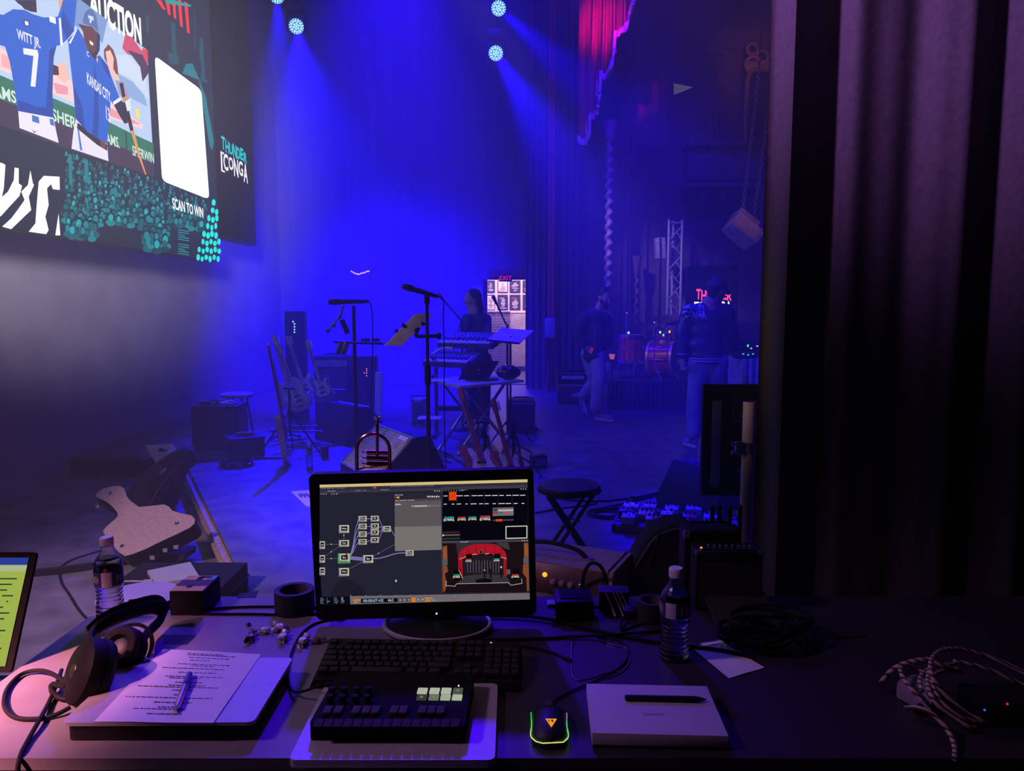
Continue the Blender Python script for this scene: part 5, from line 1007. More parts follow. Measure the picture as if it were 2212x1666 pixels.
def mini_amp():
    p0 = D(1505, 1325); w_ = (D(1648, 1325) - p0).x; t = thing('practice_amp', 'small black amplifier with an orange light on the right of the table', 'amplifier', (p0.x + w_ / 2, p0.y + .05, DZ), R(-3)); h, d_ = .150, .085
    b = MB(); b.box((0, 0, h / 2 + .004), (w_, d_, h), bev=.006); b.build('cabinet', TOLEX, t); b = MB(); b.box((0, -d_ / 2 - .001, h * .46), (w_ * .88, .004, h * .76)); b.build('grille', mat('charcoal_grille_cloth', (.03, .028, .034), .85, bump=.4, scale=300), t)
    b = MB(); b.box((0, -.006, h + .005), (w_ * .92, d_ * .5, .003)); b.build('control_panel', BLKM, t)
    for k in range(9):
        b = MB(); x = -w_ * .36 + w_ * .09 * k; b.lathe([(.0042, 0), (.0042, .005), (.003, .0062), (0, .0062)], 12, (x, -.008, h + .006)); b.build('knob', STEEL if k else BLKR, t)
    b = MB(); b.ball((-w_ * .40, -.02, h + .007), .0034, 8); b.build('power_light', emit('orange_power_light', (1, .28, .02), 1.2), t)
    for sx in (-1, 1):
        b = MB(); b.box((sx * (w_ / 2 - .006), -d_ / 2 + .005, h + .001), (.014, .013, .012), bev=.003); b.build('corner_guard', STEEL, t); b = MB(); b.cyl((sx * w_ * .4, 0, 0), (sx * w_ * .4, 0, .005), .008); b.build('foot', BLKR, t)
    q = D(1488, 1312); t = thing('equipment_box', 'upright black box just behind the small amplifier', 'box', (q.x + .075, p0.y + .135, DZ)); h2 = .182; b = MB(); b.box((0, 0, h2 / 2), (.15, .07, h2), bev=.008); b.build('case', TOLEX, t)
    b = MB(); b.tube([(-.05, 0, h2), (-.05, 0, h2 + .012), (.05, 0, h2 + .012), (.05, 0, h2)], .004, 6); b.build('handle', BLKR, t)
    for sz in (.012, h2 - .012): b = MB(); b.box((-.068, -.03, sz), (.018, .014, .022), bev=.004); b.build('corner_guard', STEEL, t)
mini_amp()
def back_clutter():
    t = thing('drive_case', 'low black drive case with a pale tag just right of the monitor', 'case', D(1240, 1335)); h = .052; b = MB(); b.box((0, .02, h / 2), (.095, .09, h), bev=.012); b.build('case', BLK, t); b = MB(); b.box((-.056, -.0, .035), (.02, .03, .012), bev=.002); b.build('tag', WHITE, t); b = MB(); b.box((0, .02, h + .001), (.07, .06, .003), bev=.001); b.build('top_pad', BLKR, t)
    t = thing('clamp_rack', 'dark box with bright metal rods leaning in front of the tan amplifier', 'box', D(1328, 1318)); b = MB(); b.box((0, .02, .024), (.075, .05, .048), rot=(0, 0, -.1), bev=.004); b.build('case', mat('plum_plastic', (.05, .035, .06), .5), t)
    for k, x in enumerate((-.018, .002, .012, .022)): b = MB(); b.cyl((x - .01, -.006, .048), (x + .012, -.055, .006), .004 if k == 0 else .0028, n=8); b.build('rod', CHR, t)
    b = MB(); b.box((.03, -.05, .014), (.028, .03, .026), rot=(.2, 0, -.3), bev=.004); b.build('clip_block', BLK, t)
    t = thing('dark_booklet', 'thin dark plum booklet lying at the back of the table', 'booklet', D(1290, 1305)); b = MB(); b.box((0, 0, .003), (.09, .05, .006), rot=(0, 0, .05)); b.build('cover', mat('plum_card', (.07, .045, .06), .7), t); b = MB(); b.box((.001, -.001, .003), (.088, .048, .003), rot=(0, 0, .05)); b.build('pages', PAPER, t)
back_clutter()
def black_coil():
    c_ = D(1640, 1392); t = thing('cable_coil', 'loose heap of coiled black cable on the right of the table', 'cable', c_); g = random.Random(8)
    for k in range(9): b = MB(); r = .055 + .030 * g.random(); b.torus((c_.x + g.uniform(-.02, .05), c_.y + g.uniform(-.015, .03), DZ + .006 + .006 * k), r * 1.25, .0038, (g.uniform(-.12, .12), g.uniform(-.12, .12), 1), 36, 6, ry=r * .85); b.build('loop', BLKR, t, world=True)
    q = D(1545, 1350); t = thing('laptop_sleeve', 'flat black sleeve leaning behind the heap of cable', 'sleeve', (q.x + .07, q.y, DZ)); b = MB(); b.prism(rrect(.15, .17, .02), .012, Matrix.Rotation(R(14), 4, 'X') @ Matrix.Translation((0, .03, .012))); b.build('sleeve', FAB, t); b = MB(); b.tube([(-.07, -.05, .028), (0, -.052, .03), (.07, -.05, .028)], .0022, 6); b.build('zip', STEEL, t)
    t = thing('coiled_lead', 'curly black lead standing up behind the cable heap', 'cable', D(1730, 1352)); b = MB(); a, e = D(1712, 1338, .03), D(1758, 1340, .022); n = 90; b.tube([a + (e - a) * (k / n) + V((0, .006 * cos(k * .42), .008 * sin(k * .42))) for k in range(n + 1)], .0018, 5); b.build('coil', BLKM, t, world=True); b = MB(); b.tube([e, D(1770, 1360, .004), D(1820, 1380, .003), D(1870, 1372, .003)], .002, 6, smooth=2); b.cyl(a, (a.x, a.y, DZ + .001), .002, n=6); b.build('tail', BLKM, t, world=True)
black_coil()
def striped_coil():
    m = mat('striped_cord', (.5, .36, .34), .7); nt = m.node_tree; wv = nt.nodes.new('ShaderNodeTexWave'); wv.inputs['Scale'].default_value = 34; wv.bands_direction = 'DIAGONAL'; tc = nt.nodes.new('ShaderNodeTexCoord'); nt.links.new(tc.outputs['Object'], wv.inputs['Vector'])
    cr = [n for n in nt.nodes if n.type == 'VALTORGB'][0]; nt.links.new(wv.outputs['Fac'], cr.inputs[0]); cr.color_ramp.elements[0].color = (.07, .04, .045, 1); cr.color_ramp.elements[0].position = .25; cr.color_ramp.elements[1].position = .4
    t = thing('striped_cable', 'striped cloth-covered cable coiled over a pale adapter at far right', 'cable', D(2050, 1520)); Ls = [
        [(2230, 1462, .05), (2150, 1422, .07), (2080, 1402, .09), (2035, 1402, .10), (2012, 1420, .10), (2008, 1448, .09), (2022, 1480, .07), (2060, 1520, .04), (2100, 1550, .02), (2130, 1558, .012)],
        [(2230, 1492, .03), (2180, 1465, .05), (2120, 1440, .07), (2060, 1428, .08)], [(1902, 1476, .02), (1920, 1452, .05), (1945, 1435, .07), (1985, 1425, .08), (2010, 1424, .08), (2040, 1440, .07), (2075, 1452, .05)],
        [(1990, 1512, .035), (1966, 1486, .05), (1948, 1460, .06), (1944, 1445, .065), (1952, 1438, .065), (1975, 1442, .06), (1992, 1452, .055)], [(1992, 1494, .05), (1985, 1470, .06), (1995, 1450, .065), (2030, 1437, .06), (2060, 1436, .05)],
        [(2018, 1518, .045), (2006, 1490, .055), (2008, 1466, .06), (2028, 1450, .06), (2070, 1445, .05)], [(2010, 1440, .08), (2002, 1470, .07), (2010, 1505, .06), (2040, 1540, .035), (2090, 1570, .015), (2105, 1574, .008)],
        [(2012, 1452, .075), (2012, 1480, .068), (2030, 1515, .05), (2070, 1550, .025), (2118, 1562, .01)], [(1955, 1530, .03), (1985, 1528, .045), (2020, 1545, .04), (2050, 1580, .02), (2064, 1615, .008), (2062, 1640, .005)]]
    for L_ in Ls: b = MB(); b.tube([D(*p) for p in L_], .0042, 8, smooth=3); b.build('loop', m, t, world=True)
    p = D(1992, 1520); t = thing('power_adapter', 'pale lilac rounded adapter beneath the striped cable', 'adapter', p); b = MB(); b.box((0, 0, .020), (.062, .075, .040), rot=(0, 0, .5), bev=.012); b.build('case', mat('pale_lilac_plastic', (.32, .28, .42), .45), t); b = MB(); b.cyl((-.02, -.03, .012), (-.035, -.045, .008), .006, n=10); b.build('cable_boot', BLKR, t)
    p = D(2165, 1560); t = thing('audio_interface', 'black electronics box with a tiny red light at the right edge', 'electronics', (p.x + .01, p.y, DZ)); b = MB(); b.box((0, .02, .022), (.12, .08, .044), bev=.003); b.build('case', BLK, t)
    for px, py, m2_ in ((2176, 1520, (1, .02, .03)), (2127, 1533, (.08, .1, 1))): q = D(px, py, .046); b = MB(); b.ball((q.x, q.y, DZ + .045), .0022, 8); b.build('indicator_light', emit('led', m2_, .8), t, world=True)
    u, v = D(2136, 1537, .046), D(2176, 1546, .046); b = MB(); b.cyl(u, v, .0022, n=8); b.build('front_rail', CHR, t, world=True)
striped_coil()
def side_case():
    t = thing('flight_case', 'dark equipment case standing left of the table', 'case', (-1.44, 1.33, ZL)); h = .68 - ZL; b = MB(); b.box((0, 0, h / 2), (.74, .44, h), bev=.008); b.build('body', TOLEX, t); b = MB(); b.box((0, 0, h - .08), (.75, .45, .02)); b.build('trim_band', STEEL, t); b = MB(); b.tube([(.372, -.08, h - .25), (.40, -.08, h - .25), (.40, .08, h - .25), (.372, .08, h - .25)], .008, 6); b.build('handle', BLKR, t)
    z = .68; t = thing('laptop', 'open laptop with bright yellow green page at the left edge', 'laptop', (-1.22, 1.47, z)); w_ = .33
    T_, B_ = at(53, 1193, 1.596), at(-4, 1388, 1.513); b = MB(); b.prism(rrect(w_, .2, .01), .014, Matrix.Translation((.005, -.07, 0))); b.build('base', BLK, t)
    X = V((1, 0, 0)); Y_ = (V((0, T_.y, T_.z)) - V((0, B_.y, B_.z))); hh = Y_.length + .06; Y_.normalize(); Z = X.cross(Y_); o_ = V((-1.055, B_.y, B_.z)) - Y_ * .06
    M = Matrix(((X.x, Y_.x, Z.x, o_.x), (X.y, Y_.y, Z.y, o_.y), (X.z, Y_.z, Z.z, o_.z), (0, 0, 0, 1)))
    b = MB(M); b.prism(rrect(w_, hh, .008, cx=-w_ / 2, cy=hh / 2), .008, z0=-.009); l = b.build('lid', mat('matte_black_lid', (.006, .006, .006), .85, spec=.05), t, world=True)
    b = MB(M); b.mat(emit('document_page_light', (.55, .70, .12), .62, True)); b.poly([(-w_ + .012, .012, .0005), (-.014, .012, .0005), (-.014, hh - .028, .0005), (-w_ + .012, hh - .028, .0005)]); b.build('display', None, t, world=True)
    b = MB(M); b.mat(sm(40, 60, 150, 1.0)); b.poly([(-w_ + .012, hh - .028, .0007), (-.014, hh - .028, .0007), (-.014, hh - .012, .0007), (-w_ + .012, hh - .012, .0007)]); b.mat(sm(190, 200, 150, .8)); b.poly([(-w_ + .012, hh - .042, .0008), (-.014, hh - .042, .0008), (-.014, hh - .028, .0008), (-w_ + .012, hh - .028, .0008)])
    b.mat(sm(60, 90, 50, .6))
    for k in range(14): b.poly([(-.09 + .012 * (k % 5), hh - .056 - .012 * k, .0009), (-.03 - .008 * (k % 3), hh - .056 - .012 * k, .0009), (-.03 - .008 * (k % 3), hh - .059 - .012 * k, .0009), (-.09 + .012 * (k % 5), hh - .059 - .012 * k, .0009)])
    b.build('screen_text', None, t, world=True)['kind'] = 'stuff'
    p = on(55, 1425, .68); t = thing('black_pouch', 'crumpled black pouch with a white tag at the left edge of the table', 'pouch', (min(p.x, -1.11), 1.44, .68)); b = MB(); b.ball((0, 0, .022), .05, 14, (1.1, .8, .44)); g = random.Random(3)
    for v in b.bm.verts: v.co += V((g.uniform(-1, 1), g.uniform(-1, 1), g.uniform(-.3, .3))) * .006
    b.build('pouch', FAB, t, angle=25); b = MB(); b.box((-.03, -.035, .034), (.03, .02, .002), rot=(.6, .2, .3)); b.build('tag', PAPER, t); b = MB(); b.tube([(-.05, -.03, .02), (-.01, -.05, .03), (.04, -.045, .02)], .002, 6, smooth=2); b.build('drawstring', STEEL, t)
side_case()
# ------------------------------------------------------------------ things on the stage
GRIL = mat('black_steel_grille', (.55, .55, .58), .45, .3); WOODR = mat('red_brown_wood', (.30, .085, .04), .4, var=.3, scale=8, stretch=(4, 4, .6), coat=.3)
def chain(b, pts, r, n=8):
    for k in range(len(pts) - 1): b.cyl(pts[k], pts[k + 1], r, n=n)
    return b
def wedge(label, A, B, C, h):
    A, B, C = on(*A, h), on(*B, h), on(*C, 0); L_ = (B - A).length; u = (B - A).normalized(); n = V((u.y, -u.x, 0))
    if (C - A).dot(n) > 0: n = -n
    f = abs((C - A).dot(n)); c_ = (A + B) / 2; t = thing('floor_monitor', label, 'loudspeaker', (c_.x, c_.y, 0))
    M = Matrix(((n.x, 0, u.x, A.x), (n.y, 0, u.y, A.y), (0, 1, 0, 0), (0, 0, 0, 1)))
    prof = [(-f, .0), (-f, .07), (-.02, h), (.10, h + .01), (.26, .10), (.26, 0)]
    b = MB(M); b.prism(prof, L_); b.build('cabinet', TOLEX, t, world=True)
    d = V((-.02 + f, h - .07)); ln = d.length; d /= ln; nn = V((-d.y, d.x)); bw = V((-f, .07)); g = MB(M); nu, nv = 20, int(20 * L_ / ln)
    def P(uu, vv, o): q = bw + d * (.02 + (ln - .04) * uu) + nn * o; return (q.x, q.y, .02 + (L_ - .04) * vv)
    for k in range(nu + 1): g.cyl(P(k / nu, 0, .010), P(k / nu, 1, .010), .0042, n=4)
    for k in range(nv + 1): g.cyl(P(0, k / nv, .012), P(1, k / nv, .012), .0042, n=4)
    gr = g.build('grille', GRIL, t, world=True); gr['kind'] = 'stuff'
    b = MB(M); q = [P(*x, .016) for x in ((0, 0), (1, 0), (1, 1), (0, 1))]; b.tube(q, .011, 6, closed=True); b.build('grille_frame', GREYB, t, world=True)
    b = MB(M); b.box((.12, h * .55, L_ + .004), (.10, .04, .02), rot=(0, 0, .3)); b.build('handle', BLKR, t, world=True)
    return t, P, M
t, P, M = wedge('wedge floor monitor with pale tape label behind the computer monitor', (822, 914), (904, 945), (722, 1012), .42)
b = MB(M); q = [P(*x, .020) for x in ((.88, .74), (.97, .74), (.97, .95), (.88, .95))]; b.poly(q); b.build('tape_label', PAPER, t, world=True)
wedge('blue lit wedge floor monitor half hidden by the upright display', (1475, 992), (1600, 1022), (1428, 1064), .34)
wedge('large wedge floor monitor at the back with a speckled blue grille', (722, 868), (792, 880), (690, 915), .40)

def stool():
    p = on(1230, 1046, .47); t = thing('folding_stool', 'round black folding stool with crossed legs right of the computer monitor', 'stool', (p.x, p.y, 0)); r = 68 / FPX * p.y
    b = MB(); b.lathe([(r * .9, .425), (r, .435), (r * 1.01, .455), (r * .97, .468), (r * .6, .474), (0, .474)], 36); b.build('seat', mat('black_vinyl_seat', (.025, .025, .03), .35), t)
    b = MB(); b.torus((0, 0, .438), r * 1.005, .006, n=36); b.build('seat_piping', BLKR, t)
    for y in (-.09, .09):
        for s_ in (-1, 1): b = MB(); b.cyl((s_ * .13, y + s_ * .012, .425), (-s_ * .14, y + s_ * .012, .01), .012, n=10); b.cyl((-s_ * .14, y + s_ * .012, 0), (-s_ * .14, y + s_ * .012, .025), .015, n=8); b.build('leg', BLKM, t)
        b = MB(); b.cyl((0, y - .03, .218), (0, y + .03, .218), .008); b.build('pivot', STEEL, t)
    for s_ in (-1, 1): b = MB(); b.cyl((s_ * .11, -.12, .05), (s_ * .11, .12, .05), .008, n=8); b.build('stretcher', BLKM, t)
stool()
def tan_amp():
    z = .44; A, B = on(1365, 1195, z), on(1337, 1250, z); C = on(1162, 1166, z); u = (A - C).normalized(); d_ = max(.24, (B - A).dot(V((u.y, -u.x, 0)))); w_ = .62; n = V((u.y, -u.x, 0))
    t = thing('guitar_amp', 'tan combo guitar amplifier with cream knobs and a lit orange jewel', 'amplifier', (A.x - u.x * w_ / 2 + n.x * d_ / 2, A.y - u.y * w_ / 2 + n.y * d_ / 2, 0), math.atan2(u.y, u.x)); TAN = mat('tan_vinyl_covering', (.46, .34, .33), .65, bump=.2, scale=120)
    b = MB(); b.prism([(-d_ / 2, z - .11), (-d_ / 2 + .05, z - .0), (d_ / 2, z), (d_ / 2, 0), (-d_ / 2, 0)], w_, Matrix(((0, 0, 1, -w_ / 2), (1, 0, 0, 0), (0, 1, 0, 0), (0, 0, 0, 1)))); b.build('cabinet', TAN, t)
    a = math.atan2(.11, .05); b = MB(Matrix.Translation((0, -d_ / 2 + .022, z - .055)) @ Matrix.Rotation(a, 4, 'X')); b.box((-.01, 0, .004), (w_ * .92, .112, .006), bev=.002); b.build('control_panel', mat('brown_control_panel', (.16, .10, .09), .35, .4), t)
    Mk = Matrix.Translation((0, -d_ / 2 + .022, z - .055)) @ Matrix.Rotation(a, 4, 'X')
    for k in range(4): b = MB(Mk); b.lathe([(.014, .006), (.014, .010), (.011, .012), (.0105, .026), (0, .027)], 14, (-.02 if k == 0 else .033 + .038 * k, -.012, 0)); b.build('knob', mat('cream_knob', (.55, .45, .36), .4), t)
    b = MB(Mk); b.lathe([(.010, .006), (.009, .014), (.004, .020), (0, .021)], 10, (.03, .012, 0)); b.build('jewel_light', emit('orange_jewel', (1, .30, .03), 2.0), t)
    for k in range(4): b = MB(Mk); b.lathe([(.008, .006), (.008, .012), (.004, .013), (.004, .022), (0, .022)], 10, (.185 + .026 * k, -.01, 0) if k < 2 else (-.25 - .022 * (k - 2), -.01, 0)); b.build('jack', CHR, t)
    b = MB(); b.tube([(-.16, .0, z + .004), (-.13, .0, z + .035), (0, 0, z + .055), (.13, 0, z + .035), (.16, 0, z + .004)], .010, 8, smooth=2); b.build('handle', mat('black_strap_handle', (.02, .018, .02), .6), t)
    for s_ in (-1, 1): b = MB(); b.box((s_ * .165, 0, z + .004), (.04, .03, .008), bev=.002); b.build('handle_cap', CHR, t)
    b = MB(); b.tube([(w_ / 2 - .022, -d_ / 2, z - .12), (w_ / 2 - .022, -d_ / 2 + .05, z + .002), (w_ / 2 - .022, d_ / 2, z + .002)], .004, 5); b.build('edge_piping', mat('dark_piping', (.12, .06, .06), .6), t)
    b = MB(); b.box((0, -d_ / 2 - .004, .16), (w_ * .9, .008, .28)); b.build('grille_cloth', FAB, t)
    v = Mk @ V((.20, -.01, .02)); Wp = WM[t.name] @ v; X = u; tcable('instrument_cable', 'black cable arching out of the tan amplifier jack', [Wp, Wp + V((0, -.02, .06)), Wp + X * .03 + V((0, -.05, .13)), Wp + X * .09 + V((0, -.06, .10)), Wp + X * .10 + V((0, -.08, -.1)), Wp + X * .10 + V((0, -.10, -.32))], .007)
tan_amp()
def soft_bag():
    p = on(1410, 1260, .25); t = thing('gig_bag', 'black soft gig bag leaning upright beside the tan amplifier', 'bag', (p.x, 3.05, 0)); q = [(at(x, y, 3.05).x - p.x, at(x, y, 3.05).z) for x, y in ((1338, 1262), (1352, 1232), (1388, 1168), (1412, 1140), (1448, 1126), (1484, 1124), (1500, 1140), (1505, 1262))]; q = [(q[0][0], .02)] + q[1:-1] + [(q[-1][0], .02)]
    M = Matrix.Rotation(R(90), 4, 'X'); b = MB(M); b.prism(q, .17, z0=-.12); bmesh.ops.bevel(b.bm, geom=[e for e in b.bm.edges], offset=.03, segments=3, affect='EDGES', profile=.6); b.build('bag_body', FAB, t)
    b = MB(); xs = [V((x * .93 + .004, -.052, z * .95 + .01)) for x, z in q[1:-1]]; b.tube(xs, .006, 6, smooth=2); b.build('zip', mat('grey_zip', (.10, .10, .12), .5), t)
    h0 = at(1424, 1150, 2.98); h0 = V((h0.x - p.x, -.10, h0.z)); b = MB(); b.tube([h0, h0 + V((-.02, -.03, -.02)), h0 + V((-.035, -.03, -.10)), h0 + V((-.03, -.0, -.13))], .010, 8, smooth=2); b.build('strap', BLKR, t); b = MB(); b.ball(h0 + V((-.035, -.02, -.10)), .008, 8); b.build('buckle', STEEL, t)
soft_bag()
def display_back():
    Y = 4.0; A, B = at(1507, 1068, Y), at(1519, 830, Y); w_ = .56; h = B.z - A.z; x0 = A.x + .01; t = thing('television', 'upright flat display seen from behind in front of the person in the jacket', 'television', (x0 + w_ / 2, Y, 0))
    zc = A.z + h / 2; b = MB(); b.box((0, 0, zc), (w_, .03, h), bev=.006); b.build('panel', BLK, t)
    b = MB()
    for c_, d in (((-w_ / 2 + .02, -.02, zc), (.04, .02, h)), ((w_ / 2 - .02, -.02, zc), (.04, .02, h)), ((0, -.02, zc + h / 2 - .025), (w_ - .08, .02, .05)), ((0, -.02, zc - h / 2 + .02), (w_ - .08, .02, .04))): b.box(c_, d, bev=.003)
    b.build('rear_rim', TOLEX, t); b = MB(); b.box((-w_ / 2 + .075, -.022, zc - .02), (.05, .02, h * .78), bev=.004); b.build('side_cover', GREYB, t)
    b = MB(); b.box((.03, -.03, zc), (.22, .03, .22), bev=.004); b.build('wall_mount', BLKM, t)
    b = MB(); b.tube([(-.10, -.03, zc + .16), (-.12, -.05, zc + .17), (-.13, -.05, zc + .12), (-.06, -.045, zc + .10), (-.045, -.045, zc + .0), (-.0, -.045, zc - .06)], .006, 7, smooth=2); b.tube([(.06, -.05, zc - .08), (-.02, -.06, zc - .12), (-.07, -.06, zc - .2), (-.075, -.05, zc - .25)], .005, 7, smooth=2); b.build('cable', BLKM, t)
    for z_ in (.145, .115): b = MB(); b.cyl((-.095, -.05, zc + z_), (-.06, -.05, zc + z_ - .02), .009, n=10); b.build('connector', STEEL, t)
    for z_ in (-.16, -.20): b = MB(); b.cyl((-.09, -.05, zc + z_), (-.06, -.05, zc + z_), .014 if z_ > -.18 else .010, n=12); b.build('connector', CHR, t)
    b = MB(); b.box((.0, .03, zc / 2 + .1), (.06, .04, zc + .2)); b.build('stand_post', BLKM, t); b = MB(); b.box((0, .03, .015), (.5, .45, .03), bev=.006); b.build('stand_base', BLKM, t)
    p = at(1620, 868, 3.5); r = .031; t = thing('upright_pole', 'thick pale pole with a metal clamp beside the black curtain', 'pole', (p.x, 3.5, 0)); PM = mat('pale_pole_paint', (.42, .33, .30), .45, var=.2, stretch=(1, 1, .2)); zt = p.z
    b = MB(); b.cyl((0, 0, .012), (0, 0, zt), r, n=20); b.build('tube', PM, t); b = MB(); b.lathe([(.10, 0), (.10, .012), (.05, .016), (.04, .03)], 24); b.build('base_plate', BLKM, t); zc = at(1612, 966, 3.5).z
    b = MB(); b.lathe([(r + .006, zc - .025), (r + .006, zc + .025)], 20); b.build('collar', STEEL, t); b = MB(); b.box((-.05, -.02, zc), (.04, .03, .06), bev=.003); b.build('clamp', STEEL, t)
    for dz in (-.02, .02): b = MB(); b.cyl((-.085, -.03, zc + dz), (-.02, -.03, zc + dz), .005, n=8); b.cyl((-.085, -.03, zc + dz - .012), (-.085, -.03, zc + dz + .012), .006, n=8); b.build('clamp_bolt', CHR, t)
    b = MB(); b.lathe([(r * .8, zt), (r * .8, zt + .002), (r * .5, zt + .002)], 16); b.build('end_ring', BLKM, t)
display_back()
def prong_rack():
    Y = 3.24; x = [at(px, 1130, Y).x for px in (1538, 1554, 1576, 1598)]; c_ = sum(x) / 4; t = thing('post_rack', 'black rack of four upright posts behind the small amplifier', 'rack', (c_, Y, 0)); zt = at(1560, 1096, Y).z
    for q in x: b = MB(); b.cyl((q - c_, 0, .03), (q - c_, 0, zt), .011, n=8); b.ball((q - c_, 0, zt), .0115, 8); b.build('post', BLKM, t)
    b = MB(); b.box((0, 0, .02), (.26, .06, .04), bev=.004); b.build('base_bar', BLKM, t)
    for s_ in (-1, 1): b = MB(); b.box((s_ * .12, 0, .01), (.03, .36, .02), bev=.003); b.build('foot_bar', BLKM, t)
prong_rack()
def pedals():
    c_ = on(1480, 1140, 0); t = thing('pedalboard', 'flat effects pedalboard crowded with pedals before the upright display', 'pedalboard', (c_.x, c_.y, 0), R(-16)); b = MB()
    for k in range(5): b.box((0, -.18 + .09 * k, .045), (.92, .07, .012), bev=.002)
    b.build('deck_rails', BLKM, t)
    for s_ in (-1, 1): b = MB(); b.box((s_ * .455, 0, .026), (.02, .46, .052), bev=.003); b.build('side_rail', BLKM, t)
    b = MB(); b.box((0, -.225, .025), (.9, .012, .04)); b.build('front_rail', mat('warm_wood_rail', (.28, .12, .06), .5), t)
    g = random.Random(6); M0 = WM[t.name]; spec = [(-.38, .13, 'white'), (-.25, .14, 'pink'), (-.10, .14, 'silver'), (.05, .15, 'lilac'), (.2, .14, 'steel'), (.34, .14, 'white'), (-.39, -.02, 'black'), (-.26, -.03, 'tan'), (-.12, -.02, 'silver'), (.03, -.02, 'red'), (.17, -.03, 'lilac'), (.32, -.02, 'black'), (-.36, -.16, 'lilac'), (-.2, -.16, 'orange'), (-.03, -.16, 'silver'), (.14, -.17, 'white'), (.31, -.16, 'steel')]
    C = dict(white=(.6, .6, .62), pink=(.55, .25, .45), silver=(.4, .4, .42), lilac=(.35, .3, .5), steel=(.2, .2, .24), black=(.03, .03, .03), tan=(.5, .33, .22), red=(.4, .05, .06), orange=(.5, .2, .05)); row = {.1: 'back', 0: 'middle', -.1: 'front'}
    L_ = {0: (.1, .9, .5), 3: (1, .08, .03), 9: (1, .1, .1), 8: (.7, .8, 1), 4: (.3, .4, 1), 10: (.1, .8, .7), 5: (.3, .5, 1)}; cnt = {}
    for k, (x, y, cn) in enumerate(spec):
        r_ = 'back' if y > .08 else 'middle' if y > -.1 else 'front'; rr = [q for q in range(len(spec)) if ('back' if spec[q][1] > .08 else 'middle' if spec[q][1] > -.1 else 'front') == r_]; od = ('first', 'second', 'third', 'fourth', 'fifth', 'sixth')[rr.index(k)]
        w_, d_, h = g.uniform(.075, .115), g.uniform(.105, .125), g.uniform(.04, .055); p = M0 @ V((x, y, .052)); e = thing('effect_pedal', '%s effect pedal, %s from the left in the %s row of the pedalboard' % (cn, od, r_), 'pedal', p, R(-16), 'effect pedals on the pedalboard')
        m = mat(cn + '_pedal_enamel', C[cn], .4, .2); b = MB(); b.box((0, 0, h / 2), (w_, d_, h), bev=.004); b.build('housing', m, e)
        for j in range(2 + k % 2): b = MB(); b.lathe([(.009, h), (.008, h + .014), (0, h + .0145)], 10, (-w_ * .3 + w_ * .6 * j / (1 + k % 2), d_ * .28, 0)); b.build('knob', BLKR if cn != 'black' else STEEL, e)
        b = MB(); b.lathe([(.009, h), (.009, h + .004), (.006, h + .005), (.006, h + .014), (0, h + .0145)], 10, (0, -d_ * .28, 0)); b.build('footswitch', CHR, e)
        b = MB(); b.ball((0, 0, h + .002), .004, 8); b.build('status_light', emit('pedal_led_%d' % k, L_[k], 2.0) if k in L_ else BLKR, e)
        if k in (1, 8, 14): b = MB(); b.box((0, d_ * .08, h + .001), (w_ * .7, d_ * .16, .002)); b.build('panel', PAPER, e)
    p = on(1506, 1092, .06); t = thing('name_plate', 'white lettered plate at the back of the pedalboard', 'plate', (p.x, p.y + .09, .0)); b = MB(); b.box((0, .01, .055), (.30, .02, .11), rot=(R(-8), 0, R(-10))); b.build('board', BLK, t); b = MB(Matrix.Translation((0, -.004, .075)) @ Matrix.Rotation(R(-10), 4, 'Z') @ Matrix.Rotation(R(82), 4, 'X')); b.text('MILESTONES', .042, Matrix.Identity(4)); b.build('lettering', PAPER, t)
    q = on(1310, 1112, 0); t = thing('cable_coil', 'flat coil of black cable lying on the stage behind the stool', 'cable', q)
    for k in range(6): b = MB(); b.torus((.004 * k, 0, .006 + .004 * (k % 2)), .075 + .017 * k, .005, n=36, k=6, ry=.06 + .016 * k); b.build('loop', BLKR, t)
    b = MB(); b.box((.07, .10, .02), (.11, .03, .02), bev=.006); b.build('tie', BLKR, t)
    def fl(name, label, pts, r=.008): tcable(name, label, [on(x, y, r) for x, y in pts], r)
    fl('stage_cable', 'black cable running left from the blue lit wedge monitor', [(1425, 1063), (1390, 1072), (1340, 1080), (1280, 1084), (1230, 1080), (1185, 1074)]); fl('stage_cable', 'second black cable beside it curving to the flat coil', [(1420, 1069), (1370, 1082), (1330, 1092), (1300, 1098)]); fl('stage_cable', 'thin cable trailing on the stage between the stool legs', [(1160, 1108), (1200, 1100), (1250, 1094), (1290, 1088)], .006)
    fl('stage_cable', 'pale thin cable lying right of the flat coil', [(1336, 1104), (1345, 1110), (1353, 1117)], .004); fl('stage_cable', 'brownish cable on the floor under the stool', [(1216, 1113), (1235, 1120), (1252, 1127)], .006)
    q = on(1366, 1110, 0); t = thing('drink_can', 'small dark drink can standing left of the pedalboard', 'can', q); b = MB(); b.lathe([(.026, 0), (.033, .008), (.033, .108), (.027, .12)], 20); b.build('can_body', mat('dark_green_can', (.10, .12, .11), .4, .3), t); b = MB(); b.lathe([(.027, .12), (.025, .118), (0, .118)], 20); b.build('lid', STEEL, t)
pedals()
def mic(b1, b2, tip, tail, r):    # body and grille of a microphone between two points
    d = V(tail) - V(tip); L_ = d.length; b1.lathe([(r * .8, L_ * .3), (r * .85, L_ * .32), (r * .6, L_ * .85), (r * .5, L_)], 14, tip, d); b2.lathe([(.002, 0), (r * .8, .008), (r, L_ * .12), (r * .95, L_ * .28), (r * .8, L_ * .3)], 14, tip, d)
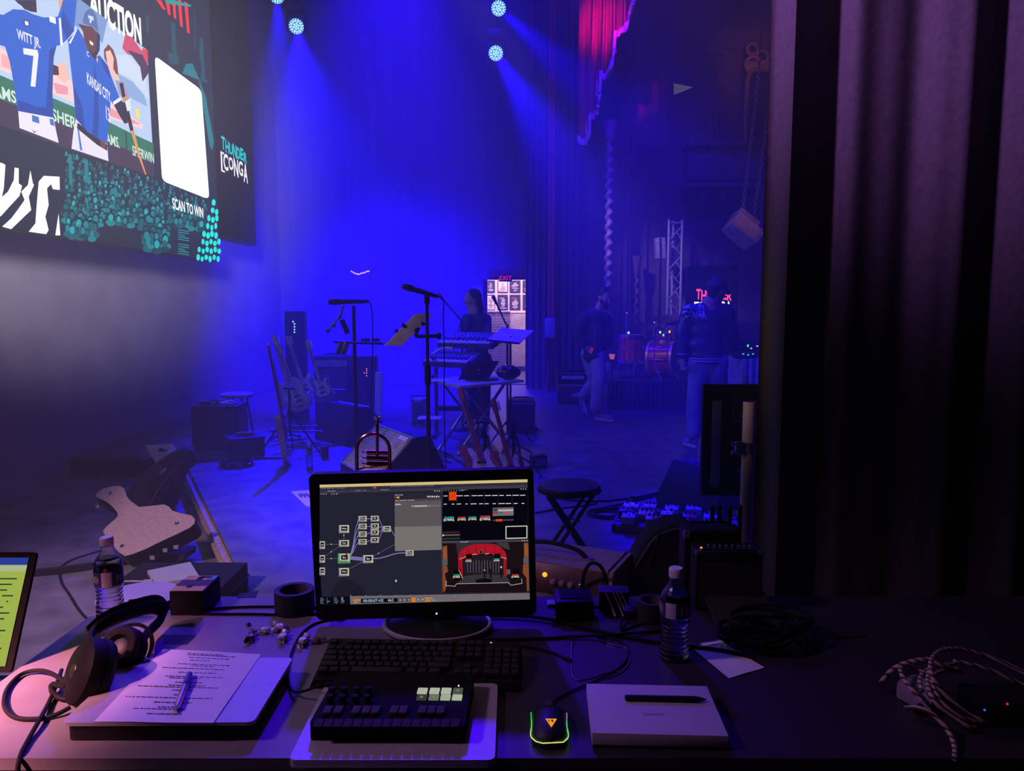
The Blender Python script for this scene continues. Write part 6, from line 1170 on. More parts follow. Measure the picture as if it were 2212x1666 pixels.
def mic_stands():
    Y = 5.5; x = lambda px, py, dy=0: at(px, py, Y + dy); zt = x(924, 640).z; X = x(924, 800).x; t = thing('microphone_stand', 'tall straight black microphone stand right of the wedge monitor', 'microphone stand', (X, Y, 0))
    b = MB(); b.cyl((0, 0, .03), (0, 0, .95), .016, n=12); b.build('lower_tube', BLKM, t); b = MB(); b.cyl((0, 0, .9), (0, 0, zt), .0125, n=12); b.build('upper_tube', BLKM, t); b = MB(); b.lathe([(.018, .90), (.024, .93), (.024, 1.03), (.018, 1.06)], 14); b.build('clutch', BLKR, t); b = MB(); b.lathe([(.15, 0), (.15, .02), (.05, .03), (.02, .05)], 28); b.build('base', BLKM, t)
    b = MB(); a = V((0, 0, zt)); b.lathe([(.016, -.06), (.020, -.05), (.020, .0), (.012, .02)], 12, a); b.build('mic_clip', BLKR, t)
    e, f = x(868, 617) - V((X, Y, 0)), x(946, 641) - V((X, Y, 0)); b1, b2 = MB(), MB(); mic(b1, b2, e, f, .026); m = thing('microphone', 'black microphone pointing left on the tall straight stand', 'microphone', (X, Y, zt)); 
    for bb, nm, mm in ((b1, 'mic_body', BLK), (b2, 'mic_grille', BLKM)): bb.bm.transform(Matrix.Translation((0, 0, -zt))); bb.build(nm, mm, m)
    b = MB(); b.tube([f - V((0, 0, zt)), f + V((.05, 0, -.02 - zt)), x(957, 672) - V((X, Y, zt)), x(960, 760) - V((X, Y, zt)), x(959, 860) - V((X, Y, zt)), x(962, 1000) - V((X, Y, zt)), V((.16, -.05, .006 - zt)), V((.5, .2, .006 - zt))], .0042, 6, smooth=2); b.build('mic_cable', BLKR, m)
    q = [x(831, 747, -.08), x(868, 747, -.02), x(937, 678, .10), x(897, 678, .04)]; c_ = sum(q, V()) / 4; m = thing('tablet', 'tilted pale tablet clamped to the tall microphone stand', 'tablet', c_); n = (q[1] - q[0]).cross(q[3] - q[0]).normalized() * .008; n = n if n.y > 0 else -n
    b = MB(); A = [b.v(v) for v in q]; B = [b.v(v + n) for v in q]; b.f(A); b.f(B[::-1]); [b.f([A[k], A[(k + 1) % 4], B[(k + 1) % 4], B[k]]) for k in range(4)]; b.build('case', mat('pale_tablet_back', (.62, .56, .58), .35), m, world=True)
    b = MB(); pp = [q[0] * .97 + c_ * .03, q[1] * .95 + c_ * .05, q[1] * .72 + q[2] * .28, q[0] * .86 + q[3] * .14 + (q[1] - q[0]) * .3]; b.poly([v - n * .12 for v in pp]); b.build('warm_lit_end', mat('warm_lit_tint', (.75, .5, .46), .5), m, world=True)  # warm light on the tablet's lower end, put into this patch's colour
    for px, py in ((872, 703), (858, 716), (914, 700), (900, 714)): b = MB(); b.box(x(px, py, .0) , (.03, .03, .024), rot=(0, .7, 0), bev=.004); b.build('holder_jaw', BLKR, m, world=True)
    b = MB(); chain(b, [x(905, 708, .03), x(897, 726, .02), x(924, 727), ], .012); b.cyl(x(905, 727), x(948, 726), .013); b.lathe([(.012, 0), (.024, .01), (.024, .03), (.01, .035)], 12, x(943, 726), (1, 0, 0)); b.build('clamp_arm', BLKR, m, world=True)
    # the second stand with a shelf
    Y2 = 6.9; y = lambda px, py, dy=0: at(px, py, Y2 + dy); X = y(767, 800).x; zt = y(767, 656).z; t = thing('microphone_stand', 'black microphone stand with a small shelf left of the wedge monitor', 'microphone stand', (X, Y2, 0)); O = V((X, Y2, 0))
    b = MB(); b.cyl((0, 0, .03), (0, 0, zt - .02), .017, n=12); b.build('tube', BLKM, t); b = MB(); b.lathe([(.15, 0), (.15, .02), (.05, .03), (.02, .05)], 28); b.build('base', BLKM, t)
    zs = y(770, 738).z; b = MB(); b.box(y(778, 740, -.04) - O, (.44, .22, .018), rot=(0, R(2), 0), bev=.003); b.build('shelf', BLKM, t); b = MB(); chain(b, [y(742, 660) - O, y(735, 683) - O, y(706, 717) - O], .011); b.build('boom_arm', STEEL, t)
    for px, py in ((735, 685), (722, 704), (708, 716)): b = MB(); b.cyl(y(px, py, -.03) - O, y(px, py, .03) - O, .017, n=10); b.build('joint', CHR, t)
    b = MB(); b.box(y(745, 706) - O, (.04, .05, .14), rot=(0, -.4, 0), bev=.006); b.build('arm_block', BLKR, t)
    e, f = y(709, 652), y(796, 651); m = thing('microphone', 'thick black microphone lying level on the stand with the shelf', 'microphone', y(767, 656)); b1, b2 = MB(), MB(); mic(b1, b2, e, f, .032); b1.build('mic_body', BLK, m, world=True); b2.build('mic_grille', BLKM, m, world=True)
    b = MB(); b.tube([f, y(800, 654), y(805, 680), y(805, 760), y(803, 850), y(801, 930), V((X + .2, Y2, .006)), V((X + .5, Y2 + .3, .006))], .005, 6, smooth=2); b.build('mic_cable', BLKR, m, world=True)
    c_ = y(741, 748, -.10); m = thing('hand_cloth', 'grey cloth hanging over the left end of the stand shelf', 'cloth', c_); b = MB(); n = 16; G_ = []
    for j in range(9):
        v = j / 8; G_.append([b.v(y(732 - 8 * v + 24 * u, 739 + 25 * v + 3 * sin(u * 9), -.16 - .02 * sin(u * 12 + v))) for u in [k / n for k in range(n + 1)]])
    for r0, r1 in zip(G_, G_[1:]):
        for k in range(n): b.f([r0[k], r0[k + 1], r1[k + 1], r1[k]])
    b.build('cloth', mat('grey_towelling', (.36, .36, .40), .9, bump=.3), m, world=True, angle=80); b = MB(); b.tube([y(725 + 22 * k / 8, 763 + 3 * sin(k / 8 * 9), -.165) for k in range(9)], .006, 5); b.build('hem', mat('dark_hem', (.15, .15, .18), .9), m, world=True)
    for k, px in enumerate((790, 812)): p = y(px, 737, -.04); m = thing('shelf_gadget', ('small dark gadget in the middle of the stand shelf', 'small dark gadget on the right end of the stand shelf')[k], 'gadget', p); b = MB(); b.box((0, 0, .012), (.07, .06, .024), bev=.005); b.build('case', BLK, m); b = MB(); b.cyl((0, 0, .024), (0, 0, .034), .012); b.build('dial', STEEL, m)
mic_stands()
def trumpet():
    Y = 2.5; BR = mat('lacquered_brass', (.62, .33, .16), .2, 1.0, var=.15); x = lambda px, py, dy=0: at(px, py, Y + dy); p = x(806, 1100); t = thing('trumpet', 'brass trumpet on a stand, its bow rising above the computer monitor', 'trumpet', (p.x, Y, .45))
    th = [pi * k / 16 for k in range(17)]; c_ = x(806, 972); w_ = (x(841, 972) - x(770, 972)).x / 2; hh = x(806, 938).z - c_.z
    b = MB(); b.tube([x(773, 1120), x(771, 1040)] + [c_ + V((-w_ * cos(a), 0, hh * sin(a))) for a in th] + [x(842, 1040), x(845, 1090)], .0062, 10); b.build('bow_tube', BR, t, world=True)
    b = MB(); zt = x(845, 1090); b.lathe([(.006, 0), (.009, -.08), (.018, -.17), (.04, -.23), (.062, -.26), (.0615, -.259), (.038, -.225), (.006, -.1)], 28, zt); b.build('bell', BR, t, world=True)
    b = MB(); b.cyl(x(815, 985), x(815, 915), .0050, n=10); b.build('lead_pipe', BR, t, world=True); b = MB(); q = x(815, 915); b.lathe([(.0055, 0), (.007, .006), (.006, .012), (.012, .020), (.0138, .023), (.0105, .0225), (.004, .012)], 16, q); b.build('mouthpiece', CHR, t, world=True)
    for k, yy in enumerate((978, 990, 1002)):
        a, e = x(792, yy, .0), x(838, yy + 1, .012); b = MB(); b.cyl(a, e, .0085, n=12); v = b.build('valve', BR, t, world=True); b = MB(); d = (a - e).normalized(); b.cyl(a, a + d * .012, .0025, n=8); b.cyl(a + d * .012, a + d * .015, .007, n=10); b.build('finger_button', CHR, v, world=True)
    b = MB(); b.tube([x(776, 1013), x(790, 1008, -.01), x(815, 1008, -.01), x(838, 1006, -.01)], .005, 8); b.build('tuning_slide', BR, t, world=True)
    m = thing('trumpet_stand', 'black trumpet stand hidden behind the computer monitor', 'stand', (zt.x, Y, 0)); b = MB(); b.lathe([(.006, 0.04), (.012, zt.z - .24), (.006, zt.z - .12)], 12); b.build('peg', BLKM, m)
    for k in range(4): a = pi / 4 + k * pi / 2; b = MB(); b.cyl((0, 0, .06), (.16 * cos(a), .16 * sin(a), .008), .008, n=6); b.build('leg', BLKM, m)
trumpet()

PG = mat('pale_pickguard', (.6, .6, .62), .4)
def guitar(label, head, foot, Y0, Y1, turn, body_m, neck_m=None, group=None, scale=1.0):
    """head / foot: pixels of the headstock tip and of the body's lower end; turn: rotation about the neck"""
    a, e = at(*head, Y0), at(*foot, Y1); d = (a - e); L_ = d.length; d.normalize(); k = L_ / 1.0; neck_m = neck_m or WOODR
    X = V((0, 1, 0)).cross(d).normalized(); Fy = d.cross(X); Rm = Matrix(((X.x, Fy.x, d.x, e.x), (X.y, Fy.y, d.y, e.y), (X.z, Fy.z, d.z, e.z), (0, 0, 0, 1))) @ Matrix.Rotation(turn, 4, 'Z') @ Matrix.Scale(k, 4)
    t = thing('electric_guitar', label, 'guitar', e, 0, group)
    o = [(0, 0), (.10, .005), (.155, .05), (.165, .11), (.135, .18), (.118, .235), (.135, .29), (.15, .34), (.13, .375), (.095, .36), (.06, .32), (.03, .31), (-.03, .31), (-.06, .34), (-.10, .39), (-.14, .40), (-.158, .37), (-.145, .30), (-.125, .24), (-.14, .18), (-.168, .11), (-.155, .05), (-.10, .005)]
    M2 = Matrix.Rotation(R(90), 4, 'X'); 
    b = MB(Rm @ M2); b.prism(o, .042, z0=-.021); b.build('body', body_m, t, world=True, angle=50)
    b = MB(Rm @ M2); b.prism([(x * .68 + .012, y * .72 + .075) for x, y in o], .003, z0=.021); b.build('pickguard', PG, t, world=True)
    b = MB(Rm); b.box((0, -.030, .53), (.050, .024, .60), taper=.8); b.build('neck', neck_m, t, world=True)
    b = MB(Rm @ M2); b.prism([(-.022, .825), (.022, .825), (.038, .86), (.030, .985), (.0, 1.0), (-.026, .98), (-.030, .87)], .016, z0=.020); b.build('headstock', neck_m, t, world=True)
    for j in range(6): b = MB(Rm); z = .865 + .019 * j; b.cyl((.03, -.028, z), (.056, -.028, z), .0035, n=6); b.ball((.058, -.028, z), .0085, 6); b.cyl((.012, -.036, z), (.012, -.048, z), .005, n=8); b.build('tuning_peg', CHR, t, world=True)
    for z in (.14, .21): b = MB(Rm); b.box((0, -.027, z), (.085, .010, .022), bev=.003); b.build('pickup', BLK, t, world=True)
    b = MB(Rm); b.box((0, -.028, .085), (.08, .014, .03), bev=.003); b.build('bridge', CHR, t, world=True)
    for j in range(2): b = MB(Rm); b.cyl((.07 + .03 * j, -.024, .10 - .035 * j), (.07 + .03 * j, -.04, .10 - .035 * j), .011, n=10); b.build('knob', STEEL, t, world=True)
    b = MB(Rm)
    for j in range(6): b.cyl((-.018 + .007 * j, -.036, .085), (-.015 + .006 * j, -.046, .86), .0012, n=3)
    b.build('strings', STEEL, t, world=True)['kind'] = 'stuff'
    return t, Rm
def gstand(label, p, h=.62, rz=0, w_=.2):
    t = thing('guitar_stand', label, 'stand', p, rz)
    for s_ in (-1, 1): b = MB(); b.tube([(s_ * .03, .0, .40), (s_ * w_, -.16, .02), (s_ * w_, -.2, .012)], .010, 7); b.build('leg', BLKM, t); b = MB(); b.tube([(s_ * .02, -.02, .20), (s_ * .10, -.04, .18), (s_ * .10, -.14, .19), (s_ * .10, -.15, .22)], .009, 7); b.build('cradle_arm', BLKR, t)
    b = MB(); b.tube([(0, .0, .42), (0, .22, .02)], .010, 7); b.build('leg', BLKM, t); b = MB(); b.cyl((0, 0, .18), (0, .02, h), .011, n=8); b.build('upright', BLKM, t); b = MB(); b.torus((0, -.03, h + .01), .05, .009, (0, 0, 1), 16, 6, arc=.72, a0=R(-40)); b.build('neck_yoke', BLKR, t); b = MB(); b.lathe([(.018, .37), (.024, .39), (.024, .43), (.018, .45)], 10); b.build('clutch', BLKR, t)
    return t
guitar('red-necked electric guitar seen edge-on on its stand at the stage edge', (571, 742), (621, 1001), 6.95, 6.85, R(104), mat('pale_ivory_body', (.6, .45, .42), .35, coat=.5))
gstand('black guitar stand holding the edge-on guitar', on(622, 985, 0) + V((0, .1, 0)), .66, R(12), .30)
guitar('brown-necked guitar leaning under the laptop table, left of the two', (990, 842), (1052, 1048), 6.3, 5.75, R(35), WOODR, WOODR)
guitar('brown-necked guitar leaning under the laptop table, right of the two', (1062, 864), (1112, 1052), 6.2, 5.75, R(30), WOODR, WOODR)
gstand('low black stand under the left brown-necked guitar', on(1046, 1040, 0) + V((0, .0, 0)), .5, R(-15), .16); gstand('low black stand under the right brown-necked guitar', on(1108, 1042, 0), .5, R(-15), .16)
GBLUE = [mat('sky_blue_body', (.3, .36, .6), .35, coat=.5), mat('cream_body', (.55, .5, .45), .35, coat=.5), mat('dark_blue_body', (.12, .14, .35), .35, coat=.5), mat('grey_body', (.35, .35, .4), .35, coat=.5)]; MAPLE = mat('pale_maple_neck', (.5, .36, .26), .4)
for (hx, hy), (fx, fy), k, lab in (((591, 724), (636, 880), 0, 'leftmost guitar of the far rack, with a curved sky blue body'), ((620, 726), (668, 862), 1, 'second guitar of the far rack, with a pale headstock'), ((664, 734), (704, 866), 2, 'rightmost guitar of the far rack, dark and slim'), ((601, 742), (655, 886), 3, 'greyish guitar standing low between the two left guitars of the far rack')): guitar(lab, (hx, hy), (fx, fy), 8.62 - .13 * k, 8.5 - .13 * k, R(8 - 4 * k), GBLUE[k], MAPLE, 'guitars on the far rack')
def far_rack():
    a, e = at(600, 860, 8.5), at(740, 860, 8.5); t = thing('guitar_rack', 'low black rack carrying the far row of guitars', 'rack', ((a.x + e.x) / 2, 8.5, 0)); L_ = e.x - a.x
    for z, y in ((.52, .12), (.10, -.30), (.10, .05)): b = MB(); b.cyl((-L_ / 2, y, z), (L_ / 2, y, z), .012, n=8); b.build('rail', BLKM, t)
    for s_ in (-1, 1): b = MB(); chain(b, [(s_ * L_ / 2, .12, .52), (s_ * L_ / 2, .16, .012), (s_ * L_ / 2, -.34, .012)], .012); b.build('side_frame', BLKM, t)
far_rack()
def tom_dots(name, label, pts, Y, c, r, box):
    q = [at(x, y, Y) for x, y in pts]; c_ = sum(q, V()) / len(q); t = thing(name, label, 'electronics', (c_.x, Y, 0 if box else c_.z)); 
    b = MB(); b.box((0, .08, c_.z / 2 + .1), (.26, .12, c_.z + .2), bev=.008); b.build('case', BLK, t)
    for v in q: b = MB(); b.ball(v - V((c_.x, -.0, 0)) * 1 - V((0, Y, 0)), r, 6); b.build('indicator_light', emit('led_dot', c, 1.3), t)
tom_dots('rack_unit', 'dark equipment rack with a column of five pale green lights', ((633, 695), (636, 700), (636, 706), (636, 712), (636, 718)), 9.6, (.5, 1, .9), .010, True)
tom_dots('rack_unit', 'dark equipment rack with a short column of red lights', ((792, 797), (792, 801), (792, 806), (792, 812), (787, 806)), 9.3, (1, .15, .25), .008, True)
def cab(name, label, pts, Y, d_, m=None, cat='amplifier', gr=True, rz=0, z0=0):
    a, e = at(pts[0], pts[3], Y), at(pts[2], pts[1], Y); w_, h = e.x - a.x, e.z - max(a.z, z0) if a.z > z0 + .1 else e.z - z0; t = thing(name, label, cat, ((a.x + e.x) / 2, Y + d_ / 2, z0), rz); b = MB(); b.box((0, 0, h / 2), (w_, d_, h), bev=.012); b.build('cabinet', m or TOLEX, t)
    if gr:
        b = MB(); b.box((0, -d_ / 2 - .004, h * .44), (w_ * .88, .01, h * .74), bev=.003); b.build('grille', mat('dark_grille_cloth', (.05, .05, .06), .85, bump=.4, scale=200), t); b = MB(); b.box((0, -d_ / 2 - .003, h * .90), (w_ * .9, .008, h * .10)); b.build('control_panel', GREYB, t)
        for k in range(6): b = MB(); b.cyl((-w_ * .35 + w_ * .14 * k, -d_ / 2 - .006, h * .90), (-w_ * .35 + w_ * .14 * k, -d_ / 2 - .022, h * .90), .010, n=8); b.build('knob', STEEL, t)
        b = MB(); b.tube([(-.1, 0, h), (-.09, 0, h + .025), (.09, 0, h + .025), (.1, 0, h)], .009, 6); b.build('handle', BLKR, t)
        for s_ in (-1, 1):
            for sz in (.02, h - .02): b = MB(); b.box((s_ * (w_ / 2 - .015), -d_ / 2 + .015, sz), (.036, .036, .046), bev=.008); b.build('corner_guard', BLKM, t)
    return t, w_, h
cab('guitar_amp', 'tall dark amplifier with a pale top edge behind the far guitars', (680, 724, 752, 870), 9.4, .4); cab('guitar_amp', 'smaller dark amplifier with a metal edge, right of the tall one', (756, 742, 800, 860), 9.7, .35); cab('guitar_amp', 'pale fronted amplifier between the two microphone stands', (888, 804, 916, 862), 9.2, .3, mat('pale_blue_covering', (.4, .4, .5), .6)); cab('guitar_amp', 'squat black amplifier beside the leaning guitars, right of the table', (1096, 848, 1156, 908), 9.0, .4)
p = at(818, 866, 9.0); t = thing('upright_board', 'narrow pale upright panel near the middle of the stage', 'panel', (p.x, 9.0, 0)); zz = at(818, 804, 9.0).z; b = MB(); b.box((0, 0, zz / 2), (.085, .05, zz), rot=(0, R(2), 0), bev=.004); b.build('panel_face', mat('pale_panel', (.6, .58, .66), .6), t); b = MB(); b.box((0, .0, .015), (.2, .2, .03), bev=.004); b.build('foot', BLKM, t)
cab('guitar_amp', 'black amplifier with a bright strip along its top, before the wing curtain', (1206, 828, 1268, 872), 11.3, .4)[0]; tt, w_, h_ = cab('amplifier_head', 'flat black amplifier head on the amplifier near the wing curtain', (1204, 803, 1270, 826), 11.3, .32, None, 'amplifier', False, 0, at(1206, 828, 11.3).z)
b = MB(); b.box((0, -.17, h_ * .5), (w_ * .72, .01, h_ * .3)); b.build('bright_strip', mat('pale_metal_strip', (.7, .68, .75), .4, .2), tt); b = MB(); b.box((0, -.165, h_ * .85), (w_ * .86, .008, h_ * .16)); b.build('badge_strip', STEEL, tt)
# ------ left stage edge: amps, round seat, tambourine, bottle
def left_group():
    z = .19; q = [on(x, y, z) for x, y in ((497, 950), (553, 945), (515, 917), (460, 921))]; p, a, w_, d_ = frame_of(q[0], q[1], q[3]); c_ = sum(q, V()) / 4; t = thing('guitar_amp', 'low black amplifier with a red cloth on top at the left stage edge', 'amplifier', (c_.x, c_.y, 0), a); d_ = .30; w_ = .34; c_ = (q[0] + q[1]) / 2 + V((-.05, .16, 0)); t.location = (c_.x, c_.y, 0); WM[t.name] = Matrix.Translation((c_.x, c_.y, 0)) @ Matrix.Rotation(a, 4, 'Z'); b = MB(); b.box((0, 0, z / 2), (w_, d_, z), bev=.012); b.build('cabinet', TOLEX, t)
    b = MB(); b.box((0, -d_ / 2 - .003, z * .45), (w_ * .86, .008, z * .72)); b.build('grille', FAB, t); b = MB(); b.box((-w_ / 2 - .004, 0, z * .7), (.012, .12, .03), bev=.003); b.build('handle', STEEL, t)
    for s_ in (-1, 1):
        for s2 in (-1, 1): b = MB(); b.box((s_ * (w_ / 2 - .014), s2 * (d_ / 2 - .014), z - .012), (.036, .036, .032), bev=.008); b.build('corner_guard', BLKM, t)
    r_ = V((c_.x + .01, c_.y, z)); t = thing('red_cloth', 'small folded red cloth lying on the left black amplifier', 'cloth', r_, .2); b = MB(); g = random.Random(4); b.box((0, 0, .018), (.17, .09, .034), bev=.014)
    for v in b.bm.verts: v.co += V((g.uniform(-1, 1) * .006, g.uniform(-1, 1) * .006, g.uniform(-1, 1) * .004 if v.co.z > .02 else 0))
    b.build('folds', mat('red_cotton', (.5, .05, .05), .85), t, angle=80); b = MB(); b.box((0, -.02, .037), (.12, .02, .006), rot=(0, 0, .1), bev=.002); b.build('top_fold', mat('red_cotton_light', (.6, .09, .08), .85), t)
    t = thing('harmonica', 'small metal harmonica beside the red cloth', 'harmonica', (r_.x + .0, r_.y + .085, z), -.1); b = MB(); b.box((0, 0, .012), (.10, .026, .024), bev=.004); b.build('cover', CHR, t); b = MB(); b.box((0, -.013, .012), (.09, .004, .008)); b.build('comb', BLK, t)
    z = .46; q = [on(x, y, z) for x, y in ((424, 906), (523, 896), (508, 882), (415, 890))]; a_, e_ = at(408, 902, 7.62), at(506, 902, 7.62); w_ = e_.x - a_.x; c_ = V(((a_.x + e_.x) / 2, 7.84, 0)); t = thing('equipment_cabinet', 'black cabinet with papers and tools on top at the far left', 'cabinet', (c_.x, c_.y, 0), R(6)); b = MB(); b.box((0, 0, z / 2), (w_, .42, z), bev=.010); b.build('cabinet', TOLEX, t); b = MB(); b.box((0, -.213, z / 2), (w_ * .9, .006, z * .85)); b.build('front_panel', BLK, t); b = MB(); b.tube([(-w_ / 2, -.06, .34), (-w_ / 2 - .03, -.06, .34), (-w_ / 2 - .03, .06, .34), (-w_ / 2, .06, .34)], .008, 6); b.build('handle', STEEL, t)
    for k, (dx, dy, sx, sy, rz, lab, mm) in enumerate(((.05, .05, .20, .14, .3, 'dark folder lying on the black cabinet', BLK), (.12, -.06, .16, .10, -.2, 'pale papers sticking out on the black cabinet', PAPER), (-.10, .0, .22, .03, .5, 'dark tool lying at the left of the black cabinet', STEEL), (-.02, -.12, .05, .10, .4, 'grey gadget at the front of the black cabinet', GREYB))):
        e = thing(('folder', 'paper_stack', 'hand_tool', 'gadget')[k], lab, ('folder', 'paper', 'tool', 'gadget')[k], (c_.x + dx, c_.y + dy, z), rz); b = MB(); b.box((0, 0, .012 + .003 * k), (sx, sy, .022 + .004 * k), bev=.003); b.build('body', mm, e); b = MB(); b.box((sx * .2, 0, .026 + .005 * k), (sx * .4, sy * .6, .004)); b.build('top_flap', BLKR if k else PAPER, e)
    p = on(512, 849, .52); t = thing('round_stool', 'round pale topped stool in the haze at the far left', 'stool', (p.x, p.y, 0)); r = 35 / FPX * p.y; b = MB(); b.lathe([(r * .9, .475), (r, .485), (r, .51), (r * .9, .52), (0, .52)], 32); b.build('seat', mat('pale_seat_top', (.4, .42, .46), .5), t)
    for k in range(4): a = pi / 4 + k * pi / 2; b = MB(); b.cyl((r * .6 * cos(a), r * .6 * sin(a), .475), (r * 1.0 * cos(a), r * 1.0 * sin(a), 0), .012, n=8); b.build('leg', BLKM, t)
    b = MB(); b.torus((0, 0, .25), r * .82, .008, n=24); b.build('foot_ring', BLKM, t)
    p = on(511, 1006, 0); t = thing('tambourine', 'dark tambourine with bright jingles lying at the corner of the stage', 'tambourine', p, .2); r = .155; b = MB(); n = 40; o_ = [b.ring((0, 0, z), rr, n, (0, 0, 1)) for z, rr in ((.003, r), (.05, r), (.05, r - .010), (.003, r - .010))]; b.skin(o_, False, True); b.build('frame', mat('dark_lacquer', (.02, .02, .025), .3), t)
    for j in range(10):
        a = 2 * pi * j / 10
        for z in ((.017, .036)):
            b = MB(); c_ = V((r * cos(a), r * sin(a), z)); b.lathe([(.020, -.003), (.021, -.001), (.008, .003), (0, .003)], 12, c_); b.build('jingle', CHR, t)
    bottle(on(669, 1012, 0), 'water bottle standing on the stage left of the wedge monitor', .16, .24, .11, .04, R(20))
    p = on(702, 990, 0); t = thing('cup', 'dark travel cup on the stage beside the far water bottle', 'cup', p); b = MB(); b.lathe([(.034, 0), (.042, .10), (.043, .11)], 20); b.build('cup_body', mat('dark_cup', (.05, .05, .06), .4), t); b = MB(); b.lathe([(.044, .11), (.044, .122), (.03, .128), (0, .128)], 20); b.build('lid', BLKR, t)
    for dx in (-.008, .012): b = MB(); b.ball((dx, -.038, .124), .005, 6); b.build('glint_stud', CHR, t)
    t, q = sheet2('paper_sheet', 'printed sheet lying on the stage left of the computer monitor', on(628, 1062, .001), on(682, 1058, .001), on(700, 1098, .001), on(662, 1094, .001)); b = MB()
    for k in range(5): u = .16 + .09 * k; A = q[0].lerp(q[1], u).lerp(q[3].lerp(q[2], u), .2); B = q[0].lerp(q[1], u).lerp(q[3].lerp(q[2], u), .2 + .25 * (1 - k % 2 * .4)); s_ = (q[1] - q[0]).normalized() * .012; zz = V((0, 0, .002)); b.poly([A + zz, A + s_ + zz, B + s_ + zz, B + zz])
    b.build('printed_lines', INK, t, world=True)['kind'] = 'stuff'
def sheet2(name, label, *q):
    c_ = sum(q, V()) / 4; t = thing(name, label, 'paper', c_); b = MB(); A = [b.v(v) for v in q]; B = [b.v(v + V((0, 0, .001))) for v in q]; b.f(A[::-1]); b.f(B); [b.f([A[k], A[(k + 1) % 4], B[(k + 1) % 4], B[k]]) for k in range(4)]; b.build('sheet', PAPER, t, world=True); return t, q
left_group()
def lower_floor():
    # guitar case with tan face, trunk, laptop on it, bag
    z = .12; c0, c1__ = on(300, 1262, z), on(470, 1262, z); t = thing('storage_trunk', 'low black trunk standing beside the stage edge behind the table', 'trunk', (-1.70, 3.66, ZL)); b = MB(); b.box((0, 0, (z - ZL) / 2), (.56, .40, z - ZL), bev=.008); b.build('body', TOLEX, t); b = MB(); b.box((0, 0, z - ZL - .07), (.57, .41, .012)); b.build('lid_seam', BLKM, t)
    for s_ in (-1, 1): b = MB(); b.box((s_ * .16, -.205, z - ZL - .07), (.06, .012, .07), bev=.003); b.build('latch', STEEL, t)
    q = [on(x, y, z + .02) for x, y in ((318, 1232), (411, 1213), (432, 1246), (336, 1260))]; c_ = sum(q, V()) / 4; t = thing('laptop', 'closed grey laptop lying on the low trunk, partly blue lit', 'laptop', (c_.x, c_.y, z)); ord_ = [V((v.x, v.y, 0)) - V((c_.x, c_.y, 0)) for v in q]; b = MB(); b.prism([(v.x, v.y) for v in ord_], .010, z0=.0005); b.build('base', SILV, t); b = MB(); b.prism([(v.x * .995, v.y * .995) for v in ord_], .007, z0=.0115); b.build('lid', SILV, t)
    u = on(330, 1255, z + .01); b = MB(); b.tube([u, u + V((-.05, -.01, 0)), u + V((-.12, .01, -.005)), u + V((-.28, -.02, -.005))], .005, 6, smooth=2); b.cyl(u + V((.0, .0, 0)), u + V((-.04, -.01, 0)), .010, n=8); t2 = thing('charger_cable', 'grey charger cable plugged into the laptop on the trunk', 'cable', u); b.build('cord', GREYB, t2, world=True)
    P0 = at(310, 1160, 4.55); N = V((-.05, -.62, .78)).normalized()
    def pl(cx, cy, o=0):
        d = _ray(cx * .3, 1000 + cy * .3); s_ = (P0 - V((0, 0, CH))).dot(N) / d.dot(N); return V((0, 0, CH)) + d * s_ + N * o
    out = ((690, 240), (700, 215), (740, 185), (800, 170), (860, 165), (890, 180), (905, 210), (912, 240), (940, 275), (1000, 318), (1090, 310), (1180, 300), (1215, 315), (1240, 345), (1310, 365), (1380, 380), (1403, 405), (1400, 435), (1370, 465), (1280, 510), (1150, 570), (1050, 620), (960, 655), (900, 672), (850, 640), (790, 560), (755, 520), (742, 490), (760, 465), (800, 430), (840, 395), (850, 375), (840, 350), (800, 305), (760, 275), (710, 255))
    t = thing('guitar_case', 'tan faced guitar case with metal feet leaning left of the stage edge', 'case', pl(1060, 420, -.2)); b = MB(); A = [b.v(pl(x, y, -.004)) for x, y in out]; B = [b.v(pl(x, y, -.13)) for x, y in out]; n = len(out); b.f(B); b.f(A[::-1]); [b.f([A[k], A[(k + 1) % n], B[(k + 1) % n], B[k]]) for k in range(n)]; b.build('shell', TOLEX, t, world=True)
    b = MB(); A = [b.v(pl(x, y, 0)) for x, y in out]; B = [b.v(pl(x, y, -.004)) for x, y in out]; b.f(A[::-1]); b.f(B); [b.f([A[k], A[(k + 1) % n], B[(k + 1) % n], B[k]]) for k in range(n)]; b.build('back_face', mat('tan_case_vinyl', (.40, .29, .27), .55, var=.12, bump=.15, scale=60), t, world=True)
    for x, y in ((798, 222), (1275, 437), (882, 602)): b = MB(); b.lathe([(.014, 0), (.013, .008), (.007, .014), (0, .015)], 12, pl(x, y, 0), N); b.build('stud_foot', CHR, t, world=True)
    for x, y in ((1180, 575), (1258, 552), (1087, 628), (690, 258)): b = MB(); v = pl(x, y, -.05); b.box(v + V((0, -.02, -.01)), (.03, .02, .03), bev=.004); b.build('latch', CHR, t, world=True)
    b = MB(); v = pl(1000, 450, -.14); b.box((v.x, v.y + .06, (v.z + ZL) / 2 - .03), (.5, .2, max(.05, v.z - ZL - .14)), bev=.02); e = thing('padded_bag', 'black padded bag under the leaning guitar case', 'bag', (v.x, v.y + .06, ZL)); b.build('bag_body', FAB, e, world=True); b = MB(); b.tube([(v.x - .2, v.y - .05, ZL + .2), (v.x, v.y - .06, ZL + .23), (v.x + .2, v.y - .05, ZL + .2)], .01, 6, smooth=2); b.build('strap', BLKR, e, world=True)
    # backpack and open laptop
    Y = 6.1; x = lambda px, py, dy=0: at(px, py, Y + dy); base = on(330, 1130, ZL); t = thing('backpack', 'dark backpack slumped against the left stage edge', 'bag', (x(350, 1100).x, Y, ZL)); b = MB(); rg = []
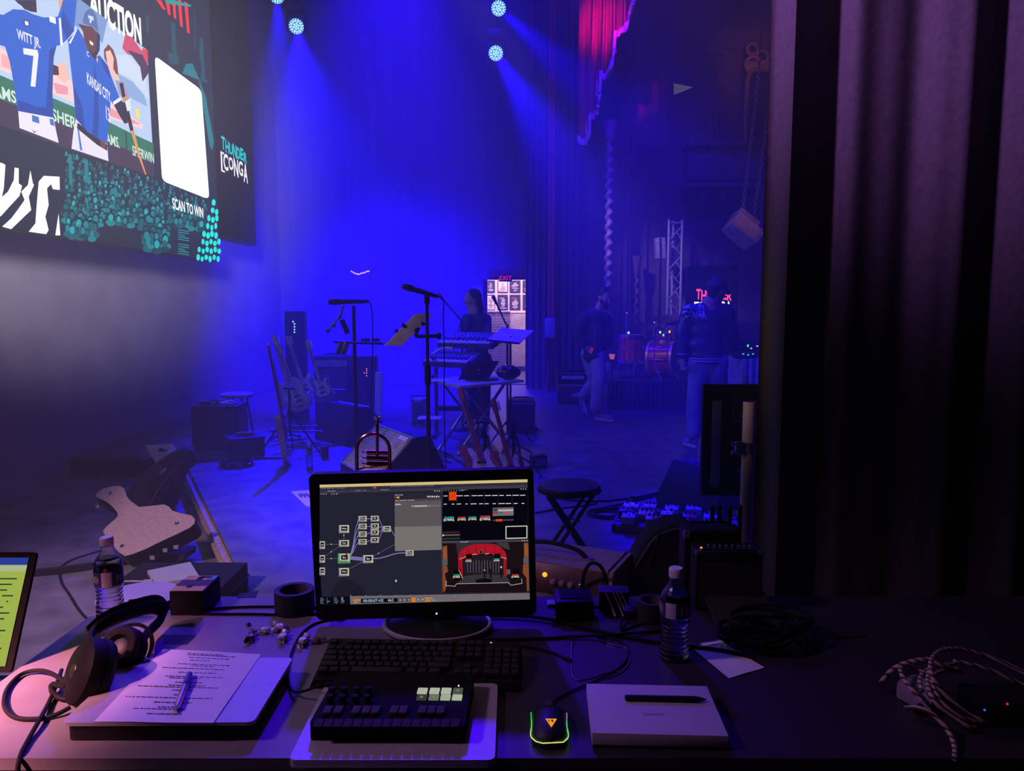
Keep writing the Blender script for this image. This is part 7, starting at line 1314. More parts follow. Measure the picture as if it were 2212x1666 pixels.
    for (px, py), r, rd in (((318, 1135), .21, .16), ((322, 1100), .23, .17), ((335, 1065), .22, .16), ((355, 1030), .18, .14), ((378, 1000), .14, .11), ((398, 980), .09, .08), ((405, 970), .03, .03)):
        c_ = x(px, py); c_.z = max(c_.z, ZL + .03); rg.append([b.v(c_ + V((r * cos(a) * (1 + .06 * sin(3 * a + px)), rd * sin(a), .03 * sin(2 * a)))) for a in [2 * pi * k / 16 for k in range(16)]])
    b.skin(rg); b.build('bag_body', mat('dark_nylon', (.05, .045, .055), .7, bump=.4, scale=30), t, world=True, angle=60)
    b = MB(); b.ball(x(345, 1055, -.15), .10, 12, (1.1, .55, 1.2), (0, .5, 0)); b.build('front_pocket', FAB, t, world=True); b = MB(); b.tube([x(325, 1090, -.2), x(345, 1050, -.22), x(372, 1020, -.18), x(395, 990, -.12)], .008, 6, smooth=2); b.build('zip', mat('brown_zip_tape', (.25, .13, .10), .6), t, world=True); b = MB(); b.tube([x(400, 968), x(418, 985, -.05), x(422, 1003, -.05), x(412, 1010, -.05)], .009, 6, smooth=2); b.build('strap', BLKR, t, world=True); b = MB(); b.box(x(352, 1018, -.22), (.06, .012, .02), rot=(0, -.7, 0)); b.build('badge', mat('pale_badge', (.6, .42, .38), .5), t, world=True)
    Y2 = 6.7; q = [at(312, 963, Y2), at(372, 959, Y2 + .05), at(386, 985, Y2 - .1), at(338, 1003, Y2 - .15)]; c_ = sum(q, V()) / 4; t = thing('music_folder', 'pale open folder leaning behind the dark backpack', 'folder', (c_.x, c_.y, ZL)); b = MB(); A = [b.v(v) for v in q]; B = [b.v(v + V((0, .015, 0))) for v in q]; b.f(A); b.f(B[::-1]); [b.f([A[k], A[(k + 1) % 4], B[(k + 1) % 4], B[k]]) for k in range(4)]; b.build('page', PAPER, t, world=True); b = MB(); b.box((c_.x, c_.y + .06, (c_.z + ZL) / 2 - .03), (.26, .05, c_.z - ZL - .06)); b.build('stand_panel', BLKM, t, world=True); b = MB(); v = at(352, 978, Y2 - .03); b.box(v + V((0, -.02, 0)), (.07, .01, .08), rot=(0, .4, 0)); b.build('dark_clip', BLK, t, world=True)
    A, B, C = on(0, 1247, ZL), on(130, 1234, ZL), on(300, 1211, ZL); t = thing('cable_ramp', 'low black cable ramp lying across the lower floor at left', 'cable ramp', B); b = MB()
    for u, v in ((A + (A - B) * 1.2, B), (B, C)):
        d = (v - u).normalized(); n = V((-d.y, d.x, 0)); r0 = [b.v(p + n * o + V((0, 0, zz))) for p in (u,) for o, zz in ((-.07, .002), (-.03, .022), (.03, .022), (.07, .002))]; r1 = [b.v(v + n * o + V((0, 0, zz))) for o, zz in ((-.07, .002), (-.03, .022), (.03, .022), (.07, .002))]; b.skin([r0, r1])
    b.build('ramp', BLKR, t, world=True); b = MB(); u, v = A + (A - B) * 1.2, B; b.tube([u + V((0, 0, .0225)), v + V((0, 0, .0225)), C + V((0, 0, .0225))], .006, 4); b.build('lid_seam', BLKM, t, world=True)
    pts = [on(x_, y_, ZL + .006) for x_, y_ in ((250, 1180), (200, 1195), (150, 1210), (128, 1228), (130, 1258), (150, 1285), (170, 1320), (195, 1345))]; tcable('floor_cable', 'thin black cable wandering over the lower floor at left', pts, .006)
lower_floor()
# ------ keyboards, laptop table, music stand
def keys_area():
    z = .74; q = [on(x, y, z) for x, y in ((917, 819), (995, 834), (1132, 821), (1050, 808))]; c_ = sum(q, V()) / 4; t = thing('laptop_table', 'pale topped folding table on crossed metal legs in the middle of the stage', 'table', (c_.x, c_.y, 0)); b = MB(); b.prism([(v.x - c_.x, v.y - c_.y) for v in q], .025, z0=z - .025); b.build('tabletop', mat('pale_tabletop', (.38, .36, .42), .45), t)
    u = (q[2] - q[1]).normalized(); n = V((-u.y, u.x, 0)); Lw = .36
    for s_ in (-1, 1):
        o = n * (s_ * .16 + .0)
        for s2 in (-1, 1): b = MB(); a, e = o + u * (s2 * .30) + V((0, 0, z - .03)), o - u * (s2 * .34) + V((0, 0, .02)) + n * .012 * s2; b.cyl(a, e, .017, n=8); b.cyl(e, e - V((0, 0, .02)), .02, n=8); b.build('leg', STEEL, t)
        b = MB(); b.cyl(o - n * .03 + V((0, 0, .375)), o + n * .03 + V((0, 0, .375)), .012, n=8); b.build('pivot', STEEL, t)
    for s2 in (-1, 1): b = MB(); b.cyl(u * (s2 * .30) - n * .16 + V((0, 0, z - .035)), u * (s2 * .30) + n * .16 + V((0, 0, z - .035)), .012, n=8); b.build('top_rail', BLKM, t)
    Y = 7.5; L_ = thing('laptop', 'open dark laptop seen from behind on the folding table', 'laptop', at(1040, 822, Y)); w_ = .34; Lz = WM[L_.name].translation; b = MB(); b.box((0, .11, .008), (w_, .22, .014), rot=(0, 0, .05), bev=.003); b.build('base', BLK, L_)
    qq = [at(989, 821, Y - .02), at(1056, 817, Y + .02), at(1079, 780, Y - .08), at(1011, 782, Y - .12)]; b = MB(); A = [b.v(v) for v in qq]; B = [b.v(v + V((0, .009, 0))) for v in qq]; b.f(A); b.f(B[::-1]); [b.f([A[k], A[(k + 1) % 4], B[(k + 1) % 4], B[k]]) for k in range(4)]; b.build('lid', BLKM, L_, world=True); b = MB(); v = at(1034, 799, Y - .06); b.ball(v, .014, 8, (1, .25, .6)); b.build('lid_badge', CHR, L_, world=True)
    p = at(1098, 818, 7.62); t = thing('carry_case', 'glossy black rounded case on the right end of the folding table', 'case', (p.x, 7.62, z)); b = MB(); b.ball((0, 0, .075), .13, 20, (1, .8, .56)); b.build('shell', mat('glossy_black_shell', (.012, .012, .016), .15, coat=.6), t); b = MB(); b.torus((0, 0, .072), .128, .006, n=28, k=6, ry=.102); b.build('zip', BLKR, t); b = MB(); b.torus((-.0, 0, .15), .05, .008, (0, 1, 0), 14, 6, arc=.5); b.build('handle', BLKR, t)
    t = thing('paper_sheet', 'bluish papers lying at the left of the laptop table', 'paper', on(950, 823, z + .001), .3); b = MB(); b.box((0, 0, .002), (.20, .10, .003)); b.build('sheet', PAPER, t); b = MB(); b.box((.02, .01, .0045), (.18, .09, .0015), rot=(0, 0, .2)); b.build('top_sheet', PAPER, t)
    KW = mat('white_piano_key', (.75, .74, .76), .4)
    def synth(label, pl, pr, Y0, Y1, hpx, tilt, curved=False):
        a, e = at(*pl, Y0), at(*pr, Y1); d = e - a; d.z = 0; w_ = d.length; dep = .32; t = thing('stage_keyboard', label, 'keyboard', (a.x, a.y, a.z), math.atan2(d.y, d.x)); Mt = Matrix.Rotation(R(tilt), 4, 'X')
        b = MB(Mt); b.box((w_ / 2, dep / 2, -.035), (w_, dep, .07), bev=.006); b.build('case', mat('dark_synth_case', (.05, .05, .06), .45), t); b = MB(Mt); b.box((w_ / 2, dep * .72, .004), (w_ * .96, dep * .48, .012), bev=.002); b.build('panel', mat('grey_synth_panel', (.16, .16, .2), .45), t)
        n = 36
        for k in range(n): b = MB(Mt); b.box((.03 + (w_ - .06) * (k + .5) / n, dep * .2, .006), ((w_ - .06) / n * .92, dep * .42, .016)); b.build('white_key', KW, t)
        for k in range(n - 1):
            if k % 7 in (2, 6): continue
            b = MB(Mt); b.box((.03 + (w_ - .06) * (k + 1) / n, dep * .27, .018), ((w_ - .06) / n * .5, dep * .27, .012)); b.build('black_key', BLK, t)
        for k in range(22): b = MB(Mt); b.cyl((w_ * (.12 + .8 * (k % 11) / 11), dep * (.58 + .2 * (k // 11)), .01), (w_ * (.12 + .8 * (k % 11) / 11), dep * (.58 + .2 * (k // 11)), .03), .009, n=8); b.build('knob', STEEL, t)
        if curved: b = MB(Mt); b.tube([(w_ * .06, dep * .55, .015), (w_ * .12, dep * .8, .05), (w_ * .3, dep * .92, .06), (w_ * .42, dep * .85, .05)], .02, 8, smooth=2); b.build('curved_cover', WHITE, t)
        return t
    synth('upper dark stage keyboard of the two-tier stand', (944, 740), (1062, 755), 8.6, 8.25, 10, 20); synth('lower stage keyboard with a pale curved panel on the two-tier stand', (912, 780), (1014, 797), 8.4, 8.1, 10, 17, True)
    p = at(985, 800, 8.55); t = thing('keyboard_stand', 'black two-tier stand carrying the two stage keyboards', 'stand', (p.x, 8.55, 0)); z1, z2 = at(1000, 758, 8.55).z - .05, at(960, 800, 8.4).z - .05
    for s_ in (-1, 1):
        b = MB(); b.box((s_ * .24, .1, z1 / 2), (.04, .05, z1)); b.build('upright', BLKM, t); b = MB(); b.box((s_ * .24, .0, .02), (.05, .55, .04), bev=.006); b.build('foot', BLKM, t)
        for zz in (z1 - .02, z2 - .02): b = MB(); b.box((s_ * .24, -.08, zz), (.035, .36, .03)); b.build('support_arm', BLKM, t)
    b = MB(); b.box((0, .1, .3), (.5, .03, .06)); b.build('cross_bar', BLKM, t)
    Y = 7.9; q = [at(1051, 735, Y - .1), at(1122, 742, Y - .1), at(1153, 714, Y + .15), at(1084, 708, Y + .15)]; c_ = sum(q, V()) / 4; t = thing('music_stand', 'music stand with a glowing blue lit desk plate', 'music stand', (c_.x, Y, 0)); b = MB(); A = [b.v(v) for v in q]; B = [b.v(v - V((0, 0, .008))) for v in q]; b.f(A[::-1]); b.f(B); [b.f([A[k], A[(k + 1) % 4], B[(k + 1) % 4], B[k]]) for k in range(4)]; b.build('desk_plate', mat('pale_stand_plate', (.5, .5, .6), .35), t, world=True)
    b = MB(); b.tube([q[0] + V((0, -.01, 0)), q[1] + V((0, -.01, 0))], .012, 6); b.build('lip', BLKM, t, world=True); b = MB(); b.cyl((0, 0, .3), (0, 0, c_.z - .01), .011, n=8); b.build('tube', BLKM, t)
    for k in range(3): a = k * 2.1 + .4; b = MB(); b.cyl((0, 0, .32), (.26 * cos(a), .26 * sin(a), .01), .009, n=6); b.build('leg', BLKM, t)
    for (x0, y0), (x1, y1), (bx, by), Y, lab in (((957, 647), (996, 692), (998, 720), 8.9, 'far microphone on a boom arm left of the seated musician'), ((1072, 655), (1094, 702), (1096, 722), 8.7, 'far microphone on a boom before the lit posters')):
        a, e, f = at(x0, y0, Y), at(x1, y1, Y), at(bx, by, Y); t = thing('microphone_stand', lab + ', with its stand', 'microphone stand', (f.x, Y, 0)); b = MB(); b.cyl(a, e, .009, n=6); b.build('boom_arm', BLKM, t, world=True); b = MB(); b.cyl((0, 0, .02), (0, 0, e.z), .012, n=8); b.build('tube', BLKM, t); b = MB(); b.lathe([(.13, 0), (.13, .015), (.03, .03)], 20); b.build('base', BLKM, t); b1, b2 = MB(), MB(); d = (a - e).normalized(); mic(b1, b2, a + d * .10, a - d * .02, .024); m = thing('microphone', lab, 'microphone', a); b1.build('mic_body', BLK, m, world=True); b2.build('mic_grille', STEEL, m, world=True)
    p = at(928, 903, 7.6); t = thing('side_tray', 'small pale tray on a thin stand behind the tall microphone stand', 'tray', (p.x, 7.6, 0)); zz = max(.12, p.z); b = MB(); b.box((0, 0, zz), (.24, .2, .012), bev=.003); b.build('tray', WHITE, t); b = MB(); b.cyl((0, 0, .012), (0, 0, zz), .012); b.build('stem', BLKM, t); b = MB(); b.lathe([(.1, 0), (.1, .012), (.02, .02)], 18); b.build('base', BLKM, t)
    g = random.Random(12); cl = [((870, 1000), (930, 985), (975, 1000)), ((900, 960), (960, 975), (1010, 1010)), ((1110, 960), (1145, 972), (1165, 1000)), ((1120, 985), (1150, 1000), (1170, 1030)), ((830, 760), (850, 800), (885, 840))]
    labs = ('black cable snaking behind the wedge monitor', 'black cable passing under the laptop table', 'black cable right of the brown-necked guitars', 'tangled black cable beside the stool', '')
    for pts, lab in zip(cl[:4], labs): P = [on(x, y, .008) for x, y in pts]; tcable('stage_cable', lab, P, .008)
    p = on(1163, 1010, 0); t = thing('stage_box', 'small dark connector box on the stage behind the stool', 'box', p, .3); b = MB(); b.box((0, 0, .06), (.14, .1, .12), bev=.006); b.build('case', BLK, t); b = MB(); b.box((0, -.052, .06), (.10, .006, .07)); b.build('panel', STEEL, t)
    p = on(1135, 935, 0); t = thing('fabric_bundle', 'crumpled dark cloth lying on the stage right of the laptop table', 'cloth', p, -.2); b = MB(); b.ball((0, 0, .05), .13, 14, (1.3, .7, .42)); g = random.Random(2)
    for v in b.bm.verts: v.co += V((g.uniform(-1, 1), g.uniform(-1, 1), .5 * g.uniform(-1, 1))) * .016
    b.build('folds', FAB, t, angle=25); b = MB(); b.tube([(-.15, 0, .04), (-.05, -.06, .09), (.08, -.03, .10), (.2, .02, .02)], .008, 6, smooth=2); b.build('cord', BLKR, t)
keys_area()
# ------ drum riser and kit
def drums():
    a, e = on(1312, 884, 0), on(1492, 884, 0); Y = a.y; zt = .42; x1 = e.x + .75; t = thing('drum_riser', 'low black skirted riser carrying the drum kit', 'riser', ((a.x + x1) / 2, Y + .85, 0)); w_ = x1 - a.x; b = MB(); b.box((0, 0, zt - .02), (w_, 1.7, .04), bev=.004); b.build('platform', mat('dark_drum_rug', (.05, .035, .05), .9, var=.5, scale=6), t)
    b = MB(); N = 120; xs = w_ * .58; r0 = [b.v((-w_ / 2 + xs * k / N, -.85 - .02 + .014 * sin(k * .9), zt - .03)) for k in range(N + 1)]; r1 = [b.v((-w_ / 2 + xs * k / N, -.85 - .03 + .03 * sin(k * .9 + .2), .01)) for k in range(N + 1)]; [b.f([r0[k], r0[k + 1], r1[k + 1], r1[k]]) for k in range(N)]; b.build('skirt', DVEL, t, angle=80)
    b = MB(); b.box((w_ / 2 - w_ * .21, -.83, zt / 2 - .02), (w_ * .42, .03, zt - .04)); b.build('front_board', BLK, t)
    for sx in (-1, 0, 1):
        for sy in (-1, 1): b = MB(); b.cyl((sx * (w_ / 2 - .1), sy * .7, 0), (sx * (w_ / 2 - .1), sy * .7, zt - .04), .03, n=10); b.build('leg', BLKM, t)
    b = MB(); b.box((w_ / 2 + .0, 0, zt / 2 - .02), (.02, 1.6, zt - .04)); b.build('side_board', BLK, t)
    SH = mat('wine_lacquer', (.40, .06, .05), .22, .1, coat=.8, var=.3); HD = mat('drum_head', (.55, .5, .52), .6); HP = mat('pale_hoop', (.45, .36, .32), .35, .3)
    def drum(name, label, c_, r, h, ax, n=8, hoop=CHR, head=HD, lug=CHR):
        t = thing(name, label, 'drum', (c_[0], c_[1], zt)); c_ = V(c_); ax = V(ax).normalized(); o = c_ - ax * h / 2; b = MB(); b.lathe([(r, 0), (r, h)], 32, o, ax, cap=False); b.build('shell', SH, t, world=True)
        for z in (0, h): b = MB(); b.lathe([(r * .98, z - .002), (r * .98, z + .002)], 32, o, ax); b.build('head', head, t, world=True); b = MB(); b.lathe([(r, z - .02), (r + .016, z - .02), (r + .016, z + .02), (r, z + .02)], 32, o, ax, cap=False); b.build('hoop', hoop, t, world=True)
        R0 = Matrix.Translation(o) @ ax.to_track_quat('Z', 'Y').to_matrix().to_4x4()
        for k in range(n): q = 2 * pi * k / n; b = MB(R0); b.box(((r + .012) * cos(q), (r + .012) * sin(q), h / 2), (.022, .022, min(.12, h * .4)), rot=(0, 0, q), bev=.004); b.cyl(((r + .018) * cos(q), (r + .018) * sin(q), .0), ((r + .018) * cos(q), (r + .018) * sin(q), h), .005, n=5); b.build('lug', lug, t, world=True)
        return t
    Yk = 11.6; p = at(1366, 748, Yk); t = drum('floor_tom', 'wine red floor tom at the left of the drum kit', (p.x, Yk, zt + .42), .20, .40, (0, 0, 1))
    for k in range(3): q = k * 2.1 + .5; b = MB(); b.tube([(p.x + .22 * cos(q), Yk + .22 * sin(q), zt + .45), (p.x + .225 * cos(q), Yk + .225 * sin(q), zt + .08), (p.x + .25 * cos(q), Yk + .25 * sin(q), zt + .005)], .008, 6); b.build('leg', CHR, t, world=True)
    p = at(1432, 766, Yk - .2); t = drum('bass_drum', 'wine red bass drum with pale hoops turned sideways', (p.x, Yk - .2, zt + .275), .26, .36, (.86, -.45, .02), 8, HP)
    for s_ in (-1, 1): b = MB(); b.cyl((p.x + s_ * .1, Yk - .42, zt + .12), (p.x + s_ * .16, Yk - .62, zt + .01), .010, n=6); b.build('spur', CHR, t, world=True)
    p = at(1440, 722, Yk + .3); drum('snare_drum', 'shallow snare drum above the bass drum', (p.x, Yk + .3, zt + .62), .18, .14, (.1, -.2, 1), 8)
    p = at(1462, 712, Yk + .1); drum('rack_tom', 'small wine red rack tom at the right of the drum kit', (p.x, Yk + .1, zt + .70), .15, .22, (-.1, -.3, 1), 6)
    def cym(label, px, py, Y, r, tilt, sp):
        c_ = at(px, py, Y); t = thing('cymbal_stand', label + ' on its chrome stand', 'cymbal', (c_.x, Y, zt)); M = Matrix.Translation(c_) @ Matrix.Rotation(R(tilt), 4, 'Y') @ Matrix.Rotation(R(12), 4, 'X'); b = MB(M)
        if r: b.lathe([(r, -.016), (r * .4, -.003), (r * .16, .004), (r * .12, .022), (.01, .028), (.01, .024), (r * .4, -.006), (r, -.018)], 32); b.build('cymbal', mat('dull_bronze', (.24, .17, .10), .35, .9), t, world=True)
        b = MB(); b.cyl((0, 0, .28), (0, 0, c_.z - zt + (.06 if r else 0)), .010, n=8); b.build('tube', CHR, t); b = MB(); b.lathe([(.016, .5), (.016, .56)], 8); b.build('clutch', CHR, t); b = MB(); b.ball((0, 0, c_.z - zt + (.07 if r else .02)), .018, 8); b.build('wing_nut', CHR, t)
        for k in range(3): q = k * 2.1 + sp; b = MB(); b.cyl((0, 0, .30), (.22 * cos(q), .22 * sin(q), .008), .008, n=6); b.build('leg', CHR, t)
    cym('wide dark cymbal at the top of the kit', 1442, 686, Yk + .2, .26, -6, .2); cym('smaller dark cymbal behind the truss tower side', 1468, 698, Yk + .5, .2, 10, 1.1); cym('bare upright stand with bright fittings left of the kit', 1354, 680, Yk - .05, 0, 0, .6); cym('bare upright stand in front of the bass drum', 1414, 700, Yk - .75, 0, 0, .9); cym('dim far cymbal left of the kit', 1391, 702, Yk + .6, .2, 8, .4)
    for px, py, c_ in ((1426, 718, (1, .7, .1)), (1446, 717, (1, .5, .05)), (1433, 724, (.2, .6, 1)), (1358, 719, (.6, .9, .9))): q = at(px, py, Yk - .02); t = thing('drum_glint', 'tiny glint built as a glowing block on the drum kit, at the %s' % {1426: 'snare rim left', 1446: 'snare rim right', 1433: 'snare middle, bluish', 1358: 'floor tom rim, pale'}[px], 'light', q); b = MB(); b.box((0, 0, 0), (.025, .02, .035), bev=.004); b.build('lens', emit('drum_glint', c_, 1.3), t); b = MB(); b.box((0, .03, -.01), (.02, .05, .03)); b.build('clip', BLK, t)  # bright glints on the drums, put in as small glowing blocks
    p = at(1400, 795, Yk - .6); g = random.Random(3)
    for k, px in enumerate((1352, 1378, 1398, 1440)): q = at(px, 806, Y + .35); t = thing('pedal_unit', ('flat dark pedal on the riser edge, leftmost', 'flat dark pedal on the riser edge, second from left', 'dark foot pedal before the bass drum', 'dark foot pedal right of the bass drum')[k], 'pedal', (q.x, Y + .35, zt), g.uniform(-.4, .4)); b = MB(); b.box((0, 0, .02), (.16, .10, .04), bev=.006); b.build('housing', BLK, t); b = MB(); b.cyl((.03, -.02, .04), (.03, -.02, .055), .014); b.build('footswitch', CHR, t)
    q = at(1322, 776, Y + .5); t = thing('small_lamp', 'tiny amber lamp glowing at the left end of the riser', 'lamp', (q.x, Y + .5, zt)); b = MB(); b.cyl((0, 0, 0), (0, 0, q.z - zt), .012); b.build('stem', BLKM, t); b = MB(); b.lathe([(.03, 0), (.045, .07), (.04, .075)], 12, (0, 0, q.z - zt)); b.build('shade', emit('amber_lamp', (.8, .2, .12), .5), t)
drums()
def side_table():
    Y = 9.0; a, e = at(1586, 838, Y), at(1690, 775, Y); w_ = e.x - a.x; z = at(1600, 772, Y).z; t = thing('cloth_table', 'table under a blue lit cloth at the edge of the black curtain', 'table', ((a.x + e.x) / 2, Y, 0)); b = MB(); b.box((0, 0, z - .015), (w_, .7, .03), bev=.004); b.build('tabletop', BLK, t)
    b = MB(); N = 60; r0 = [b.v((-w_ / 2 + w_ * k / N, -.36, z)) for k in range(N + 1)]; rb = [b.v((-w_ / 2 + w_ * k / N, .3, z + .003)) for k in range(N + 1)]; r1 = [b.v((-w_ / 2 + w_ * k / N, -.37 - .025 * (1 + sin(k * .8)), .03)) for k in range(N + 1)]
    for k in range(N): b.f([r0[k], r0[k + 1], r1[k + 1], r1[k]]); b.f([rb[k], rb[k + 1], r0[k + 1], r0[k]])
    s0 = [b.v((-w_ / 2 - .002, -.36 + .66 * k / 8, z)) for k in range(9)]; s1 = [b.v((-w_ / 2 - .02 - .015 * sin(k * 2), -.37 + .68 * k / 8, .03)) for k in range(9)]; [b.f([s0[k], s0[k + 1], s1[k + 1], s1[k]]) for k in range(8)]
    b.build('cloth', mat('pale_blue_cloth', (.34, .36, .5), .9), t, angle=80)
    for sx in (-1, 1):
        for sy in (-1, 1): b = MB(); b.cyl((sx * (w_ / 2 - .05), sy * .28, 0), (sx * (w_ / 2 - .05), sy * .28, z - .03), .015, n=8); b.build('leg', BLKM, t)
    GL = emit('green_display_light', (.05, .9, .45), 1.0); CL = emit('cyan_display_light', (.1, .7, 1), 1.0); YL = emit('yellow_display_light', (.9, .9, .2), 1.0)
    for k, (px, py, w2, h2, lab) in enumerate(((1608, 748, .16, .10, 'small mixer with two green displays on the cloth table'), (1600, 764, .24, .05, 'flat control deck with cyan lights on the cloth table'), (1632, 752, .10, .13, 'dark device with yellow light at the curtain edge'))):
        q = at(px, py, Y - .1); zz = z + .004; t = thing('control_deck', lab, 'electronics', (q.x, Y - (.22 if k == 1 else -.02), zz)); hh = max(.05, q.z - zz + h2 / 2); b = MB(); b.box((0, 0, hh / 2), (w2, .14, hh), bev=.005); b.build('case', BLK, t)
        for j in range(4): b = MB(); b.box((-w2 * .36 + w2 * .24 * j, -.072, hh * (.75 if j % 2 else .6)), (.02, .006, .03 if k == 0 else .012)); b.build('display', (GL, CL, YL)[k] if j in (0, 3) or k == 1 else BLKM, t)
side_table()
# ------------------------------------------------------------------ people: each garment and the body one continuous remeshed surface
def limb(b, pts, rs, n=10):
    for k in range(len(pts)): b.ball(pts[k], rs[k], n)
    for k in range(len(pts) - 1): b.cyl(pts[k], pts[k + 1], rs[k], rs[k + 1], n)
def grow(b, name, m, parent, vox=.012, it=4):
    o = b.build(name, m, parent, world=True); md = o.modifiers.new('merge', 'REMESH'); md.mode = 'VOXEL'; md.voxel_size = vox; md.use_smooth_shade = True
    md = o.modifiers.new('soften', 'SMOOTH'); md.factor = .5; md.iterations = it; return o
def head(b, c_, fwd, r=.098, beard=False):      # skull, jaw, nose, ears, brow and chin around the centre, facing fwd
    f = V(fwd).normalized(); up = V((0, 0, 1)); s_ = f.cross(up).normalized(); u = s_.cross(f)
    M = Matrix(((s_.x, f.x, u.x, c_.x), (s_.y, f.y, u.y, c_.y), (s_.z, f.z, u.z, c_.z), (0, 0, 0, 1))); q = MB(M)
    b2, b.M = b.M, M
    b.ball((0, -.008, .028), r, 16, (.80, 1.0, 1.0)); b.ball((0, .030, -.055), .062, 12, (.88, .9, 1.0)); b.ball((0, .068, -.088), .026, 8); limb(b, [V((0, .090, .02)), V((0, .112, -.026))], [.010, .015], 8)
    for x in (-1, 1): b.ball((x * .081, -.005, -.005), .026, 8, (.35, .75, 1.2)); b.ball((x * .034, .078, .034), .022, 8, (1.2, .5, .5)); b.ball((x * .04, .06, -.02), .028, 8)
    b.ball((0, .092, -.058), .018, 8, (1.4, .6, .35)); b.M = b2
    return M
def eyes(M, t, parent):
    for x in (-1, 1):
        b = MB(M); b.ball((x * .033, .082, .014), .0115, 8); e = b.build('eye', mat('eye_white', (.7, .68, .66), .3), parent, world=True)
        b = MB(M); b.ball((x * .033, .0915, .013), .005, 6); b.build('iris', BLK, e, world=True)
def hand(b, w_, d, side, curl=.5, n=(0, -1, 0)):   # palm, four unequal bent fingers, a thumb off the side of the palm
    d = V(d).normalized(); s_ = V(n).cross(d).normalized() * side; p = V(n) - d * V(n).dot(d); p.normalize(); w_ = V(w_)
    b.ball(w_ + d * .045, .045, 10, (.75, .75, .75)); limb(b, [w_, w_ + d * .05, w_ + d * .085], [.026, .034, .034], 8)
    for k, L_ in enumerate((.070, .080, .075, .058)):
        o = w_ + d * .082 + s_ * (.030 - .020 * k); a = o + d * L_ * .5 + p * curl * .010; e = a + (d * (1 - curl * .6) + p * curl * .8).normalized() * L_ * .5; limb(b, [o, a, e], [.0105, .0095, .008], 6)
    o = w_ + d * .03 + s_ * .03; limb(b, [o, o + (d * .6 + s_ * .8).normalized() * .035, o + (d * .85 + s_ * .5).normalized() * .062], [.013, .011, .009], 6)
SKIN = mat('skin', (.52, .32, .25), .5, var=.08); HAIR = mat('dark_brown_hair', (.03, .02, .016), .7, bump=.4, scale=90); NAVY = mat('dark_navy_cloth', (.055, .055, .09), .85, var=.25, scale=9, bump=.15); KHA = mat('pale_cotton_trousers', (.52, .46, .48), .85, var=.12, scale=7, bump=.15); SHOE = mat('tan_suede_shoe', (.42, .25, .22), .8); SOLE = mat('pale_rubber_sole', (.75, .66, .68), .6)
def shoe(t, heel, toe, wd=.045, m=SHOE, up=None):
    heel, toe = V(heel), V(toe); d = (toe - heel); L_ = d.length; d.normalize(); u = V(up) if up else V((0, 0, 1)); u = (u - d * u.dot(d)).normalized(); s_ = d.cross(u)
    M = Matrix(((s_.x, d.x, u.x, heel.x), (s_.y, d.y, u.y, heel.y), (s_.z, d.z, u.z, heel.z), (0, 0, 0, 1))); b = MB(M)
    b.ball((0, .045, .055), .048, 12, (.85, 1, .95)); b.ball((0, L_ * .5, .045), .05, 12, (.9, 1.6, .75)); b.ball((0, L_ - .055, .038), .048, 12, (1, 1.15, .7)); limb(b, [V((0, .05, .06)), V((0, .04, .12))], [.045, .042]); o = grow(b, 'shoe', m, t, .010, 3)
    b = MB(M); b.prism([(wd * .8 * x, L_ * y) for x, y in ((-.8, .02), (-.4, -.02), (.4, -.02), (.8, .02), (.85, .4), (1.1, .72), (.8, .95), (.2, 1.02), (-.5, .98), (-1.05, .75), (-.85, .4))], .028); b.build('sole', SOLE, o, world=True)
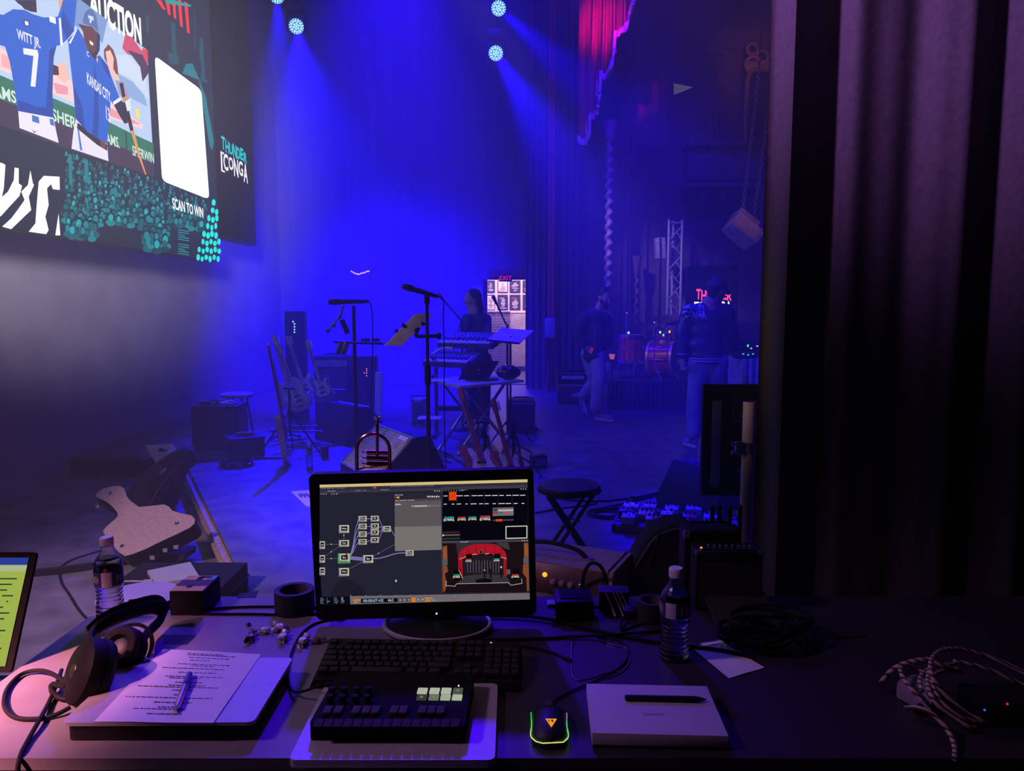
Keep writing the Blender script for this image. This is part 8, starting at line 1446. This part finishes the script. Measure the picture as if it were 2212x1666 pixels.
def walker():
    Y = 9.75; x = lambda px, py, dy=0: at(px, py, Y + dy); g0 = on(1290, 903, 0); t = thing('person', 'bearded person in dark jacket and pale trousers walking across the stage', 'person', (g0.x, Y, 0))
    hc = x(1304, 643); fw = V((.62, -.72, -.18)); nk = x(1293, 668); b = MB(); M = head(b, hc, fw, .10); limb(b, [hc + V((-.02, .02, -.05)), nk, nk + V((-.02, .02, -.12))], [.055, .058, .075])
    sh, hp = x(1283, 690), x(1282, 762); limb(b, [nk + V((0, .02, -.1)), hp], [.10, .12]); LS, RS = x(1262, 686, -.08), x(1306, 688, .12); LE, LW = x(1247, 722, -.14), x(1264, 748, -.20); RE, RW = x(1318, 722, .16), x(1312, 752, .08)
    limb(b, [LS, LE, LW], [.055, .045, .032]); limb(b, [RS, RE, RW], [.055, .045, .032]); hand(b, LW, x(1274, 757, -.20) - LW, 1, .8); hand(b, RW, x(1308, 764, .04) - RW, -1, .7)
    K1, A1, K2, A2 = x(1294, 818, -.10), x(1287, 882, -.02), x(1286, 822, .10), x(1262, 858, .30); limb(b, [hp + V((.05, -.03, 0)), K1, A1], [.08, .055, .04]); limb(b, [hp + V((-.05, .05, 0)), K2, A2], [.08, .055, .04]); body = grow(b, 'body', SKIN, t)
    eyes(M, t, body)
    b = MB(M); b.ball((0, -.022, .048), .104, 16, (.84, .98, .92)); b.ball((0, -.05, -.01), .07, 10, (1.0, .8, 1.1)); grow(b, 'hair', HAIR, t, .010, 3)
    b = MB(M); b.ball((0, .052, -.088), .052, 12, (1.02, .85, .9)); b.ball((0, .06, -.118), .036, 10); [b.ball((s_ * .058, .03, -.05), .03, 8) for s_ in (-1, 1)]; b.ball((0, .09, -.045), .02, 8, (1.8, .6, .5)); grow(b, 'beard', HAIR, t, .009, 2)
    b = MB(); limb(b, [nk + V((-.02, .03, -.05)), sh + V((0, .01, 0)), x(1284, 728), x(1284, 766)], [.085, .145, .15, .155], 14); limb(b, [LS, LE, LW + (LE - LW) * .1], [.085, .066, .05]); limb(b, [RS, RE, RW + (RE - RW) * .1], [.085, .066, .05]); b.torus(x(1284, 770), .150, .020, (0, 0, 1), 20, 6); grow(b, 'jacket', NAVY, t, .014, 4)
    b = MB(); b.torus(nk + V((-.01, .01, -.05)), .075, .022, (.1, -.2, 1), 18, 6); b.build('collar', NAVY, t, world=True)
    b = MB(); b.tube([x(1284, 700, -.16), x(1285, 730, -.165), x(1286, 766, -.17)], .006, 5); b.build('zip', STEEL, t, world=True)
    b = MB(); limb(b, [x(1282, 760), hp + V((.045, -.03, -.02)), K1 + V((0, 0, .02)), A1 + V((0, 0, .02))], [.145, .125, .095, .082], 12); limb(b, [hp + V((-.045, .04, -.02)), K2, A2 + V((0, 0, .02))], [.125, .095, .078], 12); grow(b, 'trousers', KHA, t, .014, 4)
    h = on(1283, 898, 0); shoe(t, (h.x - .02, Y + .03, .002), (h.x + .19, Y - .16, .002)); a = x(1262, 866, .34); shoe(t, x(1257, 846, .36), (a.x + .035, Y + .22, .022), up=(-1, .3, .35))
    # phone and wristband stay with the hand
    q = x(1262, 720, -.24); m = thing('phone', 'small phone glowing red in the walking person\'s hand', 'phone', x(1277, 757, -.26)); b = MB(); b.box((0, 0, 0), (.05, .012, .09), rot=(0, .4, 0), bev=.003); b.build('case', BLK, m); b = MB(); b.box((0, -.0065, 0), (.042, .002, .08), rot=(0, .4, 0)); b.build('display', emit('dim_phone_light', (.25, .02, .06), .6), m)
walker()
def jacket_person():
    Y = 7.8; x = lambda px, py, dy=0: at(px, py, Y + dy); g0 = on(1505, 962, 0); t = thing('person', 'person in cap and lettered satin jacket standing with back turned', 'person', (x(1530, 900).x, Y, 0)); SAT = mat('dark_satin', (.06, .055, .12), .32, var=.2, scale=10, bump=.25, stretch=(3, 3, .6)); RIB = mat('ribbed_knit', (.05, .05, .10), .9, bump=.5, scale=90, stretch=(1, 1, 9)); STR = mat('pale_stripe', (.55, .58, .75), .7); JEAN = mat('faded_denim', (.22, .25, .38), .85, var=.4, scale=6, bump=.2)
    hc = x(1548, 632); fw = V((.86, .42, -.22)); nk = x(1534, 655); b = MB(); M = head(b, hc, fw, .102); limb(b, [hc + V((-.02, 0, -.06)), nk, nk + V((0, .0, -.1))], [.058, .062, .08])
    hp = x(1530, 790); LS, LE, LW = x(1489, 676), x(1473, 722, .0), x(1474, 768, -.02); RS, RE, RW = x(1568, 674), x(1580, 722, .06), x(1586, 752, .26); limb(b, [nk, hp], [.09, .13]); limb(b, [LS, LE, LW], [.06, .05, .034]); limb(b, [RS, RE, RW], [.06, .05, .034]); hand(b, LW + V((.005, 0, -.01)), (.12, -.05, -1), -1, .7); hand(b, RW, x(1600, 772, .40) - RW, 1, .6)
    LA, RA = x(1498, 945, .0), x(1545, 948, .05); LK, RK = x(1500, 862, .05), x(1556, 862, .08); limb(b, [hp + V((-.09, 0, -.03)), LK, LA], [.085, .058, .042]); limb(b, [hp + V((.09, 0, -.03)), RK, RA], [.085, .058, .042]); body = grow(b, 'body', SKIN, t)
    eyes(M, t, body); b = MB(M); b.ball((0, -.03, .03), .101, 14, (.84, .9, .9)); b.ball((0, -.06, -.03), .06, 10, (1.05, .7, 1)); grow(b, 'hair', HAIR, t, .010, 2)
    b = MB(M); b.ball((0, -.012, .055), .112, 18, (.86, 1.0, .92))
    for v in b.bm.verts: 
        l = M.inverted() @ v.co
        if l.z < .032: l.z = .032; v.co = M @ l
    c_ = b.build('cap', NAVY, t, world=True); b = MB(M); n = 12; up_ = [b.v(((.078) * cos(pi * k / n), .06 + .105 * sin(pi * k / n) ** .8, .040 - .014 * sin(pi * k / n) + .006 * cos(2 * pi * k / n))) for k in range(n + 1)]; lo = [b.v(((.078) * cos(pi * k / n), .06 + .105 * sin(pi * k / n) ** .8, .034 - .014 * sin(pi * k / n) + .006 * cos(2 * pi * k / n))) for k in range(n + 1)]; b.f(up_); b.f(lo[::-1]); [b.f([up_[k], up_[(k + 1) % (n + 1)], lo[(k + 1) % (n + 1)], lo[k]]) for k in range(n + 1)]; b.build('brim', NAVY, c_, world=True); b = MB(M); b.ball((0, -.012, .16), .010, 8); b.build('cap_button', NAVY, c_, world=True)
    b = MB()
    for p, r, k in ((x(1532, 668), .09, 1.0), (x(1529, 690), .15, 1.45), (x(1527, 715), .155, 1.35), (x(1526, 745), .16, 1.25), (x(1527, 768), .155, 1.22)): b.ball(p, r, 16, (k, .9, .85 if r > .1 else 1))
    limb(b, [LS, LE, LW + (LE - LW) * .08], [.092, .082, .062], 12); limb(b, [RS, RE, RW + (RE - RW) * .08], [.092, .082, .062], 12); limb(b, [LS, nk + V((0, 0, -.06)), RS], [.085, .085, .085], 12); J = grow(b, 'jacket', SAT, t, .014, 5)
    def band(c_, r, ry, z0, z1, nm, m, ax=(0, 0, 1)):
        b = MB(); n = 28; rg = [b.ring(V(c_) + V(ax).normalized() * z, rr, n, ax, (1, 0, 0), 0, rr * ry) for z, rr in ((z0, r), (z0, r + .012), (z1, r + .012), (z1, r))]; b.skin(rg, False, True); return b.build(nm, m, t, world=True)
    wc = x(1526, 776); band(wc, .186, .78, -.035, .035, 'waistband', RIB); band(wc, .188, .78, -.020, -.008, 'waist_stripe', STR); band(wc, .188, .78, .008, .020, 'waist_stripe', STR); band(nk + V((0, 0, -.03)), .072, 1, -.03, .03, 'collar', RIB, (.12, .05, 1)); band(nk + V((0, 0, -.03)), .074, 1, .005, .016, 'collar_stripe', STR, (.12, .05, 1)); band(nk + V((0, 0, -.03)), .074, 1, -.018, -.008, 'collar_stripe', STR, (.12, .05, 1))
    band(LW + V((0, 0, .02)), .045, 1, -.03, .03, 'cuff', RIB); band(LW + V((0, 0, .02)), .047, 1, -.008, .004, 'cuff_stripe', STR); band(RW - (RW - RE).normalized() * .02, .045, 1, -.03, .03, 'cuff', RIB, RW - RE)
    b = MB(); l, r_ = x(1485, 691, -.3), x(1537, 656, -.3); logo(b, lambda u, v: V((l.x + (r_.x - l.x) * u, Y - .3, l.z + (r_.z - l.z) * v)), mat('teal_embroidery', (.3, .75, 1.0), .7), mat('white_embroidery', (.9, .9, 1.0), .7))
    bmesh.ops.triangulate(b.bm, faces=b.bm.faces); bmesh.ops.subdivide_edges(b.bm, edges=b.bm.edges, cuts=1); o = b.build('jacket_lettering', None, t, world=True, fix=False); md = o.modifiers.new('lay_on_cloth', 'SHRINKWRAP'); md.target = J; md.wrap_method = 'PROJECT'; md.use_project_y = True; md.use_project_x = md.use_project_z = False; md.use_positive_direction = True; md.use_negative_direction = True; md.offset = .006; md.wrap_mode = 'ABOVE_SURFACE'
    b = MB(); limb(b, [x(1526, 775), hp + V((-.085, 0, -.04)), LK, LA + V((0, 0, .03))], [.15, .120, .088, .074], 12); limb(b, [hp + V((.085, 0, -.04)), RK, RA + V((0, 0, .03))], [.120, .088, .074], 12); limb(b, [x(1508, 785), x(1548, 785)], [.13, .13], 12); grow(b, 'jeans', JEAN, t, .014, 4)
    shoe(t, (LA.x + .02, Y - .06, .002), (LA.x - .05, Y + .20, .002), m=JEAN); shoe(t, (RA.x, Y - .02, .002), (RA.x + .06, Y + .24, .002), m=JEAN)
jacket_person()
def keyboardist():
    Y = 9.35; x = lambda px, py, dy=0: at(px, py, Y + dy); t = thing('person', 'dim long-haired person standing behind the stage keyboards', 'person', (x(1025, 700).x, Y, 0)); hc = x(1020, 648); fw = V((-.9, -.42, -.1)); b = MB(); M = head(b, hc, fw); nk = x(1026, 668); limb(b, [hc + V((.02, 0, -.05)), nk, nk + V((0, 0, -.1))], [.05, .055, .07]); hp = x(1030, 775)
    limb(b, [nk, hp], [.09, .11]); A = [x(1008, 690, -.1), x(996, 722, -.22), x(982, 738, -.46)]; B = [x(1050, 690, .1), x(1052, 724, -.1), x(1030, 742, -.46)]; limb(b, A, [.05, .042, .03]); limb(b, B, [.05, .042, .03]); hand(b, A[2], (-.3, -.9, -.25), 1, .6, (0, 0, -1)); hand(b, B[2], (-.3, -.9, -.25), -1, .6, (0, 0, -1))
    for s_ in (-1, 1): limb(b, [hp + V((s_ * .08, 0, 0)), V((hp.x + s_ * .09, Y - .03, .48)), V((hp.x + s_ * .09, Y, .09))], [.08, .056, .04])
    body = grow(b, 'body', SKIN, t); eyes(M, t, body); b = MB(M); b.ball((0, -.03, .045), .106, 14, (.88, .96, .95)); limb(b, [V((.05, -.05, 0)), V((.07, -.06, -.16)), V((.07, -.05, -.28))], [.06, .05, .02]); limb(b, [V((-.05, -.05, 0)), V((-.07, -.06, -.16)), V((-.07, -.05, -.28))], [.06, .05, .02]); b.ball((0, -.08, -.1), .08, 10, (1, .7, 1.6)); grow(b, 'hair', HAIR, t, .011, 3)
    b = MB(); limb(b, [nk + V((0, 0, -.06)), x(1029, 695), x(1030, 740), hp], [.08, .14, .14, .15], 12); limb(b, A[:2] + [A[2] * .8 + A[1] * .2], [.075, .06, .045]); limb(b, B[:2] + [B[2] * .8 + B[1] * .2], [.075, .06, .045]); grow(b, 'shirt', NAVY, t, .015, 4)
    b = MB(); 
    for s_ in (-1, 1): limb(b, [hp + V((s_ * .07, 0, -.02)), V((hp.x + s_ * .09, Y - .03, .48)), V((hp.x + s_ * .09, Y, .10))], [.13, .09, .075], 12)
    grow(b, 'trousers', mat('black_denim', (.02, .02, .025), .85), t, .015, 4)
    for s_ in (-1, 1): shoe(t, (hp.x + s_ * .09, Y + .06, .002), (hp.x + s_ * .12, Y - .2, .002), m=BLKR)
    a, e = at(1018, 652, 14.1), at(1041, 617, 14.1); t = thing('wall_poster', 'plain pale sheet on the back wall behind the keyboard player', 'poster', ((a.x + e.x) / 2, 14.17, a.z)); b = MB(); b.box((0, 0, (e.z - a.z) / 2), (e.x - a.x, .03, e.z - a.z)); b.build('sheet', mat('pale_blue_board', (.55, .55, .7), .8), t); b = MB(); b.box((0, -.016, e.z - a.z - .02), (e.x - a.x, .006, .02)); b.build('top_strip', GREYB, t)
keyboardist()
